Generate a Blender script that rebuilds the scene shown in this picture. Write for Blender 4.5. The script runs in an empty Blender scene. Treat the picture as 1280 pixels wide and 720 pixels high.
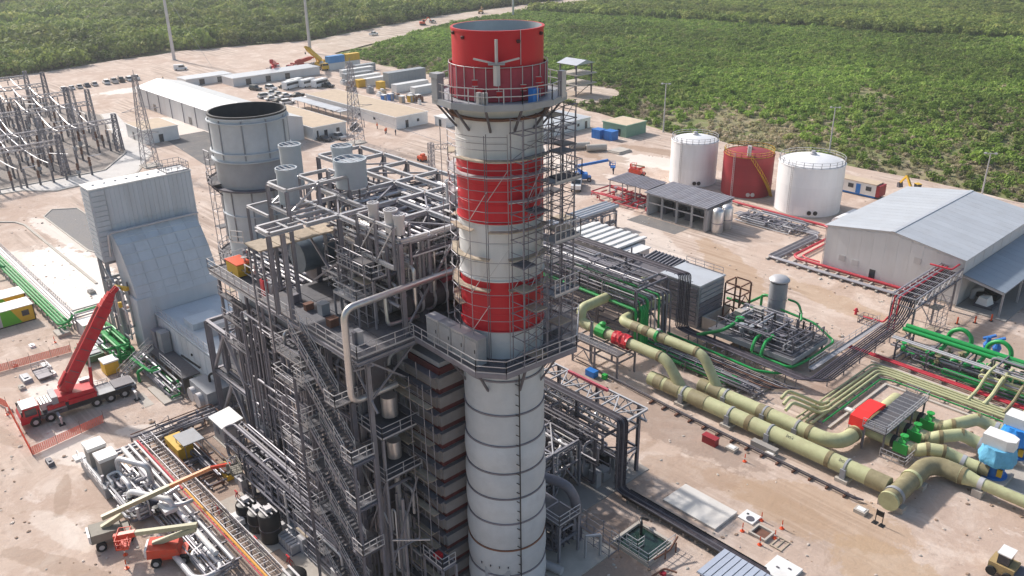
import bpy, math, random
from mathutils import Vector, Matrix
random.seed(7)
R_ = math.radians
SC = bpy.context.scene
COL = SC.collection
# ------------------------------------------------------------------ camera, sky, sun, exposure
# world X runs along the turbine - boiler - chimney axis, Y across it, the chimney stands at the origin
A_ = R_(47.6); PITCH = R_(23.8); ROLL = R_(0.81)
fh = Vector((-math.sin(A_), math.cos(A_), 0)); rt = Vector((math.cos(A_), math.sin(A_), 0)); up = Vector((0, 0, 1))
fwd = fh*math.cos(PITCH) - up*math.sin(PITCH); up0 = fh*math.sin(PITCH) + up*math.cos(PITCH)
cr = rt*math.cos(ROLL) - up0*math.sin(ROLL); cu = rt*math.sin(ROLL) + up0*math.cos(ROLL)
CAMP = Vector((44.8, -39.9, 57.0))
cd = bpy.data.cameras.new('camera'); cam = bpy.data.objects.new('camera', cd); COL.objects.link(cam)
cam.matrix_world = Matrix(((cr.x, cu.x, -fwd.x, CAMP.x), (cr.y, cu.y, -fwd.y, CAMP.y), (cr.z, cu.z, -fwd.z, CAMP.z), (0, 0, 0, 1)))
cd.sensor_width = 36; cd.lens = 1066/1280*36; cd.clip_start = 1; cd.clip_end = 9000
SC.camera = cam
SUN_EL = R_(36); SUN_FROM = Vector((-1, -0.06, 0)).normalized()
w = bpy.data.worlds.new('World'); SC.world = w; w.use_nodes = True
nt = w.node_tree; bg = nt.nodes['Background']; sky = nt.nodes.new('ShaderNodeTexSky')
sky.sky_type = 'NISHITA'; sky.sun_disc = False; sky.sun_elevation = SUN_EL
sky.sun_rotation = math.atan2(SUN_FROM.x, SUN_FROM.y) % (2*math.pi)
sky.air_density = 1.3; sky.dust_density = 3.0; sky.ozone_density = 1.0; sky.altitude = 50
nt.links.new(sky.outputs[0], bg.inputs[0]); bg.inputs[1].default_value = 0.12
sl = bpy.data.lights.new('sun', 'SUN'); sl.energy = 3.8; sl.angle = R_(2.5); sl.color = (1.0, 0.945, 0.895)
so = bpy.data.objects.new('sun', sl); COL.objects.link(so)
sdir = SUN_FROM*math.cos(SUN_EL) + up*math.sin(SUN_EL)
so.rotation_euler = sdir.to_track_quat('Z', 'Y').to_euler(); so.location = (0, 0, 120)
SC.view_settings.view_transform = 'Standard'; SC.view_settings.look = 'None'
SC.view_settings.exposure = 0.43; SC.view_settings.gamma = 1.0; SC.view_settings.use_curve_mapping = False
try:
    SC.cycles.max_bounces = 5; SC.cycles.transparent_max_bounces = 16; SC.cycles.diffuse_bounces = 3
except Exception: pass

# ------------------------------------------------------------------ materials
MATS = {}
def mat(name, col, rough=0.6, metal=0.0, var=0.12, scale=1.5, dirt=None, dscale=0.35, damt=0.5, bump=0.0, bscale=8, streak=False, spec=0.4, trans=0.0):
    if name in MATS: return MATS[name]
    m = bpy.data.materials.new(name); m.use_nodes = True; MATS[name] = m
    n = m.node_tree.nodes; L = m.node_tree.links; b = n['Principled BSDF']
    b.inputs['Roughness'].default_value = rough; b.inputs['Metallic'].default_value = metal
    b.inputs['Specular IOR Level'].default_value = spec
    g = n.new('ShaderNodeNewGeometry'); c = tuple(col)+(1,)
    no = n.new('ShaderNodeTexNoise'); no.inputs['Scale'].default_value = scale; no.inputs['Detail'].default_value = 5; no.inputs['Roughness'].default_value = 0.65
    src = g.outputs['Position']
    if streak:
        mp = n.new('ShaderNodeMapping'); mp.inputs['Scale'].default_value = (1, 1, 0.12); L.new(src, mp.inputs[0]); src = mp.outputs[0]
    L.new(src, no.inputs['Vector'])
    r = n.new('ShaderNodeMapRange'); r.inputs[1].default_value = 0.25; r.inputs[2].default_value = 0.75; r.inputs[3].default_value = 1-var; r.inputs[4].default_value = 1+var
    L.new(no.outputs[0], r.inputs[0])
    oi = n.new('ShaderNodeObjectInfo'); r2 = n.new('ShaderNodeMapRange'); r2.inputs[3].default_value = 1-var*0.7; r2.inputs[4].default_value = 1+var*0.7
    L.new(oi.outputs['Random'], r2.inputs[0])
    mu = n.new('ShaderNodeMath'); mu.operation = 'MULTIPLY'; L.new(r.outputs[0], mu.inputs[0]); L.new(r2.outputs[0], mu.inputs[1])
    mx = n.new('ShaderNodeVectorMath'); mx.operation = 'SCALE'; mx.inputs[0].default_value = col; L.new(mu.outputs[0], mx.inputs['Scale'])
    out = mx.outputs[0]
    if dirt:
        d = n.new('ShaderNodeTexNoise'); d.inputs['Scale'].default_value = dscale; d.inputs['Detail'].default_value = 8; d.inputs['Roughness'].default_value = 0.7
        L.new(src, d.inputs['Vector'])
        dr = n.new('ShaderNodeMapRange'); dr.inputs[1].default_value = 0.48; dr.inputs[2].default_value = 0.72; dr.inputs[4].default_value = damt; L.new(d.outputs[0], dr.inputs[0])
        mm = n.new('ShaderNodeMix'); mm.data_type = 'RGBA'; L.new(dr.outputs[0], mm.inputs['Factor']); L.new(out, mm.inputs['A']); mm.inputs['B'].default_value = tuple(dirt)+(1,)
        out = mm.outputs['Result']
    L.new(out, b.inputs['Base Color'])
    if bump:
        bn = n.new('ShaderNodeTexNoise'); bn.inputs['Scale'].default_value = bscale; bn.inputs['Detail'].default_value = 4; L.new(g.outputs['Position'], bn.inputs['Vector'])
        bp = n.new('ShaderNodeBump'); bp.inputs['Strength'].default_value = bump; bp.inputs['Distance'].default_value = 0.1; L.new(bn.outputs[0], bp.inputs['Height']); L.new(bp.outputs[0], b.inputs['Normal'])
    return m
STEEL = mat('galvanised steel', (0.28, 0.27, 0.298), 0.5, 0.35, 0.18, 0.8, dirt=(0.2, 0.17, 0.15), damt=0.35)
DSTEEL = mat('dark grey painted steel', (0.105, 0.10, 0.118), 0.55, 0.1, 0.2, 0.8, dirt=(0.15, 0.115, 0.10), damt=0.4)
MSTEEL = mat('mid grey painted steel', (0.178, 0.17, 0.198), 0.55, 0.15, 0.2, 0.8, dirt=(0.17, 0.135, 0.12), damt=0.4)
LSTEEL = mat('pale galvanised steel', (0.50, 0.49, 0.50), 0.45, 0.3, 0.12, 0.7, dirt=(0.3, 0.25, 0.22), damt=0.3)
GRATE = mat('steel grating', (0.105, 0.105, 0.118), 0.7, 0.2, 0.25, 2.5, dirt=(0.19, 0.155, 0.135), damt=0.5)
SILVER = mat('aluminium pipe cladding', (0.62, 0.60, 0.59), 0.33, 0.75, 0.12, 1.2, dirt=(0.35, 0.3, 0.27), damt=0.4)
CLAD = mat('pale grey wall cladding', (0.50, 0.54, 0.58), 0.55, 0.0, 0.06, 0.5, dirt=(0.33, 0.33, 0.33), damt=0.45, streak=True)
CLADW = mat('white wall cladding', (0.62, 0.61, 0.61), 0.5, 0.0, 0.05, 0.4, dirt=(0.5, 0.45, 0.41), damt=0.4, streak=True)
ROOFG = mat('grey metal roof', (0.46, 0.48, 0.51), 0.45, 0.1, 0.06, 0.3, dirt=(0.36, 0.35, 0.35), damt=0.4)
ROOFW = mat('white metal roof', (0.72, 0.71, 0.69), 0.45, 0.0, 0.08, 0.5, dirt=(0.5, 0.44, 0.39), damt=0.4)
BEIGE = mat('beige flat roof', (0.52, 0.41, 0.30), 0.9, 0, 0.12, 0.5)
STKW = mat('white stack paint', (0.60, 0.60, 0.60), 0.5, 0.0, 0.06, 0.8, dirt=(0.38, 0.34, 0.31), damt=0.75, streak=True)
STKG = mat('pale grey stack shell', (0.47, 0.50, 0.53), 0.5, 0.05, 0.08, 0.5, dirt=(0.36, 0.38, 0.41), damt=0.6)
REDP = mat('red paint', (0.50, 0.008, 0.02), 0.45, 0.0, 0.12, 0.7, dirt=(0.27, 0.02, 0.025), damt=0.7, streak=True)
REDN = mat('faded red netting', (0.32, 0.05, 0.07), 0.85, 0.0, 0.2, 1.5)
RED = mat('red machine paint', (0.52, 0.01, 0.025), 0.35, 0.0, 0.1, 1.5, dirt=(.33,.09,.07), dscale=1.6, damt=.6)
REDPIPE = mat('red fire main paint', (0.50, 0.03, 0.05), 0.5, 0.0, 0.12, 1)
TANKR = mat('red oxide tank paint', (0.30, 0.022, 0.03), 0.5, 0, 0.08, 0.6, dirt=(0.2, 0.02, 0.025), damt=0.5, streak=True)
TANKW = mat('white tank paint', (0.78, 0.77, 0.77), 0.45, 0, 0.04, 0.5, dirt=(0.58, 0.54, 0.5), damt=0.4, streak=True)
YEL = mat('yellow paint', (0.62, 0.38, 0.03), 0.5, 0, 0.1, 1)
ORANGE = mat('orange paint', (0.68, 0.085, 0.02), 0.45, 0, 0.1, 1)
ORNET = mat('orange barrier netting', (0.80, 0.16, 0.10), 0.8, 0, 0.1, 2)
GRN = mat('green pipe paint', (0.012, 0.30, 0.065), 0.4, 0, 0.12, 1, dirt=(0.05, 0.2, 0.08), damt=0.4)
GRNB = mat('bright green paint', (0.03, 0.36, 0.06), 0.5, 0, 0.1, 1)
BLUE = mat('blue paint', (0.02, 0.16, 0.50), 0.45, 0, 0.1, 1)
LBLUE = mat('pale blue wrap', (0.13, 0.40, 0.60), 0.7, 0, 0.15, 2, bump=0.6, bscale=3)
TARP = mat('blue tarpaulin', (0.03, 0.26, 0.72), 0.5, 0, 0.12, 1.5, bump=0.9, bscale=2)
GRP = mat('pale olive glass fibre pipe', (0.46, 0.465, 0.26), 0.6, 0, 0.10, 0.9, dirt=(0.32, 0.27, 0.15), dscale=.8, damt=0.6)
GRPD = mat('brown glass fibre joint', (0.21, 0.165, 0.085), 0.6, 0, 0.2, 2, dirt=(0.3, 0.27, 0.15), dscale=1.5, damt=0.6)
GRPM = mat('stained glass fibre pipe', (0.25, 0.215, 0.12), 0.6, 0, 0.15, 1.5, dirt=(0.36, 0.32, 0.19), dscale=1.0, damt=0.7)
CABLE = mat('dark cable jacket', (0.035, 0.03, 0.04), 0.8, 0, 0.25, 1.5, dirt=(0.13, 0.10, 0.11), dscale=1.2, damt=0.6)
BLACK = mat('black paint', (0.016, 0.016, 0.018), 0.45, 0, 0.2, 1.5)
RUBBER = mat('black rubber', (0.02, 0.02, 0.02), 0.85, 0, 0.2, 2)
GLASS = mat('dark window glass', (0.03, 0.035, 0.045), 0.12, 0, 0.1, 1, spec=0.6)
CONC = mat('pale concrete', (0.46, 0.42, 0.37), 0.85, 0, 0.1, 0.8, dirt=(0.34, 0.28, 0.23), damt=0.6, bump=0.15)
CONCD = mat('grey concrete', (0.30, 0.28, 0.26), 0.85, 0, 0.12, 0.7, dirt=(0.2, 0.17, 0.15), damt=0.6, bump=0.15)
WHITE = mat('white paint', (0.76, 0.75, 0.73), 0.45, 0, 0.05, 0.8, dirt=(0.55, 0.5, 0.45), damt=0.4)
GREYP = mat('grey machine paint', (0.30, 0.31, 0.33), 0.5, 0, 0.1, 0.8, dirt=(0.25, 0.21, 0.18), damt=0.4)
BROWN = mat('rusty steel', (0.16, 0.075, 0.05), 0.8, 0, 0.25, 2)
PRIMER = mat('red primer steel', (0.085, 0.016, 0.018), 0.7, 0, 0.25, 1.2, dirt=(0.09, 0.05, 0.05), damt=0.6)
OLIVE = mat('olive boom paint', (0.42, 0.40, 0.26), 0.5, 0, 0.1, 1)
WOOD = mat('scaffold boards', (0.40, 0.33, 0.25), 0.85, 0, 0.25, 2)
DRUMB = mat('dark insulation jacket', (0.07, 0.06, 0.065), 0.5, 0.2, 0.25, 1)
PINK = mat('faded red jacket', (0.42, 0.08, 0.11), 0.6, 0, 0.15, 1)
WATERM = mat('dark green pit water', (0.012, 0.03, 0.024), 0.08, 0, 0.2, 1)
PALEGRN = mat('pale green wall', (0.20, 0.33, 0.24), 0.7, 0, 0.08, 0.8)
PORC = mat('porcelain insulator', (0.25, 0.22, 0.22), 0.3, 0, 0.2, 1)
ALU = mat('bright aluminium conductor', (0.74, 0.73, 0.74), 0.4, 0.3, 0.05, 1)

# ------------------------------------------------------------------ mesh helpers
class MB:
    def __init__(s): s.v = []; s.f = []
    def add(s, vs, fs):
        o = len(s.v); s.v += [tuple(p) for p in vs]; s.f += [tuple(i+o for i in f) for f in fs]; return s
    def box(s, x0, y0, z0, x1, y1, z1):
        return s.add([(x0,y0,z0),(x1,y0,z0),(x1,y1,z0),(x0,y1,z0),(x0,y0,z1),(x1,y0,z1),(x1,y1,z1),(x0,y1,z1)],
              [(0,3,2,1),(4,5,6,7),(0,1,5,4),(1,2,6,5),(2,3,7,6),(3,0,4,7)])
    def hexa(s, b, t):   # 4 bottom, 4 top points
        return s.add(list(b)+list(t), [(0,3,2,1),(4,5,6,7),(0,1,5,4),(1,2,6,5),(2,3,7,6),(3,0,4,7)])
    def prism(s, pts, z0, z1):      # polygon in plan, extruded up
        n = len(pts)
        return s.add([(p[0],p[1],z0) for p in pts]+[(p[0],p[1],z1) for p in pts],
              [tuple(range(n-1,-1,-1)), tuple(range(n,2*n))]+[(i,(i+1)%n,n+(i+1)%n,n+i) for i in range(n)])
    def extr(s, prof, axis, a, b):   # profile (h,z) extruded along 'x' or 'y'
        n = len(prof)
        P = (lambda t,q:(t,q[0],q[1])) if axis=='x' else (lambda t,q:(q[0],t,q[1]))
        return s.add([P(a,q) for q in prof]+[P(b,q) for q in prof],
              [tuple(range(n)), tuple(range(2*n-1,n-1,-1))]+[(i,n+i,n+(i+1)%n,(i+1)%n) for i in range(n)])
    def beam(s, p, q, w, h=None):
        p, q = Vector(p), Vector(q); d = q-p
        if d.length < 1e-5: return s
        h = w if h is None else h; d.normalize()
        a = d.cross(Vector((0,0,1)))
        a = Vector((1,0,0)) if a.length < 1e-3 else a.normalized()
        b = a.cross(d)
        c = [a*(i*w/2)+b*(j*h/2) for i,j in ((-1,-1),(1,-1),(1,1),(-1,1))]
        return s.add([p+k for k in c]+[q+k for k in c], [(3,2,1,0),(4,5,6,7),(0,1,5,4),(1,2,6,5),(2,3,7,6),(3,0,4,7)])
    def lathe(s, prof, cx, cy, n=24, cap=True, axis='z'):   # prof list of (r,z)
        vs = []; fs = []
        for r, z in prof:
            for i in range(n):
                a = 2*math.pi*i/n; vs.append((cx+r*math.cos(a), cy+r*math.sin(a), z))
        for k in range(len(prof)-1):
            for i in range(n):
                j = (i+1)%n; fs.append((k*n+i,k*n+j,(k+1)*n+j,(k+1)*n+i))
        if cap: fs.append(tuple(range(n-1,-1,-1))); m = (len(prof)-1)*n; fs.append(tuple(range(m,m+n)))
        return s.add(vs, fs)
    def pipe(s, pts, r, n=8, bend=None, cap=True, seg=4):
        pts = [Vector(p) for p in pts]; path = [pts[0]]
        for i in range(1, len(pts)-1):
            a, b, c = pts[i-1], pts[i], pts[i+1]
            d1, d2 = (a-b), (c-b); l1, l2 = d1.length, d2.length
            if l1 < 1e-4 or l2 < 1e-4: continue
            t = min(bend if bend is not None else 2.0*r, l1*0.49, l2*0.49); d1.normalize(); d2.normalize()
            p0, p2 = b+d1*t, b+d2*t
            for k in range(seg+1):
                u = k/seg; path.append(p0*(1-u)**2+b*2*u*(1-u)+p2*u*u)
        path.append(pts[-1])
        pp = [path[0]]
        for p in path[1:]:
            if (p-pp[-1]).length > 1e-4: pp.append(p)
        path = pp
        if len(path) < 2: return s
        vs = []; fs = []; nrm = None
        for i, p in enumerate(path):
            t = (path[min(i+1,len(path)-1)]-path[max(i-1,0)]).normalized()
            if nrm is None:
                nrm = t.cross(Vector((0,0,1)))
                if nrm.length < 1e-3: nrm = Vector((1,0,0))
            nrm = (nrm - t*nrm.dot(t)).normalized(); b = t.cross(nrm)
            for k in range(n):
                a = 2*math.pi*(k+0.5)/n; vs.append(p+(nrm*math.cos(a)+b*math.sin(a))*r)
        for i in range(len(path)-1):
            for k in range(n):
                j = (k+1)%n; fs.append((i*n+k,i*n+j,(i+1)*n+j,(i+1)*n+k))
        if cap:
            m = (len(path)-1)*n; fs.append(tuple(range(n-1,-1,-1))); fs.append(tuple(range(m,m+n)))
        return s.add(vs, fs)
    def rail(s, pts, z=0, h=1.1, step=1.6, w=0.055, closed=False):   # handrail: posts, two rails, toe board
        pts = [Vector(p) for p in pts]
        if closed: pts = pts+[pts[0]]
        for a, b in zip(pts, pts[1:]):
            n = max(1, round((b-a).length/step))
            for i in range(n+1):
                p = a.lerp(b, i/n); s.beam(p, p+Vector((0,0,h)), w)
            for hh in (h, h*0.55): s.beam(a+Vector((0,0,hh)), b+Vector((0,0,hh)), w)
            s.beam(a+Vector((0,0,0.08)), b+Vector((0,0,0.08)), 0.02, 0.14)
        return s
    def build(s, name, m, parent=None, smooth=False, loc=None):
        me = bpy.data.meshes.new(name); me.from_pydata(s.v, [], s.f); me.update()
        if m: me.materials.append(m)
        if smooth:
            me.shade_smooth() if hasattr(me, 'shade_smooth') else None
            try: me.set_sharp_from_angle(angle=R_(40))
            except Exception: pass
        o = bpy.data.objects.new(name, me); COL.objects.link(o)
        if parent is not None:
            o.parent = parent; o.location = -off(parent)
        return o
OFF = {}
def off(o): return OFF.get(o.name, Vector((0,0,0)))
def tag(o, label=None, cat=None, group=None, kind=None):
    if label: o['label'] = label
    if cat: o['category'] = cat
    if group: o['group'] = group
    if kind: o['kind'] = kind
    return o
def thing(name, label, cat, loc=(0,0,0), group=None):
    o = bpy.data.objects.new(name, None); COL.objects.link(o); o.location = loc; o.empty_display_size = 0.2
    OFF[o.name] = Vector(loc)
    return tag(o, label, cat, group)
def struct(o): return tag(o, kind='structure')
def copy_tree(o, loc=None, rz=None, parent=None):
    c = o.copy(); COL.objects.link(c)
    if parent is not None: c.parent = parent
    for ch in o.children: copy_tree(ch, parent=c)
    if loc is not None: c.location = loc; OFF[c.name] = Vector(loc)
    if rz is not None: c.rotation_euler = (0, 0, rz)
    return c
# shared unit members: length along local X
UNIT = {}
def unit(kind, m):
    k = (kind, m.name)
    if k in UNIT: return UNIT[k]
    b = MB()
    if kind == 'box': b.box(0,-.5,-.5,1,.5,.5)
    elif kind == 'tube': b.pipe([(0,0,0),(1,0,0)], 0.5, 6)
    else:   # I section
        t = 0.14; wb = 0.09
        pr = [(-.5,-.5),(.5,-.5),(.5,-.5+t),(wb,-.5+t),(wb,.5-t),(.5,.5-t),(.5,.5),(-.5,.5),(-.5,.5-t),(-wb,.5-t),(-wb,-.5+t),(-.5,-.5+t)]
        n = 12
        b.add([(0,)+q for q in pr]+[(1,)+q for q in pr], [(i,(i+1)%n,n+(i+1)%n,n+i) for i in range(n)]+[(0,11,10,3,2,1),(4,3,10,9),(9,8,7,6,5,4),(12,13,14,15,22,23),(15,16,21,22),(16,17,18,19,20,21)])
    me = bpy.data.meshes.new('member_'+kind); me.from_pydata(b.v, [], b.f); me.update(); me.materials.append(m)
    UNIT[k] = me; return me
def bar(parent, name, p, q, w, m=None, h=None, kind='I'):
    p, q = Vector(p), Vector(q); d = q-p; L = d.length
    if L < 1e-4: return None
    o = bpy.data.objects.new(name, unit(kind, m or STEEL)); COL.objects.link(o)
    x = d/L; z = Vector((0,0,1)); y = z.cross(x)
    y = Vector((0,1,0)) if y.length < 1e-3 else y.normalized()
    z = x.cross(y); h = w if h is None else h
    pl = p-(off(parent) if parent else Vector((0,0,0)))
    M = Matrix(((x.x*L, y.x*w, z.x*h, pl.x),(x.y*L, y.y*w, z.y*h, pl.y),(x.z*L, y.z*w, z.z*h, pl.z),(0,0,0,1)))
    if parent: o.parent = parent
    o.matrix_local = M
    return o
def cyl(name, m, parent, c, r, z0, z1, n=24, extra=None):
    prof = [(r,z0),(r,z1)] if extra is None else extra
    return MB().lathe(prof, c[0], c[1], n).build(name, m, parent, smooth=True)
def stairs(parent, p, q, w, m=STEEL, axis='x', rails=True):   # flight from p (top) to q (bottom), width along the other axis
    p, q = Vector(p), Vector(q); side = Vector((0,w/2,0)) if axis=='x' else Vector((w/2,0,0))
    b = MB()
    for s in (-1,1): b.beam(p+side*s, q+side*s, 0.06, 0.26)
    b.build('stringer', m, parent)
    n = max(3, int(abs(p.z-q.z)/0.24)); t = MB(); d = q-p
    for i in range(1, n):
        c = p+d*(i/n)
        if axis=='x': t.box(c.x-.14, c.y-w/2, c.z-.02, c.x+.14, c.y+w/2, c.z+.02)
        else: t.box(c.x-w/2, c.y-.14, c.z-.02, c.x+w/2, c.y+.14, c.z+.02)
    tag(t.build('tread', GRATE, parent), kind='stuff')
    if rails:
        for s in (-1,1): MB().rail([p+side*s, q+side*s], w=0.05).build('handrail', LSTEEL, parent)
def frame(parent, xs, ys, zs, m=STEEL, cw=0.32, bw=0.26, brace=None, skip=None, col0=0.0):
    """columns at xs x ys up to zs[-1], beams at each level, optional braces"""
    for x in xs:
        for y in ys:
            if skip and skip(x,y): continue
            bar(parent, 'column', (x,y,col0), (x,y,zs[-1]-bw/2), cw, m)
    for z in zs:
        for y in ys:
            for a, b in zip(xs, xs[1:]): bar(parent, 'beam', (a+cw/2,y,z), (b-cw/2,y,z), bw*0.8, m, bw)
        for x in xs:
            for a, b in zip(ys, ys[1:]): bar(parent, 'beam', (x,a+cw/2,z), (x,b-cw/2,z), bw*0.8, m, bw)
    if brace:
        lv = [col0]+list(zs)
        for (ax, i, c, k) in brace:    # ax 'x': bay i between xs, at y=c, storey k
            z0, z1 = lv[k], lv[k+1]
            if ax=='x': a, b = xs[i], xs[i+1]; P = lambda t,z:(t,c,z)
            else: a, b = ys[i], ys[i+1]; P = lambda t,z:(c,t,z)
            mid = (a+b)/2
            bar(parent, 'brace', P(a,z0+.2), P(mid,z1-.2), bw*.6, m, kind='box'); bar(parent, 'brace', P(b,z0+.2), P(mid,z1-.2), bw*.6, m, kind='box')
# ------------------------------------------------------------------ ground
from mathutils import noise as mnoise
def ground_material(name, c1, c2, c3, patches=(), tracks=True):
    m = bpy.data.materials.new(name); m.use_nodes = True; n = m.node_tree.nodes; L = m.node_tree.links; b = n['Principled BSDF']
    b.inputs['Roughness'].default_value = 0.95; b.inputs['Specular IOR Level'].default_value = 0.15
    g = n.new('ShaderNodeNewGeometry'); pos = g.outputs['Position']
    def nz(sc, det=6, rough=.6, vec=None, dist=0.0):
        t = n.new('ShaderNodeTexNoise'); t.inputs['Scale'].default_value = sc; t.inputs['Detail'].default_value = det; t.inputs['Roughness'].default_value = rough; t.inputs['Distortion'].default_value = dist
        L.new(vec or pos, t.inputs['Vector']); return t.outputs[0]
    def ramp(v, a, bb, lo=0., hi=1.):
        r = n.new('ShaderNodeMapRange'); r.interpolation_type = 'SMOOTHSTEP'
        for i, x in ((1,a),(2,bb),(3,lo),(4,hi)): r.inputs[i].default_value = x
        L.new(v, r.inputs[0]); return r.outputs[0]
    def mix(f, A, B):
        t = n.new('ShaderNodeMix'); t.data_type = 'RGBA'
        if isinstance(f, float): t.inputs['Factor'].default_value = f
        else: L.new(f, t.inputs['Factor'])
        for k, v in (('A',A),('B',B)):
            if isinstance(v, tuple): t.inputs[k].default_value = v+(1,)
            else: L.new(v, t.inputs[k])
        return t.outputs['Result']
    def mul(a, bb):
        t = n.new('ShaderNodeMath'); t.operation = 'MULTIPLY'
        for i, v in ((0,a),(1,bb)):
            if isinstance(v, float): t.inputs[i].default_value = v
            else: L.new(v, t.inputs[i])
        return t.outputs[0]
    col = mix(ramp(nz(0.035, 8, .62), .38, .64), c1, c2)
    col = mix(mul(ramp(nz(0.16, 8, .7, dist=.6), .46, .66), .75), col, c3)
    col = mix(mul(ramp(nz(0.5, 8, .75), .52, .75), .6), col, tuple(x*.62 for x in c1))
    col = mix(mul(ramp(nz(1.7, 6, .8), .5, .8), .5), col, tuple(min(1,x*1.25) for x in c2))
    if tracks:
        col = mix(mul(ramp(nz(.23, 9, .72, dist=.4), .58, .70), .5), col, (.78,.69,.625))
        col = mix(mul(ramp(nz(.11, 9, .75, dist=1.), .56, .68), .5), col, (.33,.235,.17))
        for ang, sc, amt in ((0.0, .5, .7), (1.57, .42, .6), (0.35, .6, .5), (-.5, .55, .5), (.8, .5, .4)):
            mp = n.new('ShaderNodeMapping'); mp.inputs['Rotation'].default_value = (0,0,ang); mp.inputs['Scale'].default_value = (0.035, 1, 1); L.new(pos, mp.inputs[0])
            t = nz(sc*1.6, 3, .5, mp.outputs[0], .3)
            mask = ramp(nz(.03+.01*sc, 2, .5), .48, .6)
            col = mix(mul(mul(ramp(t, .53, .62), mask), amt), col, tuple(x*.72 for x in c1))
    for (cx, cy, rx, ry, rot, pc, amt) in patches:
        mp = n.new('ShaderNodeMapping'); mp.vector_type = 'TEXTURE'; mp.inputs['Location'].default_value = (cx,cy,0); mp.inputs['Rotation'].default_value = (0,0,rot); mp.inputs['Scale'].default_value = (rx,ry,1e6); L.new(pos, mp.inputs[0])
        ln = n.new('ShaderNodeVectorMath'); ln.operation = 'LENGTH'; L.new(mp.outputs[0], ln.inputs[0])
        ad = n.new('ShaderNodeMath'); ad.operation = 'MULTIPLY_ADD'; L.new(nz(.35, 6, .7), ad.inputs[0]); ad.inputs[1].default_value = 1.3; L.new(ln.outputs['Value'], ad.inputs[2])
        col = mix(mul(ramp(ad.outputs[0], 1.62, 1.45), amt), col, pc)
    L.new(col, b.inputs['Base Color'])
    bp = n.new('ShaderNodeBump'); bp.inputs['Strength'].default_value = .5; bp.inputs['Distance'].default_value = .25; L.new(nz(1.1, 8, .75), bp.inputs['Height']); L.new(bp.outputs[0], b.inputs['Normal'])
    return m
PALE = (0.82, 0.75, 0.68)
BROWNP = (0.30, 0.20, 0.135); WETP = (0.27, 0.20, 0.16)
SAND = ground_material('compacted sand', (0.46, 0.345, 0.278), (0.575, 0.465, 0.388), (0.64, 0.54, 0.468), patches=[
    (-108,-3.5,22,6.5,0,PALE,1.0),(-94,-6,8,4,0.2,PALE,.9),(-120,-8,10,3,0,PALE,.7),(-66,-17,7,4,.6,PALE,.7),(-52,-21,7,3,.3,PALE,.5),(-50,-13,5,1.5,.9,PALE,.5),
    (-130,2,20,2.5,0.1,PALE,.6),(-38,-27,6,1.6,.2,PALE,.3),(-58,-30,8,2,-.3,PALE,.3),(-24,-27,4,1.5,.5,PALE,.3),(-72,-28,6,2,.3,PALE,.35),(-44,-25,5,.9,-.4,(.34,.25,.19),.5),(-33,-29,8,1.2,.5,(.34,.25,.19),.5),(-63,-27,7,1.1,.2,(.34,.25,.19),.45),(-275,80,7,26,-.1,PALE,.75),(-262,110,6,12,0,PALE,.6),(-205,56,22,9,0,PALE,.7),
    (-84,124,14,6,.3,PALE,.6),(-112,112,26,5,-.3,PALE,.5),(-76,108,8,3,0,PALE,.5),(-50,82,22,4,-.5,PALE,.35),
    (14,31,10,5,.3,(0.40,0.27,0.17),.55),(22,28,6,4,0,(0.42,0.29,0.18),.6),(8,29,9,2,.1,(0.39,0.27,0.18),.5),(0,27,6,3,.4,(0.36,0.25,0.18),.5),
    (-30,80,16,4,-.6,(0.40,0.27,0.17),.6),(-10,80,14,3,-.2,(0.42,0.29,0.18),.5),(-96,120,10,4,0,BROWNP,.6),(-86,134,16,3,.2,BROWNP,.6),
    (14,104,10,8,0,(0.20,0.15,0.125),.75),(14,84,12,4,-.3,(0.33,0.24,0.185),.6),(-34,-9,12,5,0,WETP,.55),(-15,-14,14,4,0,WETP,.6),(-10,20,12,4,0,WETP,.6),(-10,33,18,4,0,WETP,.6),
    (0,8,8,8,0,WETP,.7),(-57,-3,9,5,0,WETP,.6),(4,54,5,7,0,(0.36,0.25,0.2),.6)])
SCRUBG = ground_material('scrub soil', (0.17, 0.20, 0.07), (0.27, 0.23, 0.135), (0.36, 0.285, 0.21), tracks=False)
ROADM = ground_material('dirt road', (0.42, 0.33, 0.26), (0.54, 0.45, 0.37), (0.60, 0.52, 0.45))
g = MB()
N = 40; S = 3000.0
for i in range(N+1):
    for j in range(N+1): g.v.append((-S+2*S*i/N, -S+2*S*j/N, -0.6))
for i in range(N):
    for j in range(N): a = i*(N+1)+j; g.f.append((a, a+N+1, a+N+2, a+1))
struct(g.build('ground', SCRUBG))
def sheet(name, pts, z, m, jit=0.0, step=5.0):
    out = []
    for a, b in zip(pts, pts[1:]+pts[:1]):
        a, b = Vector(a), Vector(b); L = (b-a).length; k = max(1, int(L/step)) if jit else 1
        nrm = Vector((-(b-a).y, (b-a).x)).normalized()
        for i in range(k):
            p = a.lerp(b, i/k); d = mnoise.noise(Vector((p.x*.06, p.y*.06, 3)))*jit*1.6+mnoise.noise(Vector((p.x*.25, p.y*.25, 9)))*jit*.6
            out.append(p+nrm*d if jit else p)
    import bmesh
    bm = bmesh.new(); vs = [bm.verts.new((p.x, p.y, z)) for p in out]; bm.faces.new(vs); bmesh.ops.triangulate(bm, faces=bm.faces[:])
    bmesh.ops.recalc_face_normals(bm, faces=bm.faces[:])
    me = bpy.data.meshes.new(name); bm.to_mesh(me); bm.free(); me.materials.append(m)
    if me.polygons and me.polygons[0].normal.z < 0: me.flip_normals()
    o = bpy.data.objects.new(name, me); COL.objects.link(o); return o
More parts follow.
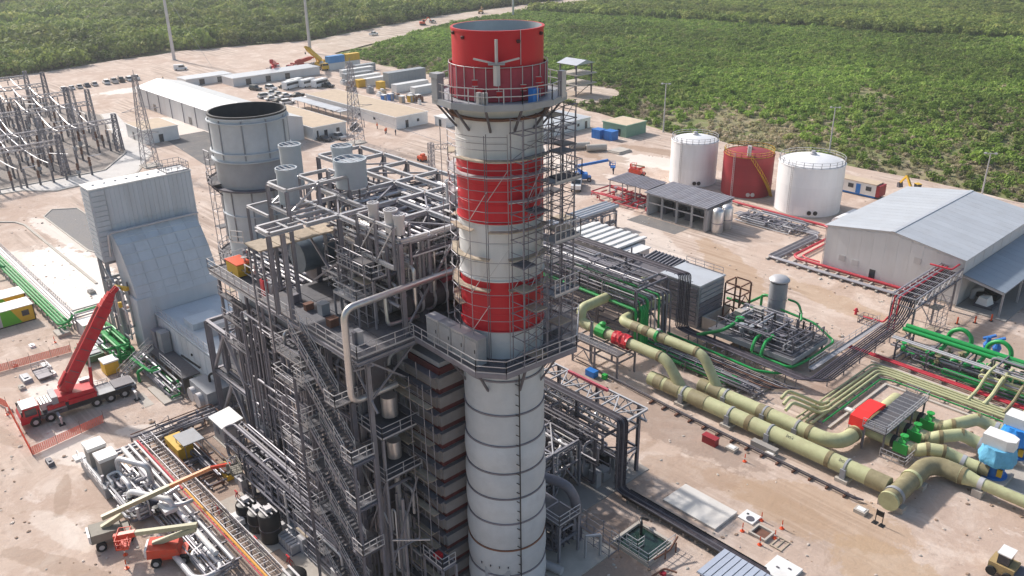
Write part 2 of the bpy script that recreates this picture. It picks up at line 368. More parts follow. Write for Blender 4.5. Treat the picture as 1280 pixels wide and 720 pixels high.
SITE = [(120,-160),(120,150),(-5,153),(-50,155),(-100,152),(-150,159),(-180,163),(-256,164),(-294,166),(-318,172),(-345,183),(-358,118),(-340,42),(-335,-40),(-330,-160)]
struct(sheet('site_ground', SITE, 0.0, SAND, jit=2.2))
struct(sheet('dirt_road', [(-296,160),(-318,212),(-350,275),(-368,376),(-400,640),(-416,640),(-392,377),(-383,301),(-362,230),(-342,178)], -0.15, ROADM, jit=1.6))
struct(sheet('clearing', [(-168,164),(-150,160),(-140,172),(-150,192),(-170,190)], -0.2, ROADM, jit=3))
# pavements and kerbs
CR = mat('pale concrete road', (0.56, 0.53, 0.50), 0.85, 0, 0.08, 0.4, dirt=(0.45,0.4,0.35), damt=.5)
GRAV = mat('grey gravel', (0.20, 0.19, 0.185), 0.95, 0, 0.2, 3, dirt=(0.27,0.24,0.21), damt=.6, bump=.4, bscale=6)
GRAV2 = mat('tan gravel', (0.27, 0.235, 0.21), 0.95, 0, 0.2, 1.5, dirt=(0.36,0.28,0.23), damt=.8, dscale=.12, bump=.4, bscale=6)
struct(sheet('concrete_road', [(-166,-60),(-172,-8),(-170,4),(-164,10),(-166,29),(-183,39.5),(-242,51),(-242,45),(-186,33),(-174,25),(-176,-60)], 0.03, CR))
struct(sheet('switchyard_gravel', [(-175,-75),(-173.5,24),(-187,34),(-241,46),(-282,40),(-292,-10),(-292,-75)], 0.06, GRAV2))
struct(sheet('gravel_bed', [(-150,5),(-147,9.2),(-118,9.2),(-113,6),(-113,4),(-119,2.4),(-146,2.4)], 0.02, GRAV))
struct(sheet('asphalt_yard', [(-196,48),(-196,60),(-152,60),(-150,52),(-160,44)], 0.03, mat('patched asphalt', (0.13,0.125,0.125), .9, 0, .15, .5, dirt=(.25,.21,.18), damt=.6)))
def kerb(pts, h=.14, wd=.3, closed=False):
    b = MB(); pts = [Vector((p[0],p[1],h/2)) for p in pts]
    if closed: pts.append(pts[0])
    for p, q in zip(pts, pts[1:]): b.beam(p, q, wd, h)
    return struct(b.build('kerb', CONC))
kerb([(-150,-9),(-149,-5.5),(-146.5,-3),(-143,-2.1),(-101.4,-2.1)], .2, .45)
kerb([(-150,5),(-147,9.3),(-118,9.3),(-113,6),(-113,4),(-119,2.3),(-146,2.3)], .15, .3, True)
kerb([(-163.6,9.8),(-165.6,29.2),(-183,40)], .15, .4)
kerb([(-173.6,24.2),(-187,34.2),(-241,46.2)], .25, .5)
kerb([(-175.1,-60),(-173.6,24)], .25, .5)
kerb([(-172,-60),(-171.3,-6),(-169.6,4.4),(-163.7,10)], .15, .4)

# ------------------------------------------------------------------ vegetation
def leafmat(name, cols, trans=.25):
    m = bpy.data.materials.new(name); m.use_nodes = True; n = m.node_tree.nodes; L = m.node_tree.links; b = n['Principled BSDF']
    b.inputs['Roughness'].default_value = .7; b.inputs['Specular IOR Level'].default_value = .15
    oi = n.new('ShaderNodeObjectInfo'); cr_ = n.new('ShaderNodeValToRGB'); e = cr_.color_ramp.elements
    while len(e) < len(cols): e.new(0.5)
    for i, c in enumerate(cols): e[i].position = i/(len(cols)-1); e[i].color = tuple(c)+(1,)
    L.new(oi.outputs['Random'], cr_.inputs[0])
    g_ = n.new('ShaderNodeNewGeometry'); no = n.new('ShaderNodeTexNoise'); no.inputs['Scale'].default_value = .014; no.inputs['Detail'].default_value = 5; L.new(g_.outputs['Position'], no.inputs['Vector'])
    r = n.new('ShaderNodeMapRange'); r.inputs[1].default_value = .35; r.inputs[2].default_value = .65; r.inputs[3].default_value = .6; r.inputs[4].default_value = 1.45; L.new(no.outputs[0], r.inputs[0])
    v = n.new('ShaderNodeVectorMath'); v.operation = 'SCALE'; L.new(cr_.outputs[0], v.inputs[0]); L.new(r.outputs[0], v.inputs['Scale'])
    L.new(v.outputs[0], b.inputs['Base Color'])
    tr = n.new('ShaderNodeBsdfTranslucent'); L.new(v.outputs[0], tr.inputs['Color']); ms = n.new('ShaderNodeMixShader'); ms.inputs[0].default_value = trans
    o = n['Material Output']; L.new(b.outputs[0], ms.inputs[1]); L.new(tr.outputs[0], ms.inputs[2]); L.new(ms.outputs[0], o.inputs['Surface'])
    return m
LEAF_F = leafmat('forest leaves', [(.13,.19,.04),(.19,.25,.055),(.25,.30,.07),(.16,.215,.05),(.30,.32,.095)], .35)
LEAF_S = leafmat('scrub leaves', [(.13,.21,.04),(.19,.29,.05),(.26,.36,.075),(.16,.245,.05),(.27,.30,.095)], .35)
LEAF_D = leafmat('dry scrub leaves', [(.38,.31,.21),(.29,.27,.14),(.44,.36,.26),(.24,.25,.11)], .3)
BARK = mat('bark', (.16,.13,.10), .9, 0, .2, 3)
def crown(seed, n, w, h, leaf, lobes, m, trunk=True):
    rg = random.Random(seed); b = MB()
    lb = [(rg.uniform(-.5,.5)*w*.62, rg.uniform(-.5,.5)*w*.62, rg.uniform(.35,.8)*h, rg.uniform(.26,.45)*w) for _ in range(lobes)]
    for i in range(n):
        cx, cy, cz, r = lb[i%lobes]
        while True:
            d = Vector((rg.gauss(0,1), rg.gauss(0,1), rg.gauss(0,1)))
            if d.length > .1: break
        d.normalize(); p = Vector((cx,cy,cz))+Vector((d.x*r, d.y*r, d.z*r*.62))*rg.uniform(.55,1.05)
        if p.z < .05: p.z = rg.uniform(.05,.4)
        nrm = (d+Vector((rg.uniform(-.7,.7),rg.uniform(-.7,.7),rg.uniform(-.1,.9)))).normalized()
        a = nrm.orthogonal().normalized(); a.rotate(Matrix.Rotation(rg.uniform(0,6.28),3,nrm)); c = nrm.cross(a); s = leaf*rg.uniform(.6,1.4)
        b.add([p-a*s*.5-c*s*.35, p+a*s*.5-c*s*.25, p+a*s*.35+c*s*.5, p-a*s*.4+c*s*.35], [(0,1,2,3)])
    nl = len(b.f)
    if trunk:
        b.pipe([(0,0,-.2),(.05*w,0,h*.3),(0,.04*w,h*.6)], .035*w, 5, bend=.2, cap=False)
        for k in range(3):
            c = lb[k%lobes]; b.pipe([(0,0,h*.25),(c[0],c[1],c[2])], .016*w, 4, cap=False)
    me = bpy.data.meshes.new('crown'); me.from_pydata(b.v, [], b.f); me.materials.append(m); me.materials.append(BARK)
    for i, p in enumerate(me.polygons): p.material_index = 0 if i < nl else 1
    o = bpy.data.objects.new('crown_source', me)     # mesh source for the instancer, not placed in the scene
    return o
def scatter(name, pts, sources, label, cat):
    me = bpy.data.meshes.new(name); me.from_pydata([p[0] for p in pts], [], [])
    a = me.attributes.new('scl','FLOAT_VECTOR','POINT'); a.data.foreach_set('vector', [x for p in pts for x in p[1]])
    a = me.attributes.new('rot','FLOAT_VECTOR','POINT'); a.data.foreach_set('vector', [x for p in pts for x in (0,0,p[2])])
    a = me.attributes.new('var','INT','POINT'); a.data.foreach_set('value', [p[3] for p in pts])
    o = bpy.data.objects.new(name, me); COL.objects.link(o)
    ng = bpy.data.node_groups.new(name+'_nodes', 'GeometryNodeTree')
    ng.interface.new_socket('Geometry', in_out='INPUT', socket_type='NodeSocketGeometry'); ng.interface.new_socket('Geometry', in_out='OUTPUT', socket_type='NodeSocketGeometry')
    n = ng.nodes; L = ng.links; gi = n.new('NodeGroupInput'); go = n.new('NodeGroupOutput'); ip = n.new('GeometryNodeInstanceOnPoints'); jn = n.new('GeometryNodeJoinGeometry')
    for s in reversed(sources):
        ob = n.new('GeometryNodeObjectInfo'); ob.inputs['Object'].default_value = s; ob.inputs['As Instance'].default_value = True; L.new(ob.outputs['Geometry'], jn.inputs[0])
    def na(nm, t):
        q = n.new('GeometryNodeInputNamedAttribute'); q.data_type = t; q.inputs['Name'].default_value = nm; return q.outputs['Attribute']
    L.new(gi.outputs[0], ip.inputs['Points']); L.new(jn.outputs[0], ip.inputs['Instance']); ip.inputs['Pick Instance'].default_value = True
    L.new(na('var','INT'), ip.inputs['Instance Index']); L.new(na('rot','FLOAT_VECTOR'), ip.inputs['Rotation']); L.new(na('scl','FLOAT_VECTOR'), ip.inputs['Scale'])
    L.new(ip.outputs[0], go.inputs[0])
    md = o.modifiers.new('scatter','NODES'); md.node_group = ng
    return tag(o, label, cat, kind='stuff')
def interp(poly, v):
    for (u0,v0),(u1,v1) in zip(poly, poly[1:]):
        if v0 <= v <= v1: return u0+(u1-u0)*(v-v0)/(v1-v0)
    return poly[0][0] if v < poly[0][1] else poly[-1][0]
FEDGE = [(-338,-200),(-341,42),(-362,114),(-347,183),(-363,228),(-385,301),(-394,377),(-420,640),(-450,900)]
REDGE = [(-294,166),(-318,212),(-350,275),(-367,376),(-398,640),(-430,900)]
def sedge(u):   # near edge of the scrub (v as a function of u)
    return interp([(166,-300),(164,-256),(159,-150),(152,-100),(155,-50),(153,-5),(150,120)], u)
def tree_line(u): return 357+ (u+303)*.235 if u < -90 else 407+(u+90)*.6
rg = random.Random(5); fp = []; sp = []
def view_ok(x, y, marg=.1):
    d = Vector((x-CAMP.x, y-CAMP.y, 0)); f_ = d.dot(fh); return f_ > 60 and abs(d.dot(rt))/f_ < .66+marg
def fill(spacing, far):
    for _ in range(int(900*1100/spacing**2)):
        f_ = math.sqrt(rg.uniform(150.0**2, far**2)); s = rg.uniform(-.78,.78)*f_
        p = CAMP+fh*f_+rt*s; yield p.x, p.y, f_
for x, y, d in fill(4.0, 860):
    e = interp(FEDGE, y); dense = mnoise.noise(Vector((x*.02,y*.02,1)))
    if x < e-2+mnoise.noise(Vector((x*.05,y*.05,5)))*5 and rg.random() < .92:
        s = rg.choice((.5,.7,.85,1,1.1,1.3,1.55))*rg.uniform(.85,1.15)*(1+.25*dense); z = s*rg.uniform(.85,1.25)
        fp.append(((x,y,-.55),(s,s,z),rg.uniform(0,6.28),5 if rg.random() < .05 else rg.randrange(5)))
    elif y > tree_line(x)+8*mnoise.noise(Vector((x*.03,y*.03,2))) and x > interp(REDGE,y)+3:
        near = (y-tree_line(x)) < 22; s = rg.uniform(.7,1.1)*(1.05 if near else .8); 
        if near or rg.random() < .8: fp.append(((x,y,-.55),(s,s,s*(1.1 if near else .8)),rg.uniform(0,6.28),rg.randrange(5)))
for x, y, d in fill(2.0, 620):
    if y < sedge(x)+1.5+mnoise.noise(Vector((x*.12,y*.12,5)))*4 or x < interp(REDGE,y)+2+mnoise.noise(Vector((x*.12,y*.12,7)))*3: continue
    if y > tree_line(x)+4: continue
    if (x+156)**2+(y-176)**2 < 210: continue
    k = mnoise.noise(Vector((x*.02,y*.02,11)))+.5*mnoise.noise(Vector((x*.06,y*.06,12)))
    dry = .42*math.exp(-((y-sedge(x))/55.0)**2)+.24*min(1,max(0,(x+150)/70))*min(1,max(0,(330-y)/90))+.05+k*.55
    den = .80+.5*mnoise.noise(Vector((x*.035,y*.035,21)))-(.32 if dry > .35 else 0)-.06*min(1,max(0,(x+130)/60))
    if rg.random() > den: continue
    isdry = rg.random() < dry
    s = rg.uniform(.5,1.15)*(1.0+.5*k if k > 0 else 1.0)*(.72 if isdry else 1)
    if rg.random() < .018: s *= 1.7
    sp.append(((x,y,-.58),(s,s,s*rg.uniform(.7,1.15)),rg.uniform(0,6.28),(3+rg.randrange(2)) if isdry else rg.randrange(3)))
FS = [crown(10+i, 210, 5.6, 4.8, .8, 9, LEAF_F) for i in range(5)]+[crown(16, 60, 4.5, 4.6, .5, 6, LEAF_D)]
SS = [crown(30+i, 100, 2.3, 1.7, .42, 6, LEAF_S) for i in range(3)]+[crown(40+i, 70, 2.1, 1.25, .36, 5, LEAF_D) for i in range(2)]
scatter('forest', fp, FS, 'dense low green forest beyond the dirt road', 'forest')
scatter('scrub', sp, SS, 'green and dry scrub covering the land beyond the tanks', 'scrub')
# loose stones on the bare site
def stone(seed):
    rs_ = random.Random(seed); b = MB(); b.lathe([(.35,0),(.5,.12),(.42,.3),(.15,.42)], 0, 0, 6); b.v = [(x*rs_.uniform(.7,1.2),y*rs_.uniform(.7,1.2),z*rs_.uniform(.8,1.2)) for x,y,z in b.v]
    me = bpy.data.meshes.new('stone'); me.from_pydata(b.v, [], b.f); me.materials.append([CONC,BROWNS,PALES][seed%3]); return bpy.data.objects.new('stone_source', me)
BROWNS = mat('brown stone',(.30,.21,.15),.9,0,.2,3); PALES = mat('pale stone',(.60,.52,.45),.9,0,.15,3)
stp = []
for _ in range(5200):
    f_ = rg.uniform(60,230); s = rg.uniform(-.75,.75)*f_; p = CAMP+fh*f_+rt*s
    if p.y > 150 or (mnoise.noise(Vector((p.x*.08,p.y*.08,31))) < .02 and rg.random() < .85): continue
    k = rg.uniform(.12,.38)*(1.8 if rg.random() < .05 else 1); stp.append(((p.x,p.y,0),(k*rg.uniform(.7,1.5),k,k*.7),rg.uniform(0,6.28),rg.randrange(3)))
scatter('rubble', stp, [stone(i) for i in range(3)], 'loose stones and rubble strewn over the bare sand', 'rubble')
print('veg', len(fp), len(sp))
# ------------------------------------------------------------------ clutter generators
def clutter(parent, bx, n, rr, mats, seed, vert=.35, name='pipe', steps=(3,6), nside=7):
    rg = random.Random(seed); x0,y0,z0,x1,y1,z1 = bx
    for i in range(n):
        p = [rg.uniform(x0,x1), rg.uniform(y0,y1), rg.uniform(z0,z1)]; pts = [tuple(p)]; last = -1
        for k in range(rg.randint(*steps)):
            ax = rg.choices((0,1,2), ((1-vert)/2,(1-vert)/2,vert))[0]
            if ax == last: continue
            lo, hi = ((x0,x1),(y0,y1),(z0,z1))[ax]; q = rg.uniform(lo,hi)
            if abs(q-p[ax]) < .12*(hi-lo): q = lo if p[ax] > (lo+hi)/2 else hi
            p[ax] = q; last = ax; pts.append(tuple(p))
        if len(pts) < 2: continue
        r = rg.uniform(*rr); m = rg.choice(mats)
        MB().pipe(pts, r, nside if r > .1 else 5, bend=3*r, seg=3).build(name, m, parent, smooth=True)
def valves(parent, bx, n, mats, seed, s=.25):
    rg = random.Random(seed)
    for i in range(n):
        x, y, z = (rg.uniform(bx[k], bx[k+3]) for k in range(3)); k = s*rg.uniform(.7,1.5); b = MB()
        b.lathe([(k*.35,z-k),(k*.8,z-k*.6),(k*.8,z+k*.2),(k*.3,z+k*.4),(k*.25,z+k*1.4),(k*.9,z+k*1.5),(k*.9,z+k*1.65),(.02,z+k*1.7)], x, y, 8)
        b.build('valve', rg.choice(mats), parent)
def boxes(parent, bx, n, mats, seed, s=(.4,1.2), name='cabinet'):
    rg = random.Random(seed)
    for i in range(n):
        x = rg.uniform(bx[0],bx[3]); y = rg.uniform(bx[1],bx[4]); z = bx[2]; a = rg.uniform(*s); c = rg.uniform(*s); h = rg.uniform(*s)*1.4
        b = MB().box(x-a/2,y-c/2,z,x+a/2,y+c/2,z+h).box(x-a/2-.04,y-c/2-.04,z+h,x+a/2+.04,y+c/2+.04,z+h+.06)
        b.build(name, rg.choice(mats), parent)
def poly_deck(parent, pts, z, m=GRATE, t=.18, railpts=None, hr=True):
    pd = MB().prism(pts, z-t, z).build('platform', m, parent)
    if hr:
        rp = [(p[0],p[1],z) for p in (railpts or pts)]
        MB().rail(rp, closed=railpts is None).build('handrail', LSTEEL, pd)
# ------------------------------------------------------------------ main chimney
def circ(r, n, a0=0): return [(r*math.cos(a0+2*math.pi*i/n), r*math.sin(a0+2*math.pi*i/n)) for i in range(n)]
ch = thing('chimney_stack', 'tall red and white banded chimney stack in the centre', 'chimney')
bands = [0, 2.4, 5.15, 7.84, 10.57, 13.1, 15.58, 18.2, 21.05, 24.1, 26]
for i, (a, b) in enumerate(zip(bands, bands[1:])):
    r = 3.32-.17*(a/26); bul = .15 if a < 16 else .05
    prof = [(r+bul*math.sin(math.pi*k/8)**.8, a+.03+(b-a-.06)*k/8) for k in range(9)]
    MB().lathe(prof, 0, 0, 64).build('shell_ring', STKG, ch, smooth=True)
    if a > 0: MB().lathe([(r-.1,a-.09),(r+.09,a-.09),(r+.09,a+.05),(r-.1,a+.05)], 0, 0, 64).build('stiffener_ring', BROWN if abs(a-7.84) < .1 else MSTEEL, ch, smooth=True)
for a, b, m, nm in [(26,28.35,STKG,'base_ring'),(28.35,32.42,REDP,'red_band'),(32.42,36.85,STKW,'white_band'),(36.85,41.3,REDP,'red_band'),(41.3,45.14,STKW,'white_band')]:
    rr = 3.14; prof = [(rr,a+.005)]; z = a
    while z < b-1.4: z += 1.4; prof += [(rr,z-.02),(rr+.02,z),(rr,z+.02)]
    prof.append((rr,b-.005)); MB().lathe(prof, 0, 0, 64, cap=False).build(nm, m, ch, smooth=True)
    if a > 27: MB().lathe([(rr-.05,a-.05),(rr+.1,a-.05),(rr+.1,a+.05),(rr-.05,a+.05)],0,0,64).build('stiffener_ring', m, ch, smooth=True)
MB().lathe([(3.14,45.15),(3.14,49.85),(3.2,49.86),(3.2,50.0),(3.02,50.0)], 0, 0, 72, cap=False).build('red_band', REDP, ch, smooth=True)
MB().lathe([(3.02,50.0),(3.0,46.5),(2.98,42),(.05,42)], 0, 0, 48, cap=False).build('inner_liner', mat('sooty liner steel', (.34,.38,.41), .5, .3, .1, 1), ch, smooth=True)
MB().lathe([(3.1,44.2),(3.5,44.2),(3.5,44.35),(3.1,44.35)], 0, 0, 48).build('stiffener_ring', BROWN, ch)
# upper platform
oct_o = circ(4.75, 12, .13); oct_i = circ(3.2, 12, .13)
for i in range(12):
    j = (i+1) % 12
    MB().hexa([oct_i[i]+(45.2,),oct_o[i]+(45.2,),oct_o[j]+(45.2,),oct_i[j]+(45.2,)],[oct_i[i]+(45.42,),oct_o[i]+(45.42,),oct_o[j]+(45.42,),oct_i[j]+(45.42,)]).build('deck_panel', GREYP, ch)
    a = (Vector(oct_o[i]+(45.15,)))*1.0; a.x *= .96; a.y *= .96; b = Vector((oct_i[i][0]*.98,oct_i[i][1]*.98,43.4))
    bar(ch, 'bracket', a, b, .14, DSTEEL, kind='box')
    q = Vector(oct_i[i]+(45.1,)); bar(ch, 'bracket', q, a, .18, DSTEEL)
    e0 = Vector(oct_o[i]+(45.33,)); e1 = Vector(oct_o[j]+(45.33,)); bar(ch, 'fascia', e0, e1, .12, GREYP, .42, kind='box')
MB().rail([p+(45.42,) for p in circ(4.7,12,.13)], closed=True, step=1.2, h=1.15).build('handrail', LSTEEL, ch)
# debris netting on poles round the foot of the top band
n = 26
for i in range(n):
    a0 = 2*math.pi*i/n; a1 = 2*math.pi*(i+1)/n; r0 = 3.42
    p = (r0*math.cos(a0), r0*math.sin(a0)); q = (r0*math.cos(a1), r0*math.sin(a1))
    bar(ch, 'net_pole', p+(45.45,), p+(47.75,), .06, LSTEEL, kind='tube')
    bar(ch, 'net_rail', p+(47.7,), q+(47.7,), .05, LSTEEL, kind='tube')
    k = .985; MB().hexa([(p[0]*k,p[1]*k,45.5),(p[0]*k*.997,p[1]*k*.997,45.5),(q[0]*k*.997,q[1]*k*.997,45.5),(q[0]*k,q[1]*k,45.5)],[(p[0]*k,p[1]*k,47.6),(p[0]*k*.997,p[1]*k*.997,47.6),(q[0]*k*.997,q[1]*k*.997,47.6),(q[0]*k,q[1]*k,47.6)]).build('net_panel', REDN, ch)
def on_shell(side, r, z):    # point on a shell of radius r, 'side' metres to the right of its axis as one stands at the site's south corner
    f = math.sqrt(max(r*r-side*side, .01)); return Vector((.747*f+.674*side, -.665*f+.738*side, z))
for s_, z_ in ((-1.55,46.7),(-1.25,46.15),(.05,46.0),(1.65,46.35),(2.7,46.7),(2.85,46.3)):
    c = on_shell(s_,3.46,z_); t = Vector((.674,.738,0)); b = MB()
    b.beam(c-t*.17, c+t*.17, .04, .36); b.build('net_patch', REDP, ch)
    for dz in (-.2,.2): bar(ch,'net_clip', c-t*.2+up*dz, c+t*.2+up*dz, .04, LSTEEL, kind='box')
hub = on_shell(-.1, 3.62, 48.0)
bar(ch, 'davit_arm', hub+up*-.1, hub+up*1.55, .15, LSTEEL, kind='box')
for s in (-1,1): bar(ch, 'davit_arm', hub, hub+Vector((.674,.738,0))*1.5*s+up*.35, .11, LSTEEL, kind='box')
bar(ch, 'davit_arm', hub-Vector((.674,.738,0))*.55, hub+Vector((.674,.738,0))*.55, .3, GREYP, .12, kind='box')
MB().box(hub.x-.16,hub.y-.16,46.6,hub.x+.16,hub.y+.16,47.9).build('davit_winch', LSTEEL, ch)
for s_, z_ in ((-2.3,49.5),(1.35,49.3),(2.9,49.6),(-2.95,49.7)):
    c = on_shell(s_,3.2,z_); MB().lathe([(.1,z_-.1),(.14,z_-.02),(.14,z_+.08),(.05,z_+.12)], c.x, c.y, 8).build('lifting_lug', PRIMER, ch)
a = on_shell(1.5,3.2,50); bar(ch,'cable_conduit', on_shell(1.5,3.18,47.8), a, .05, LSTEEL, kind='tube')
for s_ in (-1.3,-.9): c = on_shell(s_,4.4,45.42); MB().box(c.x-.14,c.y-.14,45.43,c.x+.14,c.y+.14,46.3).build('instrument_box', LSTEEL, ch)
c = on_shell(2.3,4.2,45.42); MB().box(c.x-.25,c.y-.25,45.43,c.x+.25,c.y+.25,46.4).build('instrument_box', BLUE, ch)
c = on_shell(-4.1,4.5,45.42); MB().box(c.x-.3,c.y-.3,45.43,c.x+.3,c.y+.3,46.9).box(c.x-.42,c.y-.36,46.9,c.x+.42,c.y+.36,47.2).build('instrument_box', GREYP, ch)
c = on_shell(4.3,4.6,45.42); MB().box(c.x-.2,c.y-.2,45.43,c.x+.2,c.y+.2,47.2).build('instrument_box', LSTEEL, ch)
# ladder conduit down the lower shell
lc = on_shell(1.15, 3.52, 0); b = MB().pipe([(lc.x,lc.y,.2),(lc.x,lc.y,25.4)], .055, 6); b.build('conduit', BLACK, ch)
for i in range(27): z = .8+i*.92; q = on_shell(.85,3.35,z); bar(ch, 'conduit_clip', (lc.x,lc.y,z), (q.x,q.y,z+.12), .05, BLACK, kind='box')
q = on_shell(-1.4,3.34,3); t = Vector((.674,.738,0)); MB().beam(on_shell(-1.9,3.36,4.6), on_shell(.2,3.36,4.6), .2, 2.4).build('access_panel', mat('grey hatch paint',(.33,.36,.40),.5,.1,.1,1), ch)
for i in range(4): p = on_shell(-2.2+i*.75,3.6,6.2); bar(ch,'cleat', p, on_shell(-2.2+i*.75,3.3,6.2), .1, DSTEEL, kind='box')
# lower platform
LP = [(-6.0,-4.7),(2.5,-5.0),(4.3,-3.6),(4.9,3.2),(1.2,7.4),(-6.0,7.4)]
poly_deck(ch, LP, 26.05, GRATE, .22, railpts=LP[:5]+[(-1,7.4)])
for a_, b_ in zip(LP, LP[1:]): bar(ch, 'fascia', (a_[0],a_[1],25.9), (b_[0],b_[1],25.9), .1, MSTEEL, .4, kind='box')
for p in [(-5,-4.4),(-1.8,-4.5),(2.2,-4.6),(4.2,-1.5),(4.4,1.8),(2.8,4.8),(.5,6.6)]:
    v = Vector((p[0],p[1],25.8)); q = Vector((p[0],p[1],0)).normalized()*3.2; bar(ch,'bracket', v, (q.x,q.y,23.2), .16, DSTEEL, kind='box')
# analyser cabinets on that platform
ac = thing('analyser_cabinet', 'row of grey analyser cabinets on the lower chimney platform', 'cabinet', (-1,-4,26.05))
for i in range(4):
    x = -4.2+i*1.55; MB().box(x,-4.3,26.06,x+1.5,-3.45,28.2).box(x-.03,-4.36,28.2,x+1.53,-3.4,28.28).build('cabinet_body', GREYP if i%2 else LSTEEL, ac)
    q = MB().box(x+.1,-4.34,26.3,x+1.4,-4.302,28.05).build('cabinet_door', GREYP, ac)
    MB().box(x+1.2,-4.38,27.1,x+1.25,-4.34,27.4).build('handle', BLACK, q)
# ------------------------------------------------------------------ scaffolding round the chimney
sf = thing('scaffold_tower', 'tube scaffolding climbing the right side of the red and white chimney', 'scaffold', (3.6,1.5,26.05))
def scaffold(parent, xs, ys, z0, z1, dz, seed, board=.5, dia=.4, m=STEEL):
    rg = random.Random(seed); zs = []; z = z0+.3
    while z <= z1+.01: zs.append(z); z += dz
    for x in xs:
        for y in ys: bar(parent, 'standard', (x,y,z0), (x,y,zs[-1]+.9), .085, m, kind='tube')
    for z in zs:
        for y in ys: bar(parent, 'ledger', (xs[0]-.1,y,z), (xs[-1]+.1,y,z), .075, m, kind='tube'); bar(parent, 'mid_ledger', (xs[0]-.1,y,z+dz*.5), (xs[-1]+.1,y,z+dz*.5), .06, m, kind='tube')
        for x in xs: bar(parent, 'ledger', (x,ys[0]-.1,z), (x,ys[-1]+.1,z), .075, m, kind='tube')
        if rg.random() < board:
            bx = rg.randrange(len(xs)-1) if len(xs) > 2 else 0; by = rg.randrange(len(ys)-1) if len(ys) > 2 else 0
            MB().box(xs[bx],ys[by],z+.04,xs[bx+1],ys[by+1],z+.1).build('scaffold_board', WOOD if rg.random() < .45 else GRATE, parent)
            bar(parent, 'guard_rail', (xs[-1]+.03,ys[0],z+1), (xs[-1]+.03,ys[-1],z+1), .05, m, kind='tube')
        if rg.random() < dia:
            y = rg.choice(ys); bar(parent, 'diagonal', (xs[0],y,z), (xs[-1],y,min(z+dz,z1)), .05, m, kind='tube')
            x = rg.choice(xs); bar(parent, 'diagonal', (x,ys[0],z), (x,ys[-1],min(z+dz,z1)), .05, m, kind='tube')
scaffold(sf, [3.35,4.55], [-2.0,-.8,.4,1.6,3.0], 26.1, 43.6, 1.9, 3, .85, .8, m=MSTEEL)
scaffold(sf, [.8,2.0,3.2], [3.25,4.5], 26.1, 44.8, 1.9, 4, .8, .8, m=MSTEEL)
for z in (31,35.2,39.6): 
    MB().box(3.4,.8,z,4.9,3.4,z+.12).build('landing', GREYP, sf); MB().rail([(4.9,.8,z+.12),(4.9,3.4,z+.12),(3.4,3.4,z+.12)], step=.55, h=1.3).build('handrail', LSTEEL, sf)
rs = thing('ring_scaffold', 'ring scaffolding with plank walkways wrapped round the banded chimney', 'scaffold', (-2,-3.4,26.05))
angs = [R_(a) for a in (150,172,195,218,241,262,283,304,326,348,368,388,410)]
for i, a in enumerate(angs):
    for r in ((3.75,4.25) if i%3 == 1 else (3.85,)):
        zt = 43.4 if i in (4,7,8) or i > 9 else 41.5; bar(rs, 'standard', (r*math.cos(a),r*math.sin(a),26.1), (r*math.cos(a),r*math.sin(a),zt), .055, DSTEEL if i%2 else STEEL, kind='tube')
for z in (28.6,29.5,30.6,31.6,33.0,34.1,35.6,37.2,37.9,38.7,39.4,40.2,40.9,42.3,42.75,43.2):
    for i, (a, b) in enumerate(zip(angs, angs[1:])):
        if z > 41.5 and i not in (4,5,6,7,9,10,11): continue
        bar(rs, 'ledger', (3.82*math.cos(a),3.82*math.sin(a),z), (3.82*math.cos(b),3.82*math.sin(b),z), .05, STEEL, kind='tube')
rgx = random.Random(11)
for z in (31.8,36.3,38.5,40.3,41.45,34.2,30.2):
    for a, b in zip(angs[1:11], angs[2:12]):
        if rgx.random() < .25: continue
        pts = [(3.3*math.cos(a),3.3*math.sin(a)),(3.3*math.cos(b),3.3*math.sin(b)),(3.8*math.cos(b),3.8*math.sin(b)),(3.8*math.cos(a),3.8*math.sin(a))][::-1]
        MB().prism(pts, z, z+.07).build('scaffold_board', WOOD if z not in (38.5,40.3) else LSTEEL, rs)
for k in range(34):
    i = rgx.randrange(len(angs)-1); z = rgx.choice((28.6,31.6,33,37.2,38.7)); a, b = angs[i], angs[i+1]
    bar(rs, 'diagonal', (3.86*math.cos(a),3.86*math.sin(a),z), (3.86*math.cos(b),3.86*math.sin(b),z+2.2), .05, LSTEEL, kind='tube')
# ------------------------------------------------------------------ boiler (heat recovery) with its casing, ducts, drums and piping
bo = thing('heat_recovery_boiler', 'grey heat recovery boiler casing with drums and pipework left of the chimney', 'boiler', (-21,0,0))
xs = [-19.6,-16.4,-13.2,-10.4,-8.2]
for side in (-1,1):
    for a, b in zip(xs, xs[1:]):
        for z0, z1 in ((3.2,8.4),(8.5,13.6),(13.7,18.8),(18.9,24.6)):
            q = MB().box(a+.05, side*7.4-.12, z0, b-.05, side*7.4+.12, z1).build('casing_panel', MSTEEL if (int(a*3)+int(z0)) % 3 else GREYP, bo)
            if side < 0:
                for k in (a+.5,(a+b)/2,b-.6): MB().box(k,-7.75,z0,k+.12,-7.525,z1).build('stiffener', DSTEEL, q)
                MB().box(a+.06,-7.85,z0+2.4,b-.06,-7.76,z0+2.6).build('stiffener', DSTEEL, q)
MB().box(-19.6,-7.2,24.0,-8.3,7.2,24.7).build('casing_roof', MSTEEL, bo)
MB().box(-19.7,-7.3,3.2,-19.45,7.3,24).build('casing_end', MSTEEL, bo); MB().box(-8.3,-7.3,3.2,-8.05,7.3,24).build('casing_end', MSTEEL, bo)
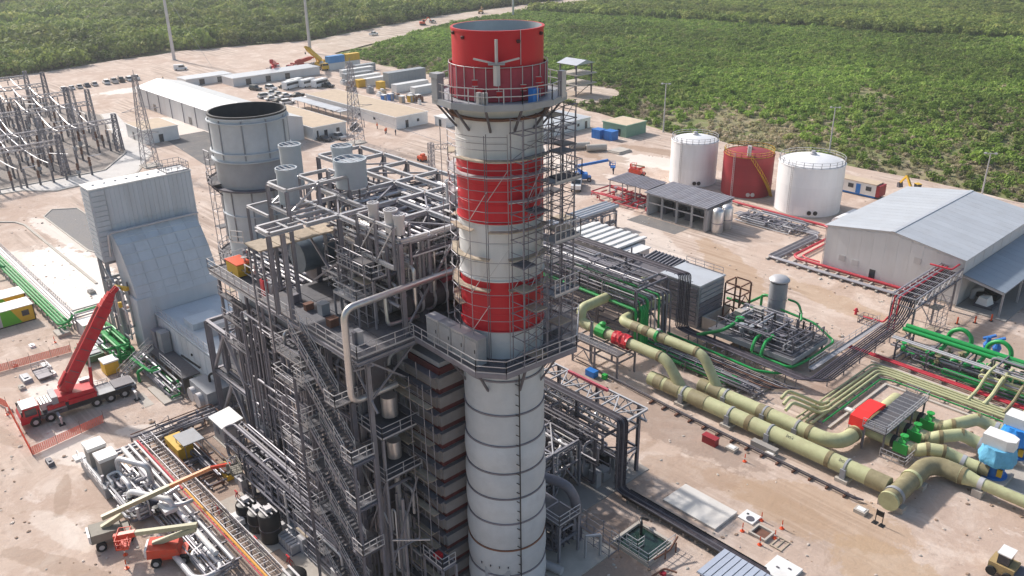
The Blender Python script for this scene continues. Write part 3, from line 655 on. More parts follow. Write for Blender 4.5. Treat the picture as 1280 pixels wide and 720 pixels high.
# stepped inlet duct rising toward the casing
MB().extr([(-37.2,2.2),(-19.75,2.2),(-19.75,21.0),(-33.6,21.0),(-34.4,17.5),(-36.6,17.0),(-37.2,13.5)], 'y', -5.4, 5.4).build('inlet_duct', GREYP, bo); MB().extr([(-49,2.2),(-37.25,2.2),(-37.25,13),(-40.5,12.6),(-49,8.5)], 'y', -3.4, 3.4).build('inlet_duct', GREYP, bo)
for i, z in enumerate((3.2,5.0,6.8,8.6,10.4,12.2,14.0,15.8,17.6,19.4)):
    MB().box(-36.4 if z < 17 else -34.2,-5.72,z,-19.9,-5.42,z+.3).build('duct_stiffener', MSTEEL, bo)
for x in (-34,-31,-28,-25,-22): MB().box(x,-5.8,2.4,x+.25,-5.73,20.8).build('duct_stiffener', MSTEEL, bo)
# outlet duct with red primed recesses
MB().box(-8.0,-4.2,2.0,-3.0,4.2,24.4).build('outlet_duct', GREYP, bo)
for i in range(13):
    z = 1.4+i*1.74
    MB().box(-7.0,-4.75,z,-2.9,-4.23,z+.98).build('duct_plate', mat('weathered duct plate',(.20,.19,.19),.6,.1,.15,.8,dirt=(.15,.11,.095),damt=.5), bo)
    MB().box(-7.0,-4.95,z+.98,-2.9,-4.23,z+1.06).build('plate_lip', MSTEEL, bo)
    MB().box(-7.0,-4.36,z+1.1,-2.9,-4.22,z+1.7).build('primed_stiffener', PRIMER, bo)
    MB().box(-2.99,-4.6,z,-2.6,-1.8,z+.98).build('duct_plate', mat('weathered duct plate',(.20,.19,.19),.6,.1,.15,.8,dirt=(.15,.11,.095),damt=.5), bo); MB().box(-2.99,-4.2,z+1.1,-2.88,-1.8,z+1.7).build('primed_stiffener', PRIMER, bo)
    MB().box(-7.9,-5.95,z+.5,-2.5,-5.36,z+.55).build('scaffold_board', WOOD if i%2 else GRATE, bo)
MB().box(-8.0,-4.8,1.4,-7.05,-4.22,24.2).build('duct_post', GREYP, bo)
for x in (-7.9,-6.6,-4.6,-2.8): bar(bo, 'scaffold_standard', (x,-5.3,0), (x,-5.3,24.3), .07, STEEL, kind='tube'); bar(bo, 'scaffold_standard', (x,-6.1,0), (x,-6.1,23.3), .06, STEEL, kind='tube')
rgd = random.Random(21)
for i in range(23):
    z = 1.2+i*1.0; bar(bo,'scaffold_ledger',(-8.0,-5.34,z),(-2.7,-5.34,z),.05,STEEL,kind='tube')
    if i%2: bar(bo,'scaffold_ledger',(-7.9,-6.12,z),(-2.8,-6.12,z),.05,STEEL,kind='tube'); bar(bo,'scaffold_ledger',(-6.6,-6.15,z),(-6.6,-5.25,z),.05,STEEL,kind='tube')
for i in range(26):
    z = 2+rgd.random()*20; a = rgd.choice((-7.9,-6.6,-4.6)); bar(bo,'scaffold_diagonal', (a,-5.38,z), (a+1.9,-5.38,z+rgd.choice((-1.9,1.9))), .045, LSTEEL if i%3 == 0 else STEEL, kind='tube')
for i in range(8): z = 3+i*2.7; MB().box(-7.8 if i%2 else -5.2,-6.1,z,-5.3 if i%2 else -2.9,-5.4,z+.06).build('scaffold_board', WOOD if i%3 else GRATE, bo)
scaffold(bo, [-18.6,-16.6,-14.8], [-10.9,-9.9], .1, 20, 2.1, 24, .3, .5)
# steam drums on the deck
def drum(x, y0, y1, z, r, m, bands=0):
    d_ = MB().pipe([(x,y0-.5,z),(x,y0,z),(x,y1,z),(x,y1+.5,z)], r, 20, bend=.01).build('steam_drum', m, bo, smooth=True)
    for i in range(bands):
        y = y0+.6+(y1-y0-1.2)*i/(bands-1); MB().pipe([(x,y-.12,z),(x,y+.12,z)], r+.05, 20).build('drum_band', LSTEEL, d_, smooth=True)
    for y in (y0+1,y1-1): MB().box(x-r*.7,y-.25,26.05,x+r*.7,y+.25,z-r*.6).build('drum_saddle', DSTEEL, d_)
drum(-7.6,-3.4,6.5,28.0,1.1,DRUMB,8); drum(-14.5,-3,7,28.6,1.0,DRUMB,0); drum(-21.5,-5.2,5,28.6,1.5,mat('blue grey drum jacket',(.10,.13,.16),.5,.1,.2,1),0)
MB().pipe([(-7.0,-.4,29.5),(-7.0,6.6,29.5)], .55, 12).build('drum_cover', PINK, bo, smooth=True)
MB().pipe([(-9.6,-4.6,27.4),(-9.6,-2.6,27.4)], .8, 14).build('flash_vessel', SILVER, bo, smooth=True)
MB().pipe([(-8.4,-5.2,28.6),(-8.0,-5.4,26.4),(-7.4,-2.0,26.5)], .17, 8, bend=.4).build('deck_pipe', SILVER, bo, smooth=True)
# the bright clad steam pipe that loops over the deck edge
MB().pipe([(-5.9,3,30.3),(-5.9,-10.55,30.2),(-5.9,-10.65,22.2),(-5.9,-6.4,22.2)], .28, 14, bend=1.0, seg=6).build('steam_pipe', SILVER, bo, smooth=True)
for x, y, z0, z1, r, m in [(-17.6,-8.5,6,22,.28,DSTEEL),(-16.8,-8.6,3,21,.36,DSTEEL),(-12.4,-8.3,2,20,.22,STEEL),(-6.9,-6.4,1,17,.27,LSTEEL),(-8.0,-5.6,1,23.6,.15,LSTEEL),(-10.6,-8.4,0,17.5,.25,LSTEEL),(-9.2,-8.3,0,18.6,.2,SILVER),(-15.4,-8.4,3,22,.2,STEEL),(-13.4,-8.6,1,14,.18,STEEL)]:
    MB().pipe([(x,y,z0),(x,y,z1),(x,y+1.2,z1+.3)], r, 10, bend=.6).build('riser_pipe', m, bo, smooth=True)
MB().pipe([(-16.8,-8.6,8),(-15.5,-9.2,4.5),(-13.6,-9.2,2.2),(-12,-9.2,2.0)], .4, 10, bend=1).build('riser_pipe', DSTEEL, bo, smooth=True)
for i in range(6): MB().pipe([(-24.5+i*.75,-7.6-.1*(i%2),1.5),(-24.5+i*.75,-7.6-.1*(i%2),13.5+.5*(i%3))], .13, 8).build('riser_pipe', MSTEEL if i%2 else STEEL, bo, smooth=True)
PM = [STEEL, MSTEEL, DSTEEL, SILVER, STEEL, MSTEEL]
clutter(bo, (-19,-9.2,1.5,-8.5,-7.9,24), 150, (.05,.16), PM+[LSTEEL], 31, .55, name='face_pipe')
clutter(bo, (-32,-7.4,2,-20,-5.9,20), 110, (.05,.14), [STEEL,MSTEEL,DSTEEL,MSTEEL], 38, .5)
clutter(bo, (-20,-3.6,26.2,-6.6,8.5,33.4), 170, (.05,.17), PM+[LSTEEL,SILVER], 32, .45, name='deck_pipe')
scaffold(bo, [-19,-17,-15.2], [-4.2,-2.6], 26.05, 32, 1.9, 22, .6, .6)
scaffold(bo, [-13,-11.2,-9.4], [-6.4,-5.4], 26.05, 32.4, 1.7, 23, .7, .6)
clutter(bo, (-32,1.0,26.2,-20,8.5,32.6), 50, (.06,.19), PM, 39, .4)
clutter(bo, (-13.5,-5,26.8,-6.8,-1,33.4), 46, (.06,.17), [SILVER,STEEL,MSTEEL,LSTEEL,STEEL], 33, .45, name='thin_pipe')
clutter(bo, (-34,-10.5,.4,-10,-8,6.5), 80, (.07,.2), [MSTEEL,DSTEEL,STEEL], 34, .4)
valves(bo, (-19,-2,26.6,-7,8,30), 46, [MSTEEL,BLACK,STEEL,SILVER], 35, .28)
boxes(bo, (-18,-9.3,26.06,-6.4,-7.6,26.06), 6, [GREYP,LSTEEL,MSTEEL,BROWN], 36, (.3,.8))
boxes(bo, (-20,-4,26.06,-7,8,26.06), 16, [GREYP,LSTEEL,MSTEEL,BROWN], 136, (.4,1.1))
boxes(bo, (-33,-10.5,.02,-11,-8.6,.02), 18, [GREYP,MSTEEL,LSTEEL], 37, (.5,1.3), 'floor_cabinet')
# ------------------------------------------------------------------ boiler steelwork
bs = thing('boiler_steelwork', 'grey steel columns, decks and open roof frame standing round the boiler', 'steel frame', (-13,-9.8,0))
cx = [-19.2,-15.0,-11.0,-8.0,-5.3]
for x in cx[:-1]:
    bar(bs, 'column', (x,-9.4,0), (x,-9.4,25.6 if x > -19 else 21.8), .4, MSTEEL); bar(bs, 'column', (x,9.6,0), (x,9.6,25.6), .4, MSTEEL)
bar(bs,'column',(-5.5,-9.2,0),(-5.5,-9.2,25.6),.34,STEEL)
for z in (5.2,9.0,12.4,16.6,19.0,21.8):
    for a, b in zip(cx[:-1], cx[1:-1]): bar(bs, 'beam', (a+.22,-9.4,z), (b-.22,-9.4,z), .22, MSTEEL, .3)
    for x in cx[:-1]: bar(bs, 'beam', (x,-9.15,z), (x,-7.8,z), .2, MSTEEL, .26)
for i, z in ((0,.3),(0,5.4),(1,9.2),(2,.3),(2,5.4),(0,12.6),(2,12.6),(1,.3)):
    a, b = cx[i]+.2, cx[i+1]-.2; bar(bs,'brace',(a,-9.45,z),(b,-9.45,z+3.5),.14,MSTEEL,kind='box')
for (x0,x1,z) in ((-19.4,-15.2,19.1),(-19.4,-16.2,12.5),(-19.4,-14,21.9)):
    w0 = MB().box(x0,-10.4,z-.1,x1,-8.2,z).build('walkway', GRATE, bs); MB().rail([(x0,-8.2,z),(x0,-10.4,z),(x1,-10.4,z)], w=.06).build('handrail', LSTEEL, w0)
for (x0,x1,z) in ((-8.6,-4.6,23.2),): bar(bs,'brace',(x0,-9.2,z),(x1,-9.2,25.5),.14,STEEL,kind='box'); bar(bs,'brace',(x1,-9.2,z-2),(x0,-9.2,25.5),.14,STEEL,kind='box'); bar(bs,'brace',(-5.4,-9.2,22),(-5.4,-4.8,25.5),.14,STEEL,kind='box'); bar(bs,'brace',(-5.4,-4.8,22),(-5.4,-9.2,25.5),.14,STEEL,kind='box')
ys = [-10.2,-6.8,-3.4,0,3.4,6.8,10.2]; dx = [-21,-17,-13.2,-9.2,-5.3]
for a, b in zip(dx, dx[1:]):
    for c, d in zip(ys, ys[1:]): MB().box(a+.03,c+.03,25.85,b-.03,d-.03,26.03).build('deck_panel', GRATE, bs)
    for y in (-10.2,-3.4,3.4,10.2): bar(bs, 'deck_beam', (a,y,25.66), (b,y,25.66), .2, STEEL, .34)
for x in dx: bar(bs, 'deck_beam', (x,-10.2,25.62), (x,10.2,25.62), .2, STEEL, .34)
MB().box(-33,-2.4,25.85,-21.1,10.2,26.03).build('deck_panel', GRATE, bs)
for y in (-2.3,4,10): bar(bs,'deck_beam',(-33,y,25.66),(-21,y,25.66),.2,STEEL,.34)
for x in (-33,-27): 
    for y in (6.2,10): bar(bs,'column',(x,y,0),(x,y,25.5),.36,MSTEEL)
MB().rail([(-21,-10.15,26.05),(-14.2,-10.15,26.05)]).build('handrail', LSTEEL, bs); MB().rail([(-12.6,-10.15,26.05),(-5.3,-10.15,26.05),(-5.3,-4.8,26.05)]).build('handrail', LSTEEL, bs)
# open roof frame
Z = 34.0
def rb(p, q, w=.34): bar(bs, 'roof_beam', p, q, w*.85, LSTEEL, w)
def rc(x, y, z0=26.03, z1=Z-.15, w=.34): bar(bs, 'roof_column', (x,y,z0), (x,y,z1), w, STEEL)
def xline(y, xx, z=Z, w=.34):
    for a, b in zip(xx, xx[1:]): rb((a+.14,y,z),(b-.14,y,z),w)
def yline(x, yy, z=Z, w=.34):
    for a, b in zip(yy, yy[1:]): rb((x,a+.14,z),(x,b-.14,z),w)
xline(-5.0,[-21.4,-18.2,-14.7,-10.4,-6.1]); xline(-2.2,[-24.5,-19.4,-14.7,-10.4]); xline(1.0,[-14.7,-10.4,-6.1]); xline(4.0,[-33,-28.6,-24.5,-19.4,-14.7,-10.4,-6.1]); xline(6.3,[-24.5,-19.4,-14.7,-10.4]); xline(9.2,[-33,-28.6,-24.5,-19.4,-14.7])
yline(-6.1,[-5,-2.2,1,4]); yline(-10.4,[-5,-2.2,1,4,6.3]); yline(-14.7,[-11.4,-8.2,-5,-2.2,1,4,6.3,9.2]); yline(-16.9,[-11.4,-8.2,-5]); yline(-19.4,[-7.6,-5,-2.2,1,4,6.3,9.2]); yline(-24.5,[-2.2,1,4,6.3,9.2]); yline(-28.6,[4,9.2]); yline(-33,[4,9.2])
xline(-11.4,[-16.9,-14.7]); xline(-9.6,[-16.9,-14.7],w=.24); rb((-16.75,-7.9,Z-.02),(-14.85,-7.9,Z-.02),.2)
for k in range(3): rb((-15.9,-11.2+k*2.1,Z-.04),(-15.9,-9.3+k*2.1,Z-.04),.16)
for x, y in ((-15.0,-10.1),(-16.9,-10.4),(-14.7,-5),(-10.4,-5),(-6.1,-5),(-6.1,1),(-6.1,4),(-10.4,1),(-14.7,1),(-14.7,4),(-10.4,6.3),(-19.4,-2.2),(-19.4,4),(-24.5,-2.2),(-24.5,4),(-24.5,9.2),(-33,4),(-33,9.2),(-28.6,9.2),(-19.4,9.2),(-14.7,9.2)): rc(x,y)
for (x0,y0,x1,y1) in [(-19.4,4,-14.7,-2.2),(-14.7,4,-10.4,1),(-14.7,1,-6.1,1.1),(-10.4,4,-6.1,1),(-24.5,-2.2,-19.4,-2.1),(-19.4,-2.2,-14.7,-5),(-24.5,4,-19.4,9.2),(-33,4,-28.6,9.2),(-10.4,-2.2,-6.1,1),(-28.6,4,-24.5,9.2)]:
    bar(bs, 'roof_brace', (x0,y0,Z-.14), (x1,y1,Z-.14), .14, STEEL, kind='box')
for x in (-14.7,-10.4,-6.1,-19.4):
    bar(bs,'roof_brace',(x,-5 if x > -19 else -2.2,26.4),(x,1,Z-.3),.15,STEEL,kind='box'); bar(bs,'roof_brace',(x,4,26.4),(x,1,Z-.3),.15,STEEL,kind='box')
for a, b in ((-33,-28.6),(-28.6,-24.5),(-24.5,-19.4),(-19.4,-14.7)): bar(bs,'roof_brace',(a,9.25,28),(b,9.25,Z-.2),.15,STEEL,kind='box'); rb((a,9.2,30.2),(b,9.2,30.2),.24); bar(bs,'roof_brace',(a,4,30),(b,4,Z-.2),.13,STEEL,kind='box'); rb((a,4,30.2),(b,4,30.2),.22)
bar(bs,'roof_brace',(-20.6,-4.8,26.3),(-14.9,-4.9,30),.18,STEEL,kind='box'); bar(bs,'roof_brace',(-14.9,-4.8,26.3),(-20.6,-4.9,31),.18,STEEL,kind='box'); bar(bs,'roof_brace',(-17.7,-4.85,28.2),(-14.8,-4.85,28.2),.2,LSTEEL,kind='box')
# raised tier that carries the silencers
for x in (-21.4,-18.1):
    for y in (-7.7,-4.7,-1.7): rc(x,y,26.03 if y < -5 else Z,35.9,.28)
    yline(x,[-7.7,-4.7,-1.7],36.0,.28); rb((x,-7.6,Z),(x,-5.1,Z),.26)
xline(-7.7,[-21.4,-18.1],36.0,.28); xline(-4.7,[-21.4,-18.1],36.0,.26); xline(-1.7,[-21.4,-18.1],36.0,.28); xline(-7.7,[-21.4,-18.1],Z,.26); rb((-20.8,-6.4,Z-.03),(-18.6,-6.4,Z-.03),.2)
for (a,b) in (((-18.1,-7.7,Z),(-18.1,-4.7,36)),((-18.1,-1.7,Z),(-18.1,-4.7,36)),((-21.4,-7.7,Z),(-21.4,-4.7,36))): bar(bs,'roof_brace',a,b,.14,LSTEEL,kind='box')
for z_ in (Z-1.0,): rb((-25.5,-7.9,z_),(-21.6,-7.9,z_),.24); rb((-25.5,-7.9,z_),(-25.5,-4.8,z_),.24); rb((-25.2,-4.9,z_),(-21.6,-4.9,z_),.2); rc(-25.5,-7.9,21,z_-.1,.2)
# small front tier for the thin silencers
for x in (-11.6,-9.0,-6.6):
    for y in (-5.2,-3.7): rc(x,y,Z-2.4,35.0,.2)
for y in (-5.2,-3.7): xline(y,[-11.6,-9.0,-6.6],35.0,.2); xline(y,[-11.6,-9.0,-6.6],Z-2.2,.2)
for x in (-11.6,-6.6): yline(x,[-5.2,-3.7],35.0,.2)
for (x0,x1) in ((-11.6,-9.0),(-9.0,-6.6)): bar(bs,'roof_brace',(x0,-5.25,Z-2.2),(x1,-5.25,34.9),.1,LSTEEL,kind='box')
# intermediate walkways
for (x0,x1,y0,y1,z) in ((-13.8,-8.6,-6.2,-4.8,30.4),(-13.4,-9.8,-7.0,-5.3,28.2),(-9.8,-5.6,1.2,2.4,31.2)):
    w0 = MB().box(x0,y0,z-.12,x1,y1,z).build('walkway', GRATE if y0 > -7 else LSTEEL, bs); MB().rail([(x0,y1,z),(x0,y0,z),(x1,y0,z),(x1,y1,z)], step=.9).build('handrail', LSTEEL, w0)
    for x in (x0,x1): bar(bs,'walkway_post',(x,y0+.1,26.05),(x,y0+.1,z-.13),.14,STEEL,kind='box')
MB().box(-20.6,-10.8,31.4,-18.1,-2.9,31.5).build('walkway', WOOD, bs); 
for k in range(4): MB().box(-20.7+k*.1,-10.9+k*2,31.5,-18.0,-9.2+k*2,31.56).build('scaffold_board', WOOD, bs)
bar(bs,'walkway_post',(-18.2,-10.6,21.9),(-18.2,-10.6,31.4),.16,STEEL,kind='box'); bar(bs,'walkway_post',(-20.5,-10.6,21),(-20.5,-10.6,31.4),.14,STEEL,kind='box')
MB().rail([(-23,-10.9,31.0),(-20.6,-10.9,31.5)], w=.06).build('handrail', LSTEEL, bs)
# lower left deck with its own rail
w0 = MB().box(-39.5,-6.9,22.3,-21.1,2,22.45).build('walkway', GRATE, bs); MB().rail([(-39.5,2,22.45),(-39.5,-6.9,22.45),(-24,-6.9,22.45)], h=1.2).build('handrail', LSTEEL, w0)
for x in (-39.3,-33,-27): bar(bs,'walkway_post',(x,-6.0,13.4 if x < -30 else 0),(x,-6.0,22.3),.26,MSTEEL,kind='box'); bar(bs,'deck_beam',(x,-6.8,22.1),(x,2,22.1),.2,STEEL,.3)
bar(bs,'deck_beam',(-39.5,-6.8,22.1),(-21,-6.8,22.1),.2,LSTEEL,.34)
for z in (14.0,17.0,19.6):
    w0 = MB().box(-38.5,-6.6,z,-33,-5.8,z+.12).build('walkway', GRATE, bs); MB().rail([(-38.5,-6.6,z+.12),(-33,-6.6,z+.12)], w=.05).build('handrail', STEEL, w0)
clutter(bs, (-38,-6,22.6,-24,1.5,24.6), 44, (.06,.18), [STEEL,LSTEEL,MSTEEL,SILVER], 41, .35, name='deck_pipe'); valves(bs, (-37,-5.5,23,-25,1,24), 22, [MSTEEL,STEEL,SILVER], 42, .35); boxes(bs, (-30,-5.5,22.46,-24,1,22.46), 5, [LSTEEL,GREYP], 43, (.6,1.3), 'deck_cabinet')
# extra equipment on the left walkway
eq = thing('deck_compressor', 'small orange compressor box on the walkway behind the bypass duct', 'compressor', (-36,-5,22.46))
q = MB().box(-37.2,-5.8,22.6,-34.6,-4.3,23.9).build('housing', YEL, eq); MB().box(-37.3,-5.9,23.9,-34.5,-4.2,24.0).build('lid', ORANGE, q); MB().box(-37,-5.6,22.46,-34.8,-4.5,22.6).build('skid', BLACK, eq)
rd = thing('red_gas_bottle', 'bright red upright panel standing on the left boiler walkway', 'panel', (-28.6,-6,22.46)); MB().box(-28.9,-6.2,22.46,-28.2,-5.7,24.3).build('body', RED, rd); MB().lathe([(.2,24.3),(.1,24.5)], -28.55,-5.95, 8).build('valve', BLACK, rd)
# pale silencers on the roof
def silencer(x, y, z0, z1, r, label):
    t = thing('vent_silencer', label, 'silencer', (x,y,z0), 'roof vent silencers')
    sh_ = cyl('shell', LSTEEL if r < .7 else mat('pale blue grey silencer paint',(.40,.44,.47),.5,0,.06,.8,dirt=(.3,.31,.32),damt=.4), t, (x,y), r, z0, z1, 24, extra=[(r,z0),(r,z1-.35),(r+.06,z1-.33),(r+.06,z1),(r-.05,z1),(r-.07,z1-.25),(.05,z1-.2)])
    for k in (-.5,0,.5): bar(sh_,'grille_bar',(x-math.sqrt(1-k*k)*r*.95,y+k*r,z1-.05),(x+math.sqrt(1-k*k)*r*.95,y+k*r,z1-.05),.07,LSTEEL,kind='box')
    for a in range(3):
        q = (x+.8*r*math.cos(a*2.1),y+.8*r*math.sin(a*2.1)); bar(t,'support',(q[0],q[1],z0-1.0),(q[0],q[1],z0),.12,DSTEEL,kind='box')
silencer(-26.7,-2.4,33.6,37.5,1.0,'grey vent silencer nearest the round bypass stack, at the back')
silencer(-20.4,-6.3,34.2,37.3,.88,'grey vent silencer at the front left corner of the roof frame')
silencer(-23.5,1.2,34.2,37.3,.96,'grey vent silencer standing behind the widest silencer')
silencer(-19.0,-.8,34.8,37.3,1.4,'widest grey vent silencer on the boiler roof frame')
silencer(-10.0,-4.6,34.6,36.2,.42,'small grey vent silencer, leftmost of three on the front roof beam')
silencer(-7.6,-4.6,34.4,36.2,.52,'small grey vent silencer, middle of three on the front roof beam')
silencer(-6.7,-4.5,34.4,36.0,.42,'small grey vent silencer, rightmost of three on the front roof beam')
silencer(-10.9,4.0,33.6,36.0,.47,'small grey vent silencer close behind the red chimney band')
# stair tower on the left face
stt = thing('stair_tower', 'zigzag grey steel stairs down the left face of the boiler', 'stairs', (-11,-11.4,0))
lev = [26.05,21.8,17.4,13.0,8.4,3.9,0.1]
for i, (a, b) in enumerate(zip(lev, lev[1:])):
    y = -10.9; x0 = -13.4 if i == 0 else -11.9; x1 = x0+5.4*(a-b)/4.4
    stairs(stt, (x0,y,a), (x1,y,b), 1.0, MSTEEL)
    l_ = MB().box(x1,y-.8,b-.12,x1+1.5,y+1.3,b).build('landing', GRATE, stt); MB().rail([(x1+.02,y-.8,b),(x1+1.5,y-.8,b),(x1+1.5,y+1.3,b)], step=.75).build('handrail', LSTEEL, l_)
    if i:
        MB().box(x0-1.4,y+.62,a-.12,x1,y+1.4,a-.04).build('walkway', GRATE, stt)
        l_ = MB().box(x0-1.4,y-.7,a-.12,x0,y+.6,a-.04).build('landing', GRATE, stt); MB().rail([(x0-1.4,y+1.3,a),(x0-1.4,y-.7,a),(x0,y-.7,a)], step=.7).build('handrail', LSTEEL, l_)
    bar(stt,'support',(x1+1.4,y-.7,b),(x1-.4,y+1.3,b-1.8),.1,STEEL,kind='box')
for x, y in ((-13.2,-11.6),(-4.9,-11.6),(-4.9,-9.7)): bar(stt,'post',(x,y,0),(x,y,21.8 if x < -6 else 17.2),.2,MSTEEL)
for z in (8.2,12.8,17.2): bar(stt,'tie_beam',(-4.9,-11.6,z),(-4.9,-9.7,z),.16,MSTEEL,.22); bar(stt,'tie_beam',(-6.4,-11.62,z-.2),(-4.9,-11.62,z-.2),.12,MSTEEL,.2)
# side platform with a vessel between stairs and chimney
sp_ = thing('side_platform', 'small railed platform with a silver vessel beside the boiler stairs', 'platform', (-6.5,-7,0))
for z in (14.6,18.6): q = MB().box(-8.9,-9.0,z-.12,-4.6,-5.4,z).build('platform', GRATE, sp_); MB().rail([(-8.9,-9.0,z),(-4.6,-9.0,z),(-4.6,-5.4,z)], w=.05).build('handrail', LSTEEL, q)
for x, y in ((-8.8,-8.9),(-4.7,-8.9)): bar(sp_,'post',(x,y,0),(x,y,18.5),.2,STEEL)
MB().pipe([(-6.6,-6.8,19.2),(-6.6,-6.8,21.0)], .7, 14).build('vessel', SILVER, sp_, smooth=True); MB().pipe([(-6.4,-6.8,15.2),(-6.4,-6.8,16.8)], .6, 14).build('vessel', SILVER, sp_, smooth=True)
bar(sp_,'brace',(-8.8,-8.9,6),(-4.7,-8.9,14.4),.12,STEEL,kind='box'); bar(sp_,'brace',(-4.7,-8.9,6),(-4.7,-5.4,14.4),.12,STEEL,kind='box'); bar(sp_,'brace',(-4.7,-8.9,10),(-8.8,-8.9,14.4),.12,LSTEEL,kind='box'); bar(sp_,'brace',(-4.7,-8.9,8.5),(-2.6,-6.4,8.4),.12,LSTEEL,kind='box')
clutter(sp_, (-8.6,-8.8,1,-4.8,-5.6,13.5), 24, (.07,.16), [STEEL,LSTEEL,MSTEEL], 48, .6)
# ------------------------------------------------------------------ bypass stack
by = thing('bypass_stack', 'wide open grey bypass stack behind the boiler roof frame', 'chimney', (-41.8,1.0,0)); C = (-41.8,1.0)
for a, b, r, m in ((11,18,3.75,STKG),(18,24,3.75,STKG),(24,30.2,3.78,STKG),(30.2,33.2,4.0,GREYP),(33.2,37.8,4.06,STKG)):
    MB().lathe([(r,a+.01),(r,b-.2),(r+.1,b-.18),(r+.1,b-.01)], C[0], C[1], 48, cap=False).build('shell_ring', m, by, smooth=True)
MB().lathe([(4.16,37.8),(4.16,38.0),(3.92,38.0),(3.9,34),(3.6,32),(3.55,20),(.05,20)], C[0], C[1], 48, cap=False).build('inner_liner', mat('dark liner steel',(.055,.055,.06),.6,.1,.2,1), by, smooth=True)
MB().lathe([(4.0,30.0),(4.6,30.0),(4.6,30.2),(4.0,30.2)], C[0], C[1], 48).build('stiffener_ring', DSTEEL, by)
for z_ in (34.0,33.1,37.2): MB().lathe([(4.0,z_),(4.32,z_),(4.32,z_+.12),(4.0,z_+.12)], C[0], C[1], 48, cap=False).build('stiffener_ring', STKG, by, smooth=True)
for z_ in (27,21.5): MB().lathe([(3.7,z_),(3.95,z_),(3.95,z_+.12),(3.7,z_+.12)], C[0], C[1], 48).build('stiffener_ring', STKG, by, smooth=True)
for i in range(10):
    a = 2*math.pi*i/10; bar(by,'rib',(C[0]+4.1*math.cos(a),C[1]+4.1*math.sin(a),33.4),(C[0]+4.1*math.cos(a),C[1]+4.1*math.sin(a),37.6),.12,GREYP,kind='box'); bar(by,'rib',(C[0]+3.82*math.cos(a),C[1]+3.82*math.sin(a),24.2),(C[0]+3.82*math.cos(a),C[1]+3.82*math.sin(a),30),.12,GREYP,kind='box')
for z in (30.6,22.0):
    ang = [R_(x) for x in (170,190,210,230,250,270)]; po = [(C[0]+5.1*math.cos(a),C[1]+5.1*math.sin(a)) for a in ang]; pi_ = [(C[0]+4.05*math.cos(a),C[1]+4.05*math.sin(a)) for a in ang]
    MB().prism(po+pi_[::-1], z-.12, z).build('platform', GRATE, by); MB().rail([p+(z,) for p in po]).build('handrail', STEEL, by)
    for p, q in zip(po, pi_): bar(by,'bracket',p+(z-.15,),(q[0],q[1],z-1.3),.1,DSTEEL,kind='box')
lx, ly = C[0]+5.2*math.cos(R_(212)), C[1]+5.2*math.sin(R_(212))
scaffold(by, [lx-.6,lx+.6], [ly-.6,ly+.6], 12, 33, 2.0, 8, .5)
# ------------------------------------------------------------------ gas turbine intake and enclosure
ai = thing('air_intake_house', 'tall pale grey ribbed air intake filter house with white roof', 'intake', (-76.7,-.2,0))
x0,x1,y0,y1,z0,z1 = -78.5,-75.0,-7.3,6.8,13.0,23.4
MB().box(x0,y0,z0,x1,y1,z1).build('filter_box', CLAD, ai)
MB().box(x0-.12,y0-.12,z1,x1+.12,y1+.12,z1+.16).build('roof', ROOFW, ai)
for i in range(20):
    y = y0+2.0+(y1-y0-2.2)*i/19; MB().box(x1+.002,y-.05,z0+.05,x1+.12,y+.05,z1-.12).build('wall_rib', CLAD, ai)
for i in range(19):
    y = y0+2.06+(y1-y0-2.2)*i/19
    MB().box(x1+.002,y,z0+.06,x1+.05,y+.62,z0+5.1).build('wall_panel', CLAD, ai); MB().box(x1+.002,y,z0+5.2,x1+.05,y+.62,z1-.14).build('wall_panel', CLAD, ai)
for i in range(14):
    z = z0+.2+i*.72; MB().box(x1+.002,y0+.1,z,x1+.1,y0+1.85,z+.6).build('wall_panel', CLAD, ai); MB().box(x0+.1,y0-.1,z,x1-.1,y0-.002,z+.6).build('wall_panel', CLAD, ai)
for i in range(9): y = y0+1+i*1.5; MB().box(x0+1.5,y,z1+.16,x0+1.8,y+.3,z1+.3).build('roof_vent', LSTEEL, ai)
MB().rail([(x0+.1,y1-3.4,z1+.16),(x1-.1,y1-3.4,z1+.16),(x1-.1,y1-.1,z1+.16),(x0+.1,y1-.1,z1+.16)], closed=True, h=1.2, step=.9).build('handrail', STEEL, ai)
# transition duct sloping down to the turbine inlet
prof = [(-74.85,14.2),(-74.85,17.0),(-74.2,17.2),(-72.3,15.8),(-70.6,13.4),(-69.2,10.6),(-68.4,8.6),(-68.4,3.0),(-72.0,3.0),(-74.0,9)]
MB().extr(prof, 'y', -5.9, 5.9).build('transition_duct', CLAD, ai)
for i in range(2,6):
    (a,b),(c,d) = prof[i],prof[i+1]; nx, nz_ = (b-d),(c-a); l = math.hypot(nx,nz_)
    for k in (.0,.5):
        px, pz = a+(c-a)*k, b+(d-b)*k; bar(ai,'duct_rib',(px+.05*nx/l,-5.9,pz+.05*nz_/l),(px+.05*nx/l,5.9,pz+.05*nz_/l),.1,CLAD,.12,kind='box')
for i in range(2,6):
    (a,b),(c,d) = prof[i],prof[i+1]
    for k in range(6):
        y = -5.8+k*1.95; nx, nz_ = (b-d),(c-a); l = math.hypot(nx,nz_); ox, oz = .02*nx/l,.02*nz_/l
        MB().hexa([(a+ox,y,b+oz),(c+ox,y,d+oz),(c+ox,y+1.85,d+oz),(a+ox,y+1.85,b+oz)],[(a+3*ox,y,b+3*oz),(c+3*ox,y,d+3*oz),(c+3*ox,y+1.85,d+3*oz),(a+3*ox,y+1.85,b+3*oz)]).build('duct_panel', CLAD, ai)
MB().pipe([(-74.0,-6.6,14),(-73.7,-6.4,17.4),(-73.7,6.4,17.4)], .16, 8, bend=.5).build('duct_pipe', LSTEEL, ai, smooth=True)
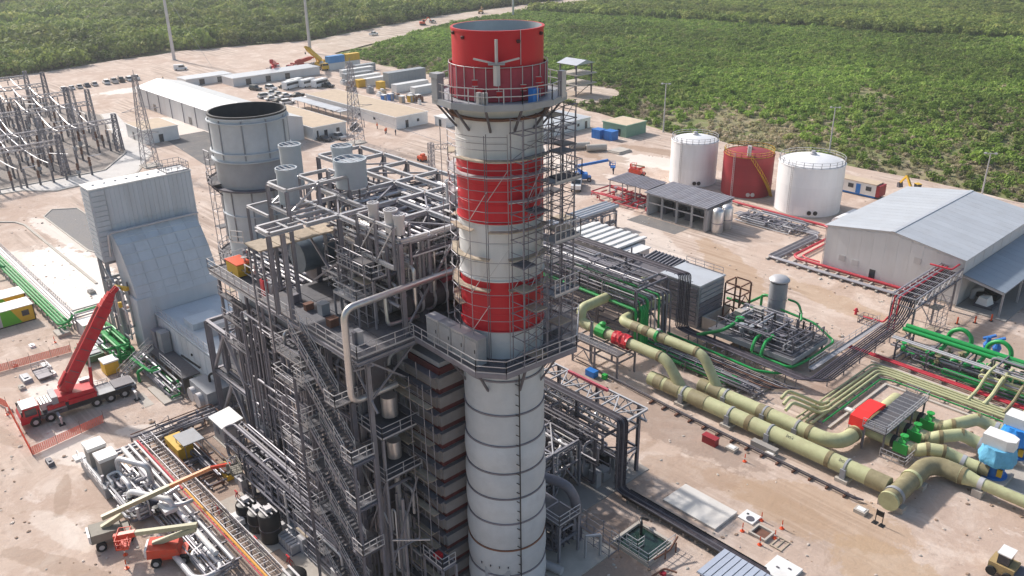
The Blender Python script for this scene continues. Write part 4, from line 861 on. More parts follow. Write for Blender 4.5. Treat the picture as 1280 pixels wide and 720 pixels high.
MB().box(-72.0,-6.2,.3,-68.3,-4.2,9).build('plenum_leg', CLAD, ai)
for x in (-78.2,-75.2):
    for y in (-7,0,6.5): bar(ai,'column',(x,y,0),(x,y,13),.45,GREYP)
    for z in (5,9.5,12.8): bar(ai,'beam',(x,-7,z),(x,6.5,z),.3,GREYP,.4)
for y in (-7,0,6.5):
    for z in (5,9.5,12.8): bar(ai,'beam',(-78.2,y,z),(-75.2,y,z),.3,GREYP,.4)
    bar(ai,'brace',(-78.2,y,5),(-75.2,y,9.4),.2,GREYP,kind='box'); bar(ai,'brace',(-75.2,y,9.6),(-78.2,y,12.7),.2,GREYP,kind='box')
bar(ai,'brace',(-75.2,-7,.2),(-75.2,0,5),.2,GREYP,kind='box'); bar(ai,'brace',(-75.2,-7,9.5),(-75.2,0,12.8),.25,GREYP,kind='box')
bar(ai,'column',(-72.5,-7.2,0),(-72.5,-7.2,10),.5,GREYP); bar(ai,'hoist_beam',(-72.5,-7.4,10.2),(-70.3,-6.4,10.2),.5,YEL,.5,kind='box')
bar(ai,'beam',(-75.2,-7.2,12.0),(-72.5,-7.2,10),.3,GREYP,kind='box')
clutter(ai, (-75,-8.2,3,-69.5,-6.1,11), 14, (.06,.16), [STEEL,LSTEEL,MSTEEL], 44, .4)
te = thing('turbine_enclosure', 'pale grey gas turbine enclosure with flat roof below the sloping intake duct', 'enclosure', (-58,0,0))
MB().box(-68.2,-4.0,.3,-51,5,6.3).build('wall', CLAD, te); MB().box(-68.3,-4.15,6.3,-50.9,5.15,6.5).build('roof', CLAD, te)
for i in range(9): x = -67.4+i*1.85; MB().box(x,-4.12,.4,x+1.75,-4.01,6.1).build('wall_panel', CLAD, te)
MB().box(-62,-2.6,6.5,-59,1.5,7.4).build('roof_hatch', CLAD, te); MB().box(-57.5,-1.5,6.5,-55.5,1,8.1).build('roof_cabinet', LSTEEL, te)
MB().rail([(-68,-3.9,6.5),(-51.2,-3.9,6.5)]).build('handrail', LSTEEL, te)
MB().box(-56.9,-4.3,4.2,-56.7,-4.13,4.5).pipe([(-57.2,-5.4,4.6),(-54.4,-4.3,3.4)], .14, 8).build('exhaust_pipe', BLACK, te)
MB().box(-67.5,-6.6,2.3,-55,-4.2,2.45).build('platform', GRATE, te); MB().rail([(-62,-6.6,2.45),(-55,-6.6,2.45)], w=.05).build('handrail', LSTEEL, te)
for i in range(5): bar(te,'post',(-67+i*2.9,-6.5,0),(-67+i*2.9,-6.5,2.3),.16,STEEL)
MB().box(-66.8,-5.6,2.46,-65.4,-4.3,5.0).build('side_cabinet', MSTEEL, te); MB().box(-65.0,-5.5,2.46,-63.4,-4.3,5.4).build('side_cabinet', GREYP, te)
stairs(te, (-64.5,-6.6,3.6), (-65.5,-11.2,0.05), 1.1, LSTEEL, axis='y')
clutter(te, (-67,-8.6,.3,-55,-6.7,2.2), 22, (.06,.16), [STEEL,LSTEEL,MSTEEL,GRN], 45, .3)
# exhaust side truss frame
tf = thing('braced_frame', 'tall braced grey steel frame in front of the turbine exhaust', 'steel frame', (-42,-5.3,0))
xs_, ys_ = [-46.4,-37.6], [-5.4,3.2]
for x in xs_:
    for y in ys_: bar(tf,'column',(x,y,0),(x,y,13.3),.6,MSTEEL)
for z in (6.8,13.3):
    for y in ys_: bar(tf,'beam',(xs_[0],y,z),(xs_[1],y,z),.4,STEEL,.45)
    for x in xs_: bar(tf,'beam',(x,ys_[0],z),(x,ys_[1],z),.4,STEEL,.45)
for z0_, z1_ in ((.3,6.6),(7,13.1)):
    for y in ys_:
        bar(tf,'brace',(-42,y,z1_),(xs_[0],y,z0_),.32,STEEL,kind='box'); bar(tf,'brace',(-42,y,z1_),(xs_[1],y,z0_),.32,STEEL,kind='box')
    bar(tf,'brace',(xs_[1],ys_[0],z0_),(xs_[1],-1,z1_),.32,MSTEEL,kind='box'); bar(tf,'brace',(xs_[1],ys_[1],z0_),(xs_[1],-1,z1_),.32,MSTEEL,kind='box')
MB().box(-46,-5,6.9,-38,-3.4,7.0).build('platform', GRATE, tf)
clutter(tf, (-46,-4.8,1,-38,2.6,12.6), 60, (.06,.18), [LSTEEL,STEEL,MSTEEL,SILVER,MSTEEL], 46, .4)
clutter(tf, (-36.5,-6.3,9,-34,-5.9,20), 18, (.06,.14), [STEEL,MSTEEL,DSTEEL], 47, .6)
# ------------------------------------------------------------------ storage tanks
def tank(x, y, r, h, rise, m, roofm, label, rows=5, spiral=False):
    t = thing('storage_tank', label, 'tank', (x,y,0), 'storage tanks')
    MB().lathe([(r+.25,0),(r+.25,.12)], x, y, 48).build('base_ring', CONC, t)
    for i in range(rows):
        a, b = .12+(h-.12)*i/rows, .12+(h-.12)*(i+1)/rows
        MB().lathe([(r,a+.01),(r,b-.02)], x, y, 64, cap=False).build('shell_course', m, t, smooth=True)
        MB().lathe([(r-.05,b-.03),(r+.012,b-.03),(r+.012,b+.01),(r-.05,b+.01)], x, y, 64).build('weld_seam', m, t, smooth=True)
        for k in range(7):
            a_ = 6.283*(k+.5*(i%2))/7; bar(t,'weld_seam',(x+r*math.cos(a_),y+r*math.sin(a_),a),(x+r*math.cos(a_),y+r*math.sin(a_),b),.03,m,kind='box')
    MB().lathe([(r-.02,h),(r+.1,h),(r+.1,h+.12),(r-.02,h+.12)], x, y, 64).build('top_angle', m, t, smooth=True)
    prof = [(r*(1-k/8), h+.1+rise*(1-(1-k/8)**2)) for k in range(9)]; prof[-1] = (.1, prof[-1][1])
    rf_ = MB().lathe(prof, x, y, 48, cap=False).build('roof', roofm, t, smooth=True)
    MB().lathe([(.7,h+rise),(.7,h+rise+.35),(.45,h+rise+.5),(.4,h+rise+.8),(.05,h+rise+.85)], x, y, 12).build('roof_vent', LSTEEL if m is TANKW else m, rf_, smooth=True)
    hr = YEL if spiral else LSTEEL
    MB().rail([(x+(r-.1)*math.cos(a*.2618),y+(r-.1)*math.sin(a*.2618),h+.12) for a in range(24)], closed=True, h=1.1, step=1.6, w=.07).build('handrail', hr, rf_)

    q = Vector((x,y,0)); d = (Vector((CAMP.x,CAMP.y,0))-q).normalized(); s_ = Vector((-d.y,d.x,0))
    p = q+(d*.85-s_*.52)*r; e = (p-q).normalized()
    for o in (-.25,.25):
        l = p+e*.25+s_*o*.6; bar(t,'ladder_rail',(l.x,l.y,.2),(l.x,l.y,h+1.1),.07,LSTEEL,kind='box')
    rg_ = MB()
    for k in range(int(h/.4)): z = .4+k*.4; rg_.beam(p+e*.25-s_*.15+up*z, p+e*.25+s_*.15+up*z, .04)
    tag(rg_.build('ladder_rung', LSTEEL, t), kind='stuff')
    for ang in (.1,.28):
        c = q+(d*math.cos(ang)+s_*math.sin(ang))*(r+.12); MB().pipe([c-d*.3+up*1.0, c+d*.12+up*1.0], .42, 12).build('manhole', BLACK if m is TANKW else LSTEEL, t, smooth=True)
    if spiral:
        st = MB(); pr = None
        for k in range(15):
            a = 1.15-k*.075; dd = (d*math.cos(a)+s_*math.sin(a)); pz = h*(k/14.0)
            c = q+dd*(r+.55)+up*(pz+.1)
            if pr: st.beam(pr, c, .8, .07); st.beam(pr+up*1, c+up*1, .07); st.beam(c, c+up*1, .06)
            pr = c
        st.build('spiral_stair', YEL, t)
        c = q+d*(r-1.3); MB().pipe([(c.x,c.y,h),(c.x,c.y,h+2.6)], .45, 10).build('vent_stack', LSTEEL, t, smooth=True)
    return t
tank(-66.4,118.0,5.2,9.6,1.1,TANKW,TANKW,'white domed storage tank left of the red tank')
tank(-53.2,119.5,5.35,8.7,.9,TANKR,TANKR,'dark red storage tank with yellow stair and railing',6,True)
tank(-38.2,118.9,6.5,9.9,1.35,TANKW,TANKW,'largest white domed storage tank right of the red tank')
ht = thing('horizontal_tank', 'small white horizontal tank between the largest tank and the grey hall', 'tank', (-24.5,113,0))
MB().pipe([(-26.6,109.5,1.7),(-26.6,110,1.7),(-26.6,116,1.7),(-26.6,116.5,1.7)], 1.3, 18, bend=.4).build('shell', TANKW, ht, smooth=True)
for y in (111,115): MB().box(-27.6,y-.2,0,-25.6,y+.2,.9).build('saddle', CONC, ht)
# ------------------------------------------------------------------ grey hall with canopy
hb = thing('workshop_hall', 'large pale grey hall with low pitched metal roof at right', 'hall', (-8.5,107,0))
X0,X1,Y0,Y1,E,RZ,XR = -19.6,2.8,91.6,122.0,7.7,9.35,-8.4
hw_ = MB().extr([(X0,0),(X1,0),(X1,E),(XR,RZ),(X0,E)], 'y', Y0, Y1).build('wall', CLADW, hb)
k = 0
for (a, za, b, zb) in ((X0-.35,E-.0,XR,RZ+.06),(XR,RZ+.06,X1+.35,E-.0)):
    n_ = 16
    for i in range(n_):
        ya = Y0-.35+(Y1-Y0+.7)*i/n_; yb = Y0-.35+(Y1-Y0+.7)*(i+1)/n_-.03
        MB().hexa([(a,ya,za+.03),(b,ya,zb+.03),(b,yb,zb+.03),(a,yb,za+.03)],[(a,ya,za+.13),(b,ya,zb+.13),(b,yb,zb+.13),(a,yb,za+.13)]).build('roof_panel', ROOFG, hb)
        k += 1
bar(hb,'ridge_cap',(XR,Y0-.4,RZ+.2),(XR,Y1+.4,RZ+.2),.6,ROOFG,.08,kind='box')
for i in range(11): x = X0+.1+(X1-X0-.2)*i/11; zt = E+(RZ-E)*(1-abs((x+1-XR)/(X1-XR)))-.35; MB().box(x,Y0-.06,.4,x+(X1-X0)/11-.03,Y0-.004,max(6.5,min(zt,9))).build('wall_panel', CLADW, hw_)
MB().box(X0,Y0-.1,0,X1,Y0-.065,.38).build('plinth', CONC, hb)
MB().box(-11.3,Y0-.12,.05,-10.3,Y0-.061,2.2).build('door', GLASS, hw_)
for (x, z) in ((-4.6,5.2),(-14.5,2.0),(-16.8,2.2)): MB().box(x,Y0-.14,z,x+1.1,Y0-.062,z+1.0).build('louvre', LSTEEL, hw_)
for y in range(8): MB().box(X1+.004,Y0+.3+y*3.75,5.6,X1+.06,Y0+.3+y*3.75+3.65,7.5).build('wall_panel', CLADW, hw_)
for x in (X0+.0,X1): bar(hb,'downpipe',(x+.1 if x > 0 else x-.1,Y0-.08,.2),(x+.1 if x > 0 else x-.1,Y0-.08,E),.12,LSTEEL,kind='tube')
n_ = 14
for i in range(n_):
    ya = Y0+.4+30*i/n_; yb = ya+30/n_-.03
    MB().hexa([(X1+.07,ya,5.25),(9.1,ya,4.05),(9.1,yb,4.05),(X1+.07,yb,5.25)],[(X1+.07,ya,5.36),(9.1,ya,4.16),(9.1,yb,4.16),(X1+.07,yb,5.36)]).build('canopy_panel', mat('blue grey canopy sheet',(.25,.29,.34),.45,.1,.06,.5), hb)
bar(hb,'canopy_beam',(8.9,Y0+.4,3.95),(8.9,Y1,3.95),.2,LSTEEL,.3); bar(hb,'canopy_beam',(X1+.1,Y0+.5,5.0),(9.0,Y0+.5,3.85),.2,LSTEEL,.3)
for y in (Y0+.6,Y0+8,Y0+15,Y0+22): bar(hb,'canopy_post',(8.9,y,0),(8.9,y,3.8),.25,LSTEEL)
for y in (Y0+8,Y0+15): bar(hb,'canopy_brace',(8.9,y,.2),(8.9,y+7,3.7),.15,STEEL,kind='box'); bar(hb,'canopy_brace',(8.9,y+7,.2),(8.9,y,3.7),.15,STEEL,kind='box')
struct(MB().box(2.9,91.2,0,10.2,122,.12).build('canopy_slab', CONCD)); 
pm = thing('wrapped_machine', 'machine in white wrapping under the hall canopy', 'machine', (5.8,95,.12))
MB().box(4.6,93.6,.13,7.4,96.4,.5).build('skid', DSTEEL, pm); MB().hexa([(4.8,93.9,.5),(6.6,93.7,.5),(6.9,95.6,.5),(4.9,95.9,.5)],[(5.1,94.1,1.7),(6.3,94.0,1.5),(6.5,95.3,1.9),(5.2,95.6,1.6)]).build('wrapping', WHITE, pm); MB().pipe([(3.8,95.2,.6),(3.8,95.2,2.2),(4.8,96.2,2.2)],.4,10).build('motor', GREYP, pm, smooth=True)
pm = thing('dark_machine', 'dark machine parked deep under the hall canopy', 'machine', (4.6,99,.12))
MB().box(3.6,97.6,.13,6.6,101,1.2).box(4.2,98,1.2,6,100,2.4).build('body', BLACK, pm)
# ------------------------------------------------------------------ pump shelter and canopy near tanks
sh = thing('pump_shelter', 'open fronted concrete pump shelter with corrugated grey roof', 'shelter', (-51,96,0))
struct(MB().box(-59.5,86.8,-.1,-47.5,91.4,.006).build('shelter_apron', GRAV))
MB().box(-58.4,91.8,0,-44,100.2,.2).build('floor_slab', CONC, sh); MB().box(-58.4,99.9,.2,-44,100.2,4.5).build('back_wall', CLADW, sh); MB().box(-44.3,92,.2,-44,99.9,4.3).build('end_wall', CLADW, sh); MB().box(-58.4,92,.2,-58.1,99.9,4.5).build('end_wall', CLADW, sh)
for x in (-58.2,-54.6,-51,-47.4,-44.3): bar(sh,'column',(x,91.8,.2),(x,91.8,4.7),.35,LSTEEL)
bar(sh,'beam',(-58.4,91.8,4.65),(-44,91.8,4.65),.25,LSTEEL,.35); bar(sh,'beam',(-58.2,91.8,2.9),(-44.3,91.8,2.9),.15,LSTEEL,.2)
for i in range(24): x = -58.9+i*.635; MB().hexa([(x,91.3,4.85),(x+.5,91.3,4.85),(x+.5,100.6,5.1),(x,100.6,5.1)],[(x,91.3,4.95),(x+.5,91.3,4.95),(x+.5,100.6,5.2),(x,100.6,5.2)]).build('roof_sheet', STEEL, sh)
MB().box(-58.9,91.35,4.78,-43.7,100.5,4.84).build('roof_deck', STEEL, sh)
for x, r in ((-56.6,.9),(-53,.7),(-50,1.0)): MB().box(x-r,94.5,.21,x+r,97,2.0).build('pump_set', DSTEEL, sh)
for x, y, l in ((-42.4,93.2,'near'),(-42.4,96.2,'far')):
    t = thing('pressure_vessel', f'{"front" if l=="near" else "rear"} silver upright vessel at the end of the pump shelter', 'vessel', (x,y,0), 'upright vessels by the shelter')
    MB().lathe([(1.0,.2),(1.12,.5),(1.12,4.4),(.9,4.75),(.4,5.0),(.05,5.05)], x, y, 18).build('shell', SILVER, t, smooth=True); MB().lathe([(1.0,0),(1.0,.2)], x, y, 12).build('skirt', CONC, t)
    MB().lathe([(1.16,2.0),(1.16,2.2)], x, y, 18).build('band', STEEL, t)
cn = thing('pipe_canopy', 'low corrugated canopy on posts left of the pump shelter', 'canopy', (-65.5,97.5,0))
for i in range(17): x = -71.2+i*.64; MB().hexa([(x,94.2,4.35),(x+.5,94.2,4.35),(x+.5,100.7,4.6),(x,100.7,4.6)],[(x,94.2,4.45),(x+.5,94.2,4.45),(x+.5,100.7,4.7),(x,100.7,4.7)]).build('roof_sheet', MSTEEL, cn)
MB().box(-71.2,94.3,4.28,-60.3,100.6,4.34).build('roof_deck', MSTEEL, cn)
for x in (-70.8,-67.3,-63.8,-60.6):
    for y in (94.5,100.4): bar(cn,'post',(x,y,0),(x,y,4.27),.18,LSTEEL)
fm = thing('fire_main_header', 'red fire main pipes and valves under the low canopy', 'pipes', (-65,96,0))
clutter(fm, (-74,92,.3,-58.8,99,1.6), 16, (.09,.16), [REDPIPE], 51, .3); clutter(fm, (-70,94,.3,-61,99,1.3), 14, (.08,.15), [LSTEEL,STEEL], 52, .3); valves(fm, (-73,92,.5,-60,98,1.2), 12, [REDPIPE,REDPIPE,STEEL], 53, .35)
# ------------------------------------------------------------------ perimeter pipes by tanks and hall
pb = thing('ground_pipe_bundle', 'bundle of grey ground pipes skirting the grey hall', 'pipes', (-26,95,0))
for i in range(7):
    o = i*.32; MB().pipe([(-46,106.2-o,.45),(-27.9+0*o,106.2-o,.45),(-28.6+o*0-(.0)+0+o,106.2-o-1,.45),(-28.6+o,88.8+o*.4,.45),(-27,88.4+o*.4,.45),(-2,88.4+o*.4,.45),(0,88.6+o*.3,.45)], .1, 6, bend=.8).build('pipe', [STEEL,MSTEEL,LSTEEL][i%3], pb, smooth=True)
for i in range(14): MB().box(-28.4+i*2,87.9,0,-28.1+i*2,91.2,.33).build('sleeper', CONC, pb)
for i in range(6): MB().box(-29,90.5+i*2.6,0,-26,90.8+i*2.6,.33).build('sleeper', CONC, pb)
rp = thing('red_fire_pipe', 'red fire main running past the tanks and round the grey hall', 'pipe', (-25,100,0))
MB().pipe([(-58,111.5,.6),(-48,110.2,.6),(-29,110.0,.6),(-25.4,107.5,.6),(-25.2,92,.6),(-24,91.0,.6),(-4,91.1,.6)], .24, 8, bend=.7).build('pipe', REDPIPE, rp, smooth=True)
MB().pipe([(-24.4,104,.5),(-24.2,93,.5),(-23,92.4,.5),(-20.5,92.4,.5)], .14, 8, bend=.5).build('pipe', REDPIPE, rp, smooth=True)
for i in range(9): MB().box(-56+i*3.4,109.7,0,-55.6+i*3.4,110.9 if i > 2 else 112,.4).build('sleeper', CONC, rp)
vm = thing('valve_manifold', 'grey valve manifold on the ground in front of the white tanks', 'valves', (-36,103,0))
clutter(vm, (-44,101.5,.3,-31,108,1.2), 34, (.08,.16), [STEEL,LSTEEL,MSTEEL], 54, .25); valves(vm, (-43,102,.5,-32,107,.9), 24, [STEEL,MSTEEL], 55, .35)
# ------------------------------------------------------------------ electrical / feed pump buildings behind the rack
wb = thing('white_roofed_building', 'low building with bright white ribbed roof behind the pipe rack', 'building', (-46,64.5,0))
MB().box(-52,60.4,0,-40.2,68.6,5.6).build('wall', GREYP, wb)
for i in range(14): x = -52.2+i*.87; MB().box(x,60.1,5.6+(.25 if i%2 else 0),x+.75,68.9,5.9+(.25 if i%2 else 0)).build('roof_panel', ROOFW, wb)
MB().box(-40,62.4,3.0,-37.6,66.5,5.4).build('annex', LSTEEL, wb); MB().box(-40,62.2,5.4,-37.4,66.7,5.6).build('annex_roof', ROOFW, wb)
gb = thing('grey_block', 'grey flat roofed block with louvred walls right of the pipe rack', 'building', (-23,60,0))
MB().box(-27.5,56.6,0,-20.4,62.8,6.7).build('wall', GREYP, gb); MB().box(-27.6,56.5,6.7,-20.3,62.9,6.95).build('roof', ROOFG, gb)
for i in range(8): z = .5+i*.75; MB().box(-20.39,56.8,z,-20.25,62.6,z+.55).build('louvre_panel', MSTEEL if z < 4 else GREYP, gb); MB().box(-27.2,56.46,z,-20.7,56.59,z+.55).build('louvre_panel', MSTEEL, gb)
MB().rail([(-27.3,62.6,6.95),(-20.6,62.6,6.95)]).build('handrail', STEEL, gb)
g2 = thing('louvred_block', 'dark grey block with sloped roof louvres between white roof and grey block', 'building', (-33,60.5,0))
MB().box(-38,57.4,0,-27.7,64,5.2).build('wall', MSTEEL, g2); MB().extr([(57.2,5.2),(64.2,5.2),(64.2,6.5),(60,6.0)], 'x', -34.5, -28).build('roof', DSTEEL, g2)
for i in range(9): x = -34.4+i*.7; MB().hexa([(x,60.1,6.05),(x+.15,60.1,6.05),(x+.15,64.1,6.55),(x,64.1,6.55)],[(x,60.1,6.2),(x+.15,60.1,6.2),(x+.15,64.1,6.7),(x,64.1,6.7)]).build('roof_louvre', STEEL, g2)
clutter(g2, (-39,57.5,5.3,-34.6,63,6.6), 14, (.06,.16), [DSTEEL,MSTEEL,BLACK], 56, .3)
bw = thing('bund_wall', 'low grey concrete bund walls round equipment beside the grey block', 'wall', (-17,62,0))
for bx in ((-20,57.2,-13.2,57.5),(-13.5,57.5,-13.2,65),(-20,57.5,-19.7,64)): MB().box(bx[0],bx[1],0,bx[2],bx[3],2.0).build('wall_panel', CONC, bw)
rf = thing('rusty_frame', 'rust brown steel frame tower beside the grey block', 'steel frame', (-18.2,63.5,0))
frame(rf, [-19.6,-17], [62,64.8], [2.6,4.6,6.2], BROWN, .2, .18, brace=[('x',0,62,0),('y',0,-17,1)])
# ------------------------------------------------------------------ central pipe rack
pr = thing('pipe_rack', 'tall grey pipe rack carrying green and grey pipes behind the chimney', 'pipe rack', (-34,49,0))
frame(pr, [-58,-50,-43,-36,-29.5,-22.5], [44.6,51.6], [5.2,7.2,9.2], MSTEEL, .36, .3, brace=[('x',3,44.6,0),('x',1,44.6,0),('x',4,44.6,1),('x',2,44.6,1),('y',0,-22.5,0),('y',0,-22.5,1)])
for i in range(9):
    y = 45.2+i*.72; MB().pipe([(-60,y,7.55),(-22.6+.12*i,y,7.55),(-22.3+.12*i,y,7.2),(-22.1+.12*i,y,.6),(-19+.1*i,y,.55)], [.12,.16,.22,.1][i%4], 8, bend=.5).build('pipe', [GRN,STEEL,GRN,MSTEEL,LSTEEL][i%5] if i < 6 else [MSTEEL,STEEL][i%2], pr, smooth=True)
for i in range(8):
    y = 45.0+i*.85; MB().pipe([(-60,y,5.5),(-23+.1*i,y,5.5)], .13+.05*(i%3), 8).build('pipe', [STEEL,MSTEEL,GRN,LSTEEL][i%4], pr, smooth=True)
MB().pipe([(-60,44.3,6.5),(-22.4,44.3,6.5),(-22.1,44.3,6.2),(-22.1,44.3,.6)], .2, 8, bend=.4).build('pipe', GRN, pr, smooth=True)
for i in range(3): MB().pipe([(-22+.0*i,44.9+i*.45,6.9),(-21.6,44.9+i*.45,6.5),(-21.6,44.9+i*.45,.6)], .2, 8, bend=.4).build('pipe', GRN, pr, smooth=True)
clutter(pr, (-58,45,9.4,-23,50,10.3), 60, (.05,.12), [STEEL,LSTEEL,MSTEEL,DSTEEL], 57, .25); clutter(pr, (-56,45,1,-24,51,5), 40, (.06,.2), [MSTEEL,DSTEEL,STEEL], 58, .4)
clutter(pr, (-58,44.4,5.6,-23,45.4,9), 40, (.04,.09), [LSTEEL,STEEL,MSTEEL], 59, .4)
# dark cable run: over the rack, down its end, along the ground, across and up to the hall
cbn = thing('cable_run', 'bundle of dark cables dropping from the rack and turning toward the hall', 'cables', (-19,52.5,0))
for i in range(8):
    y = 52.2+i*.2; x = -21.0+.14*i
    MB().pipe([(-60,y,9.9),(x,y,9.9),(x,y,1.6),(x+1.5,y-.2,1.5),(-1.0+.3*i,y-.8,1.5),(.1+.3*i,y+.4,1.6),(.2+.3*i,73.5,2.6),(.2+.3*i,75.6,3.6),(.2+.3*i,77.0,5.6),(.2+.3*i,90.8,5.8)], .1, 6, bend=.6).build('cable', CABLE if i%4 else mat('purple grey cable',(.11,.095,.12),.5,0,.2,1.5), cbn, smooth=True)
for k in range(26): x = -58+k*1.45; bar(cbn,'tray_rung',(x,52.0,9.78),(x,53.9,9.78),.07,MSTEEL,kind='box')
for k in range(12): x = -18.5+k*1.55; bar(cbn,'tray_rung',(x,51.0,1.36),(x,53,1.36),.07,MSTEEL,kind='box'); bar(cbn,'tray_post',(x,52,0),(x,52,1.3),.12,STEEL,kind='box')
for k in range(8): z = 1.5+k*1.02; bar(cbn,'tray_rung',(-21.2,51.9,z),(-19.8,53.9,z),.07,MSTEEL,kind='box')
for k in range(5): y = 55+k*4.4; bar(cbn,'tray_rung',(.1,y,1.45+k*.15),(2.5,y,1.45+k*.15),.08,MSTEEL,kind='box'); bar(cbn,'tray_post',(1.3,y,0),(1.3,y,1.4+k*.15),.14,STEEL,kind='box')
# lattice bridge beside it
lb = thing('pipe_bridge', 'lattice pipe bridge rising to the grey hall wall', 'pipe bridge', (1.5,84,0))
for x in (-.4,2.9):
    for z in (4.9,6.4): bar(lb,'chord',(x,75.2,z),(x,91.5,z),.18,STEEL)
    for k in range(8):
        y = 75.2+k*2.03; bar(lb,'lattice',(x,y,4.9),(x,y+2.03,6.4),.09,LSTEEL,kind='box'); bar(lb,'lattice',(x,y,4.9),(x,y,6.4),.09,LSTEEL,kind='box')
for k in range(9): y = 75.2+k*2.03; bar(lb,'cross_beam',(-.4,y,4.9),(2.9,y,4.9),.14,STEEL); bar(lb,'cross_beam',(-.4,y,6.4),(2.9,y,6.4),.1,LSTEEL,kind='box')
for y in (75.4,82.5,89.5):
    for x in (-.4,2.9): bar(lb,'leg',(x,y,0),(x,y,4.8),.24,STEEL)
    bar(lb,'brace',(-.4,y,.2),(2.9,y,4.6),.12,STEEL,kind='box'); bar(lb,'brace',(2.9,y,.2),(-.4,y,4.6),.12,STEEL,kind='box')
for i in range(3): MB().pipe([(-.1+i*.35,75,.6),(-.1+i*.35,75.3,6.0),(-.1+i*.35,91.5,6.1)], .12, 8, bend=.4).build('pipe', REDPIPE if i%2 == 0 else SILVER, lb, smooth=True)
MB().pipe([(-1,88.6,6.9),(2.2,88.6,6.9),(2.2,91.5,6.9)], .14, 8, bend=.4).build('pipe', REDPIPE, lb, smooth=True)
scaffold(lb, [3.3,4.6], [79.5,81.5,83.5], 0, 4.2, 1.8, 14, .5)
wk = thing('ground_walkway', 'low handrailed walkway beside the dark cable run', 'walkway', (-2,66,0))
MB().box(-2.0,56,.9,-1.3,76,1.0).build('deck', LSTEEL, wk); MB().rail([(-2.0,56,1.0),(-2.0,76,1.0)], step=1.8).build('handrail', LSTEEL, wk)
for k in range(7): bar(wk,'post',(-2.2,57+k*3,0),(-2.2,57+k*3,.9),.14,STEEL,kind='box')
# ------------------------------------------------------------------ vent skid with upright silencer
vs = thing('pump_skid', 'raised grey skid crowded with pumps and green pipes', 'skid', (-10.5,59.5,0))
MB().box(-16.8,54.4,1.9,-3.6,63.6,2.2).build('platform', GRATE, vs); MB().box(-16.9,54.3,1.45,-3.5,54.6,2.19).build('edge_beam', GREYP, vs); MB().box(-3.9,54.6,1.45,-3.5,63.6,2.19).build('edge_beam', GREYP, vs)
MB().rail([(-16.8,63.5,2.2),(-3.7,63.5,2.2),(-3.7,60,2.2)], w=.05).build('handrail', STEEL, vs)
for x in (-16,-11.8,-7.8,-4):
    for y in (54.8,59,63.2): bar(vs,'leg',(x,y,0),(x,y,1.9),.25,MSTEEL)
rgs = random.Random(61)
for i in range(34):
    x = rgs.uniform(-11,-4.2); y = rgs.uniform(55.5,63); z = rgs.uniform(3.0,5.2); MB().pipe([(x,y,2.2),(x,y,z)], rgs.uniform(.06,.16), 7).build('riser', rgs.choice([MSTEEL,STEEL,DSTEEL,BLACK]), vs); 
    bar(vs,'riser_cap',(x-.18,y,z),(x+.18,y,z),.1,DSTEEL,kind='box')
clutter(vs, (-16,55,2.4,-4,63,4.2), 46, (.06,.14), [MSTEEL,STEEL,DSTEEL,LSTEEL], 62, .35); valves(vs, (-15,55,2.5,-4.5,62,3.6), 26, [MSTEEL,GREYP,DSTEEL], 63, .35)
for x in (-9.5,-8): MB().pipe([(x,56.5,3.2),(x,54.9,3.2),(x+.2,54.0,2.6),(x+.2,53.7,1.6)], .22, 8, bend=.5).build('green_elbow', GRN, vs, smooth=True); MB().lathe([(.2,3.0),(.42,3.05),(.42,3.5),(.2,3.55)], x, 56.7, 12).build('green_valve', GRN, vs)
MB().pipe([(-14,57.5,3.6),(-13.6,55.8,3.6),(-14.4,54.2,2.8),(-17.5,52.6,1.5)], .26, 8, bend=.7).build('green_elbow', GRN, vs, smooth=True); MB().lathe([(.35,3.0),(.6,3.1),(.6,3.9),(.3,4.0)], -13.8, 57.4, 12).build('green_valve', GRN, vs)
boxes(vs, (-16,58.5,2.21,-12.5,62.5,2.21), 6, [LSTEEL,GREYP,CONC], 64, (.7,1.5), 'skid_cabinet')
vc = thing('vent_silencer', 'upright grey vent silencer with domed cap on the pump skid', 'silencer', (-13.3,66.2,0))
MB().lathe([(1.3,.1),(1.3,6.9)], -13.3, 66.2, 28).build('shell', GREYP, vc, smooth=True); MB().lathe([(1.2,6.9),(1.2,7.15)], -13.3, 66.2, 24).build('vent_gap', BLACK, vc); MB().lathe([(1.5,7.15),(1.5,7.35),(1.2,7.65),(.6,7.85),(.05,7.9)], -13.3, 66.2, 28).build('cap', LSTEEL, vc, smooth=True); MB().lathe([(1.7,0),(1.7,.1)], -13.3,66.2,20).build('base', CONC, vc)
for z in (2,4.4): MB().lathe([(1.32,z),(1.36,z),(1.36,z+.1),(1.32,z+.1)], -13.3,66.2,28).build('band', STEEL, vc, smooth=True)
gp = thing('green_pipework', 'green pipes looping round the raised pump skid', 'pipes', (-12,62,0))
for pts, r in (([(-20,67,1.2),(-16,66.5,1.2),(-16,66.5,4.0),(-14.8,66.5,4.0)],.2),([(-21,65,2.2),(-17.8,65,2.2),(-16.4,68.2,3.2),(-13,68.4,3.2)],.2),([(-11.6,66.3,4.6),(-10,66.3,4.6),(-8.8,65.3,3.8),(-8,64,3.2)],.17),([(-11.9,65.2,3.2),(-6.5,65,3),(-3,64.6,1.5),(-2.9,58,1.3)],.18),([(-18,53.8,.9),(-12.5,53.8,.9)],.25),([(-9.5,54,1.2),(-3.6,53.9,1.2),(-3.2,56,1.2),(-3.0,59.5,1.2),(-3.4,60,.6)],.2),([(-21.5,51,1.0),(-6.5,50.6,.9),(-4,51.6,1.1),(-3,53,1.2)],.18),([(-22,46.2,.7),(-6,46.2,.7)],.34),([(-22,46.9,1.0),(-7,46.9,1.0)],.2),([(-22,45.3,.7),(-9,45.3,.7),(-6,46,.5)],.24)):
    MB().pipe(pts, r, 9, bend=.7).build('pipe', GRN, gp, smooth=True)
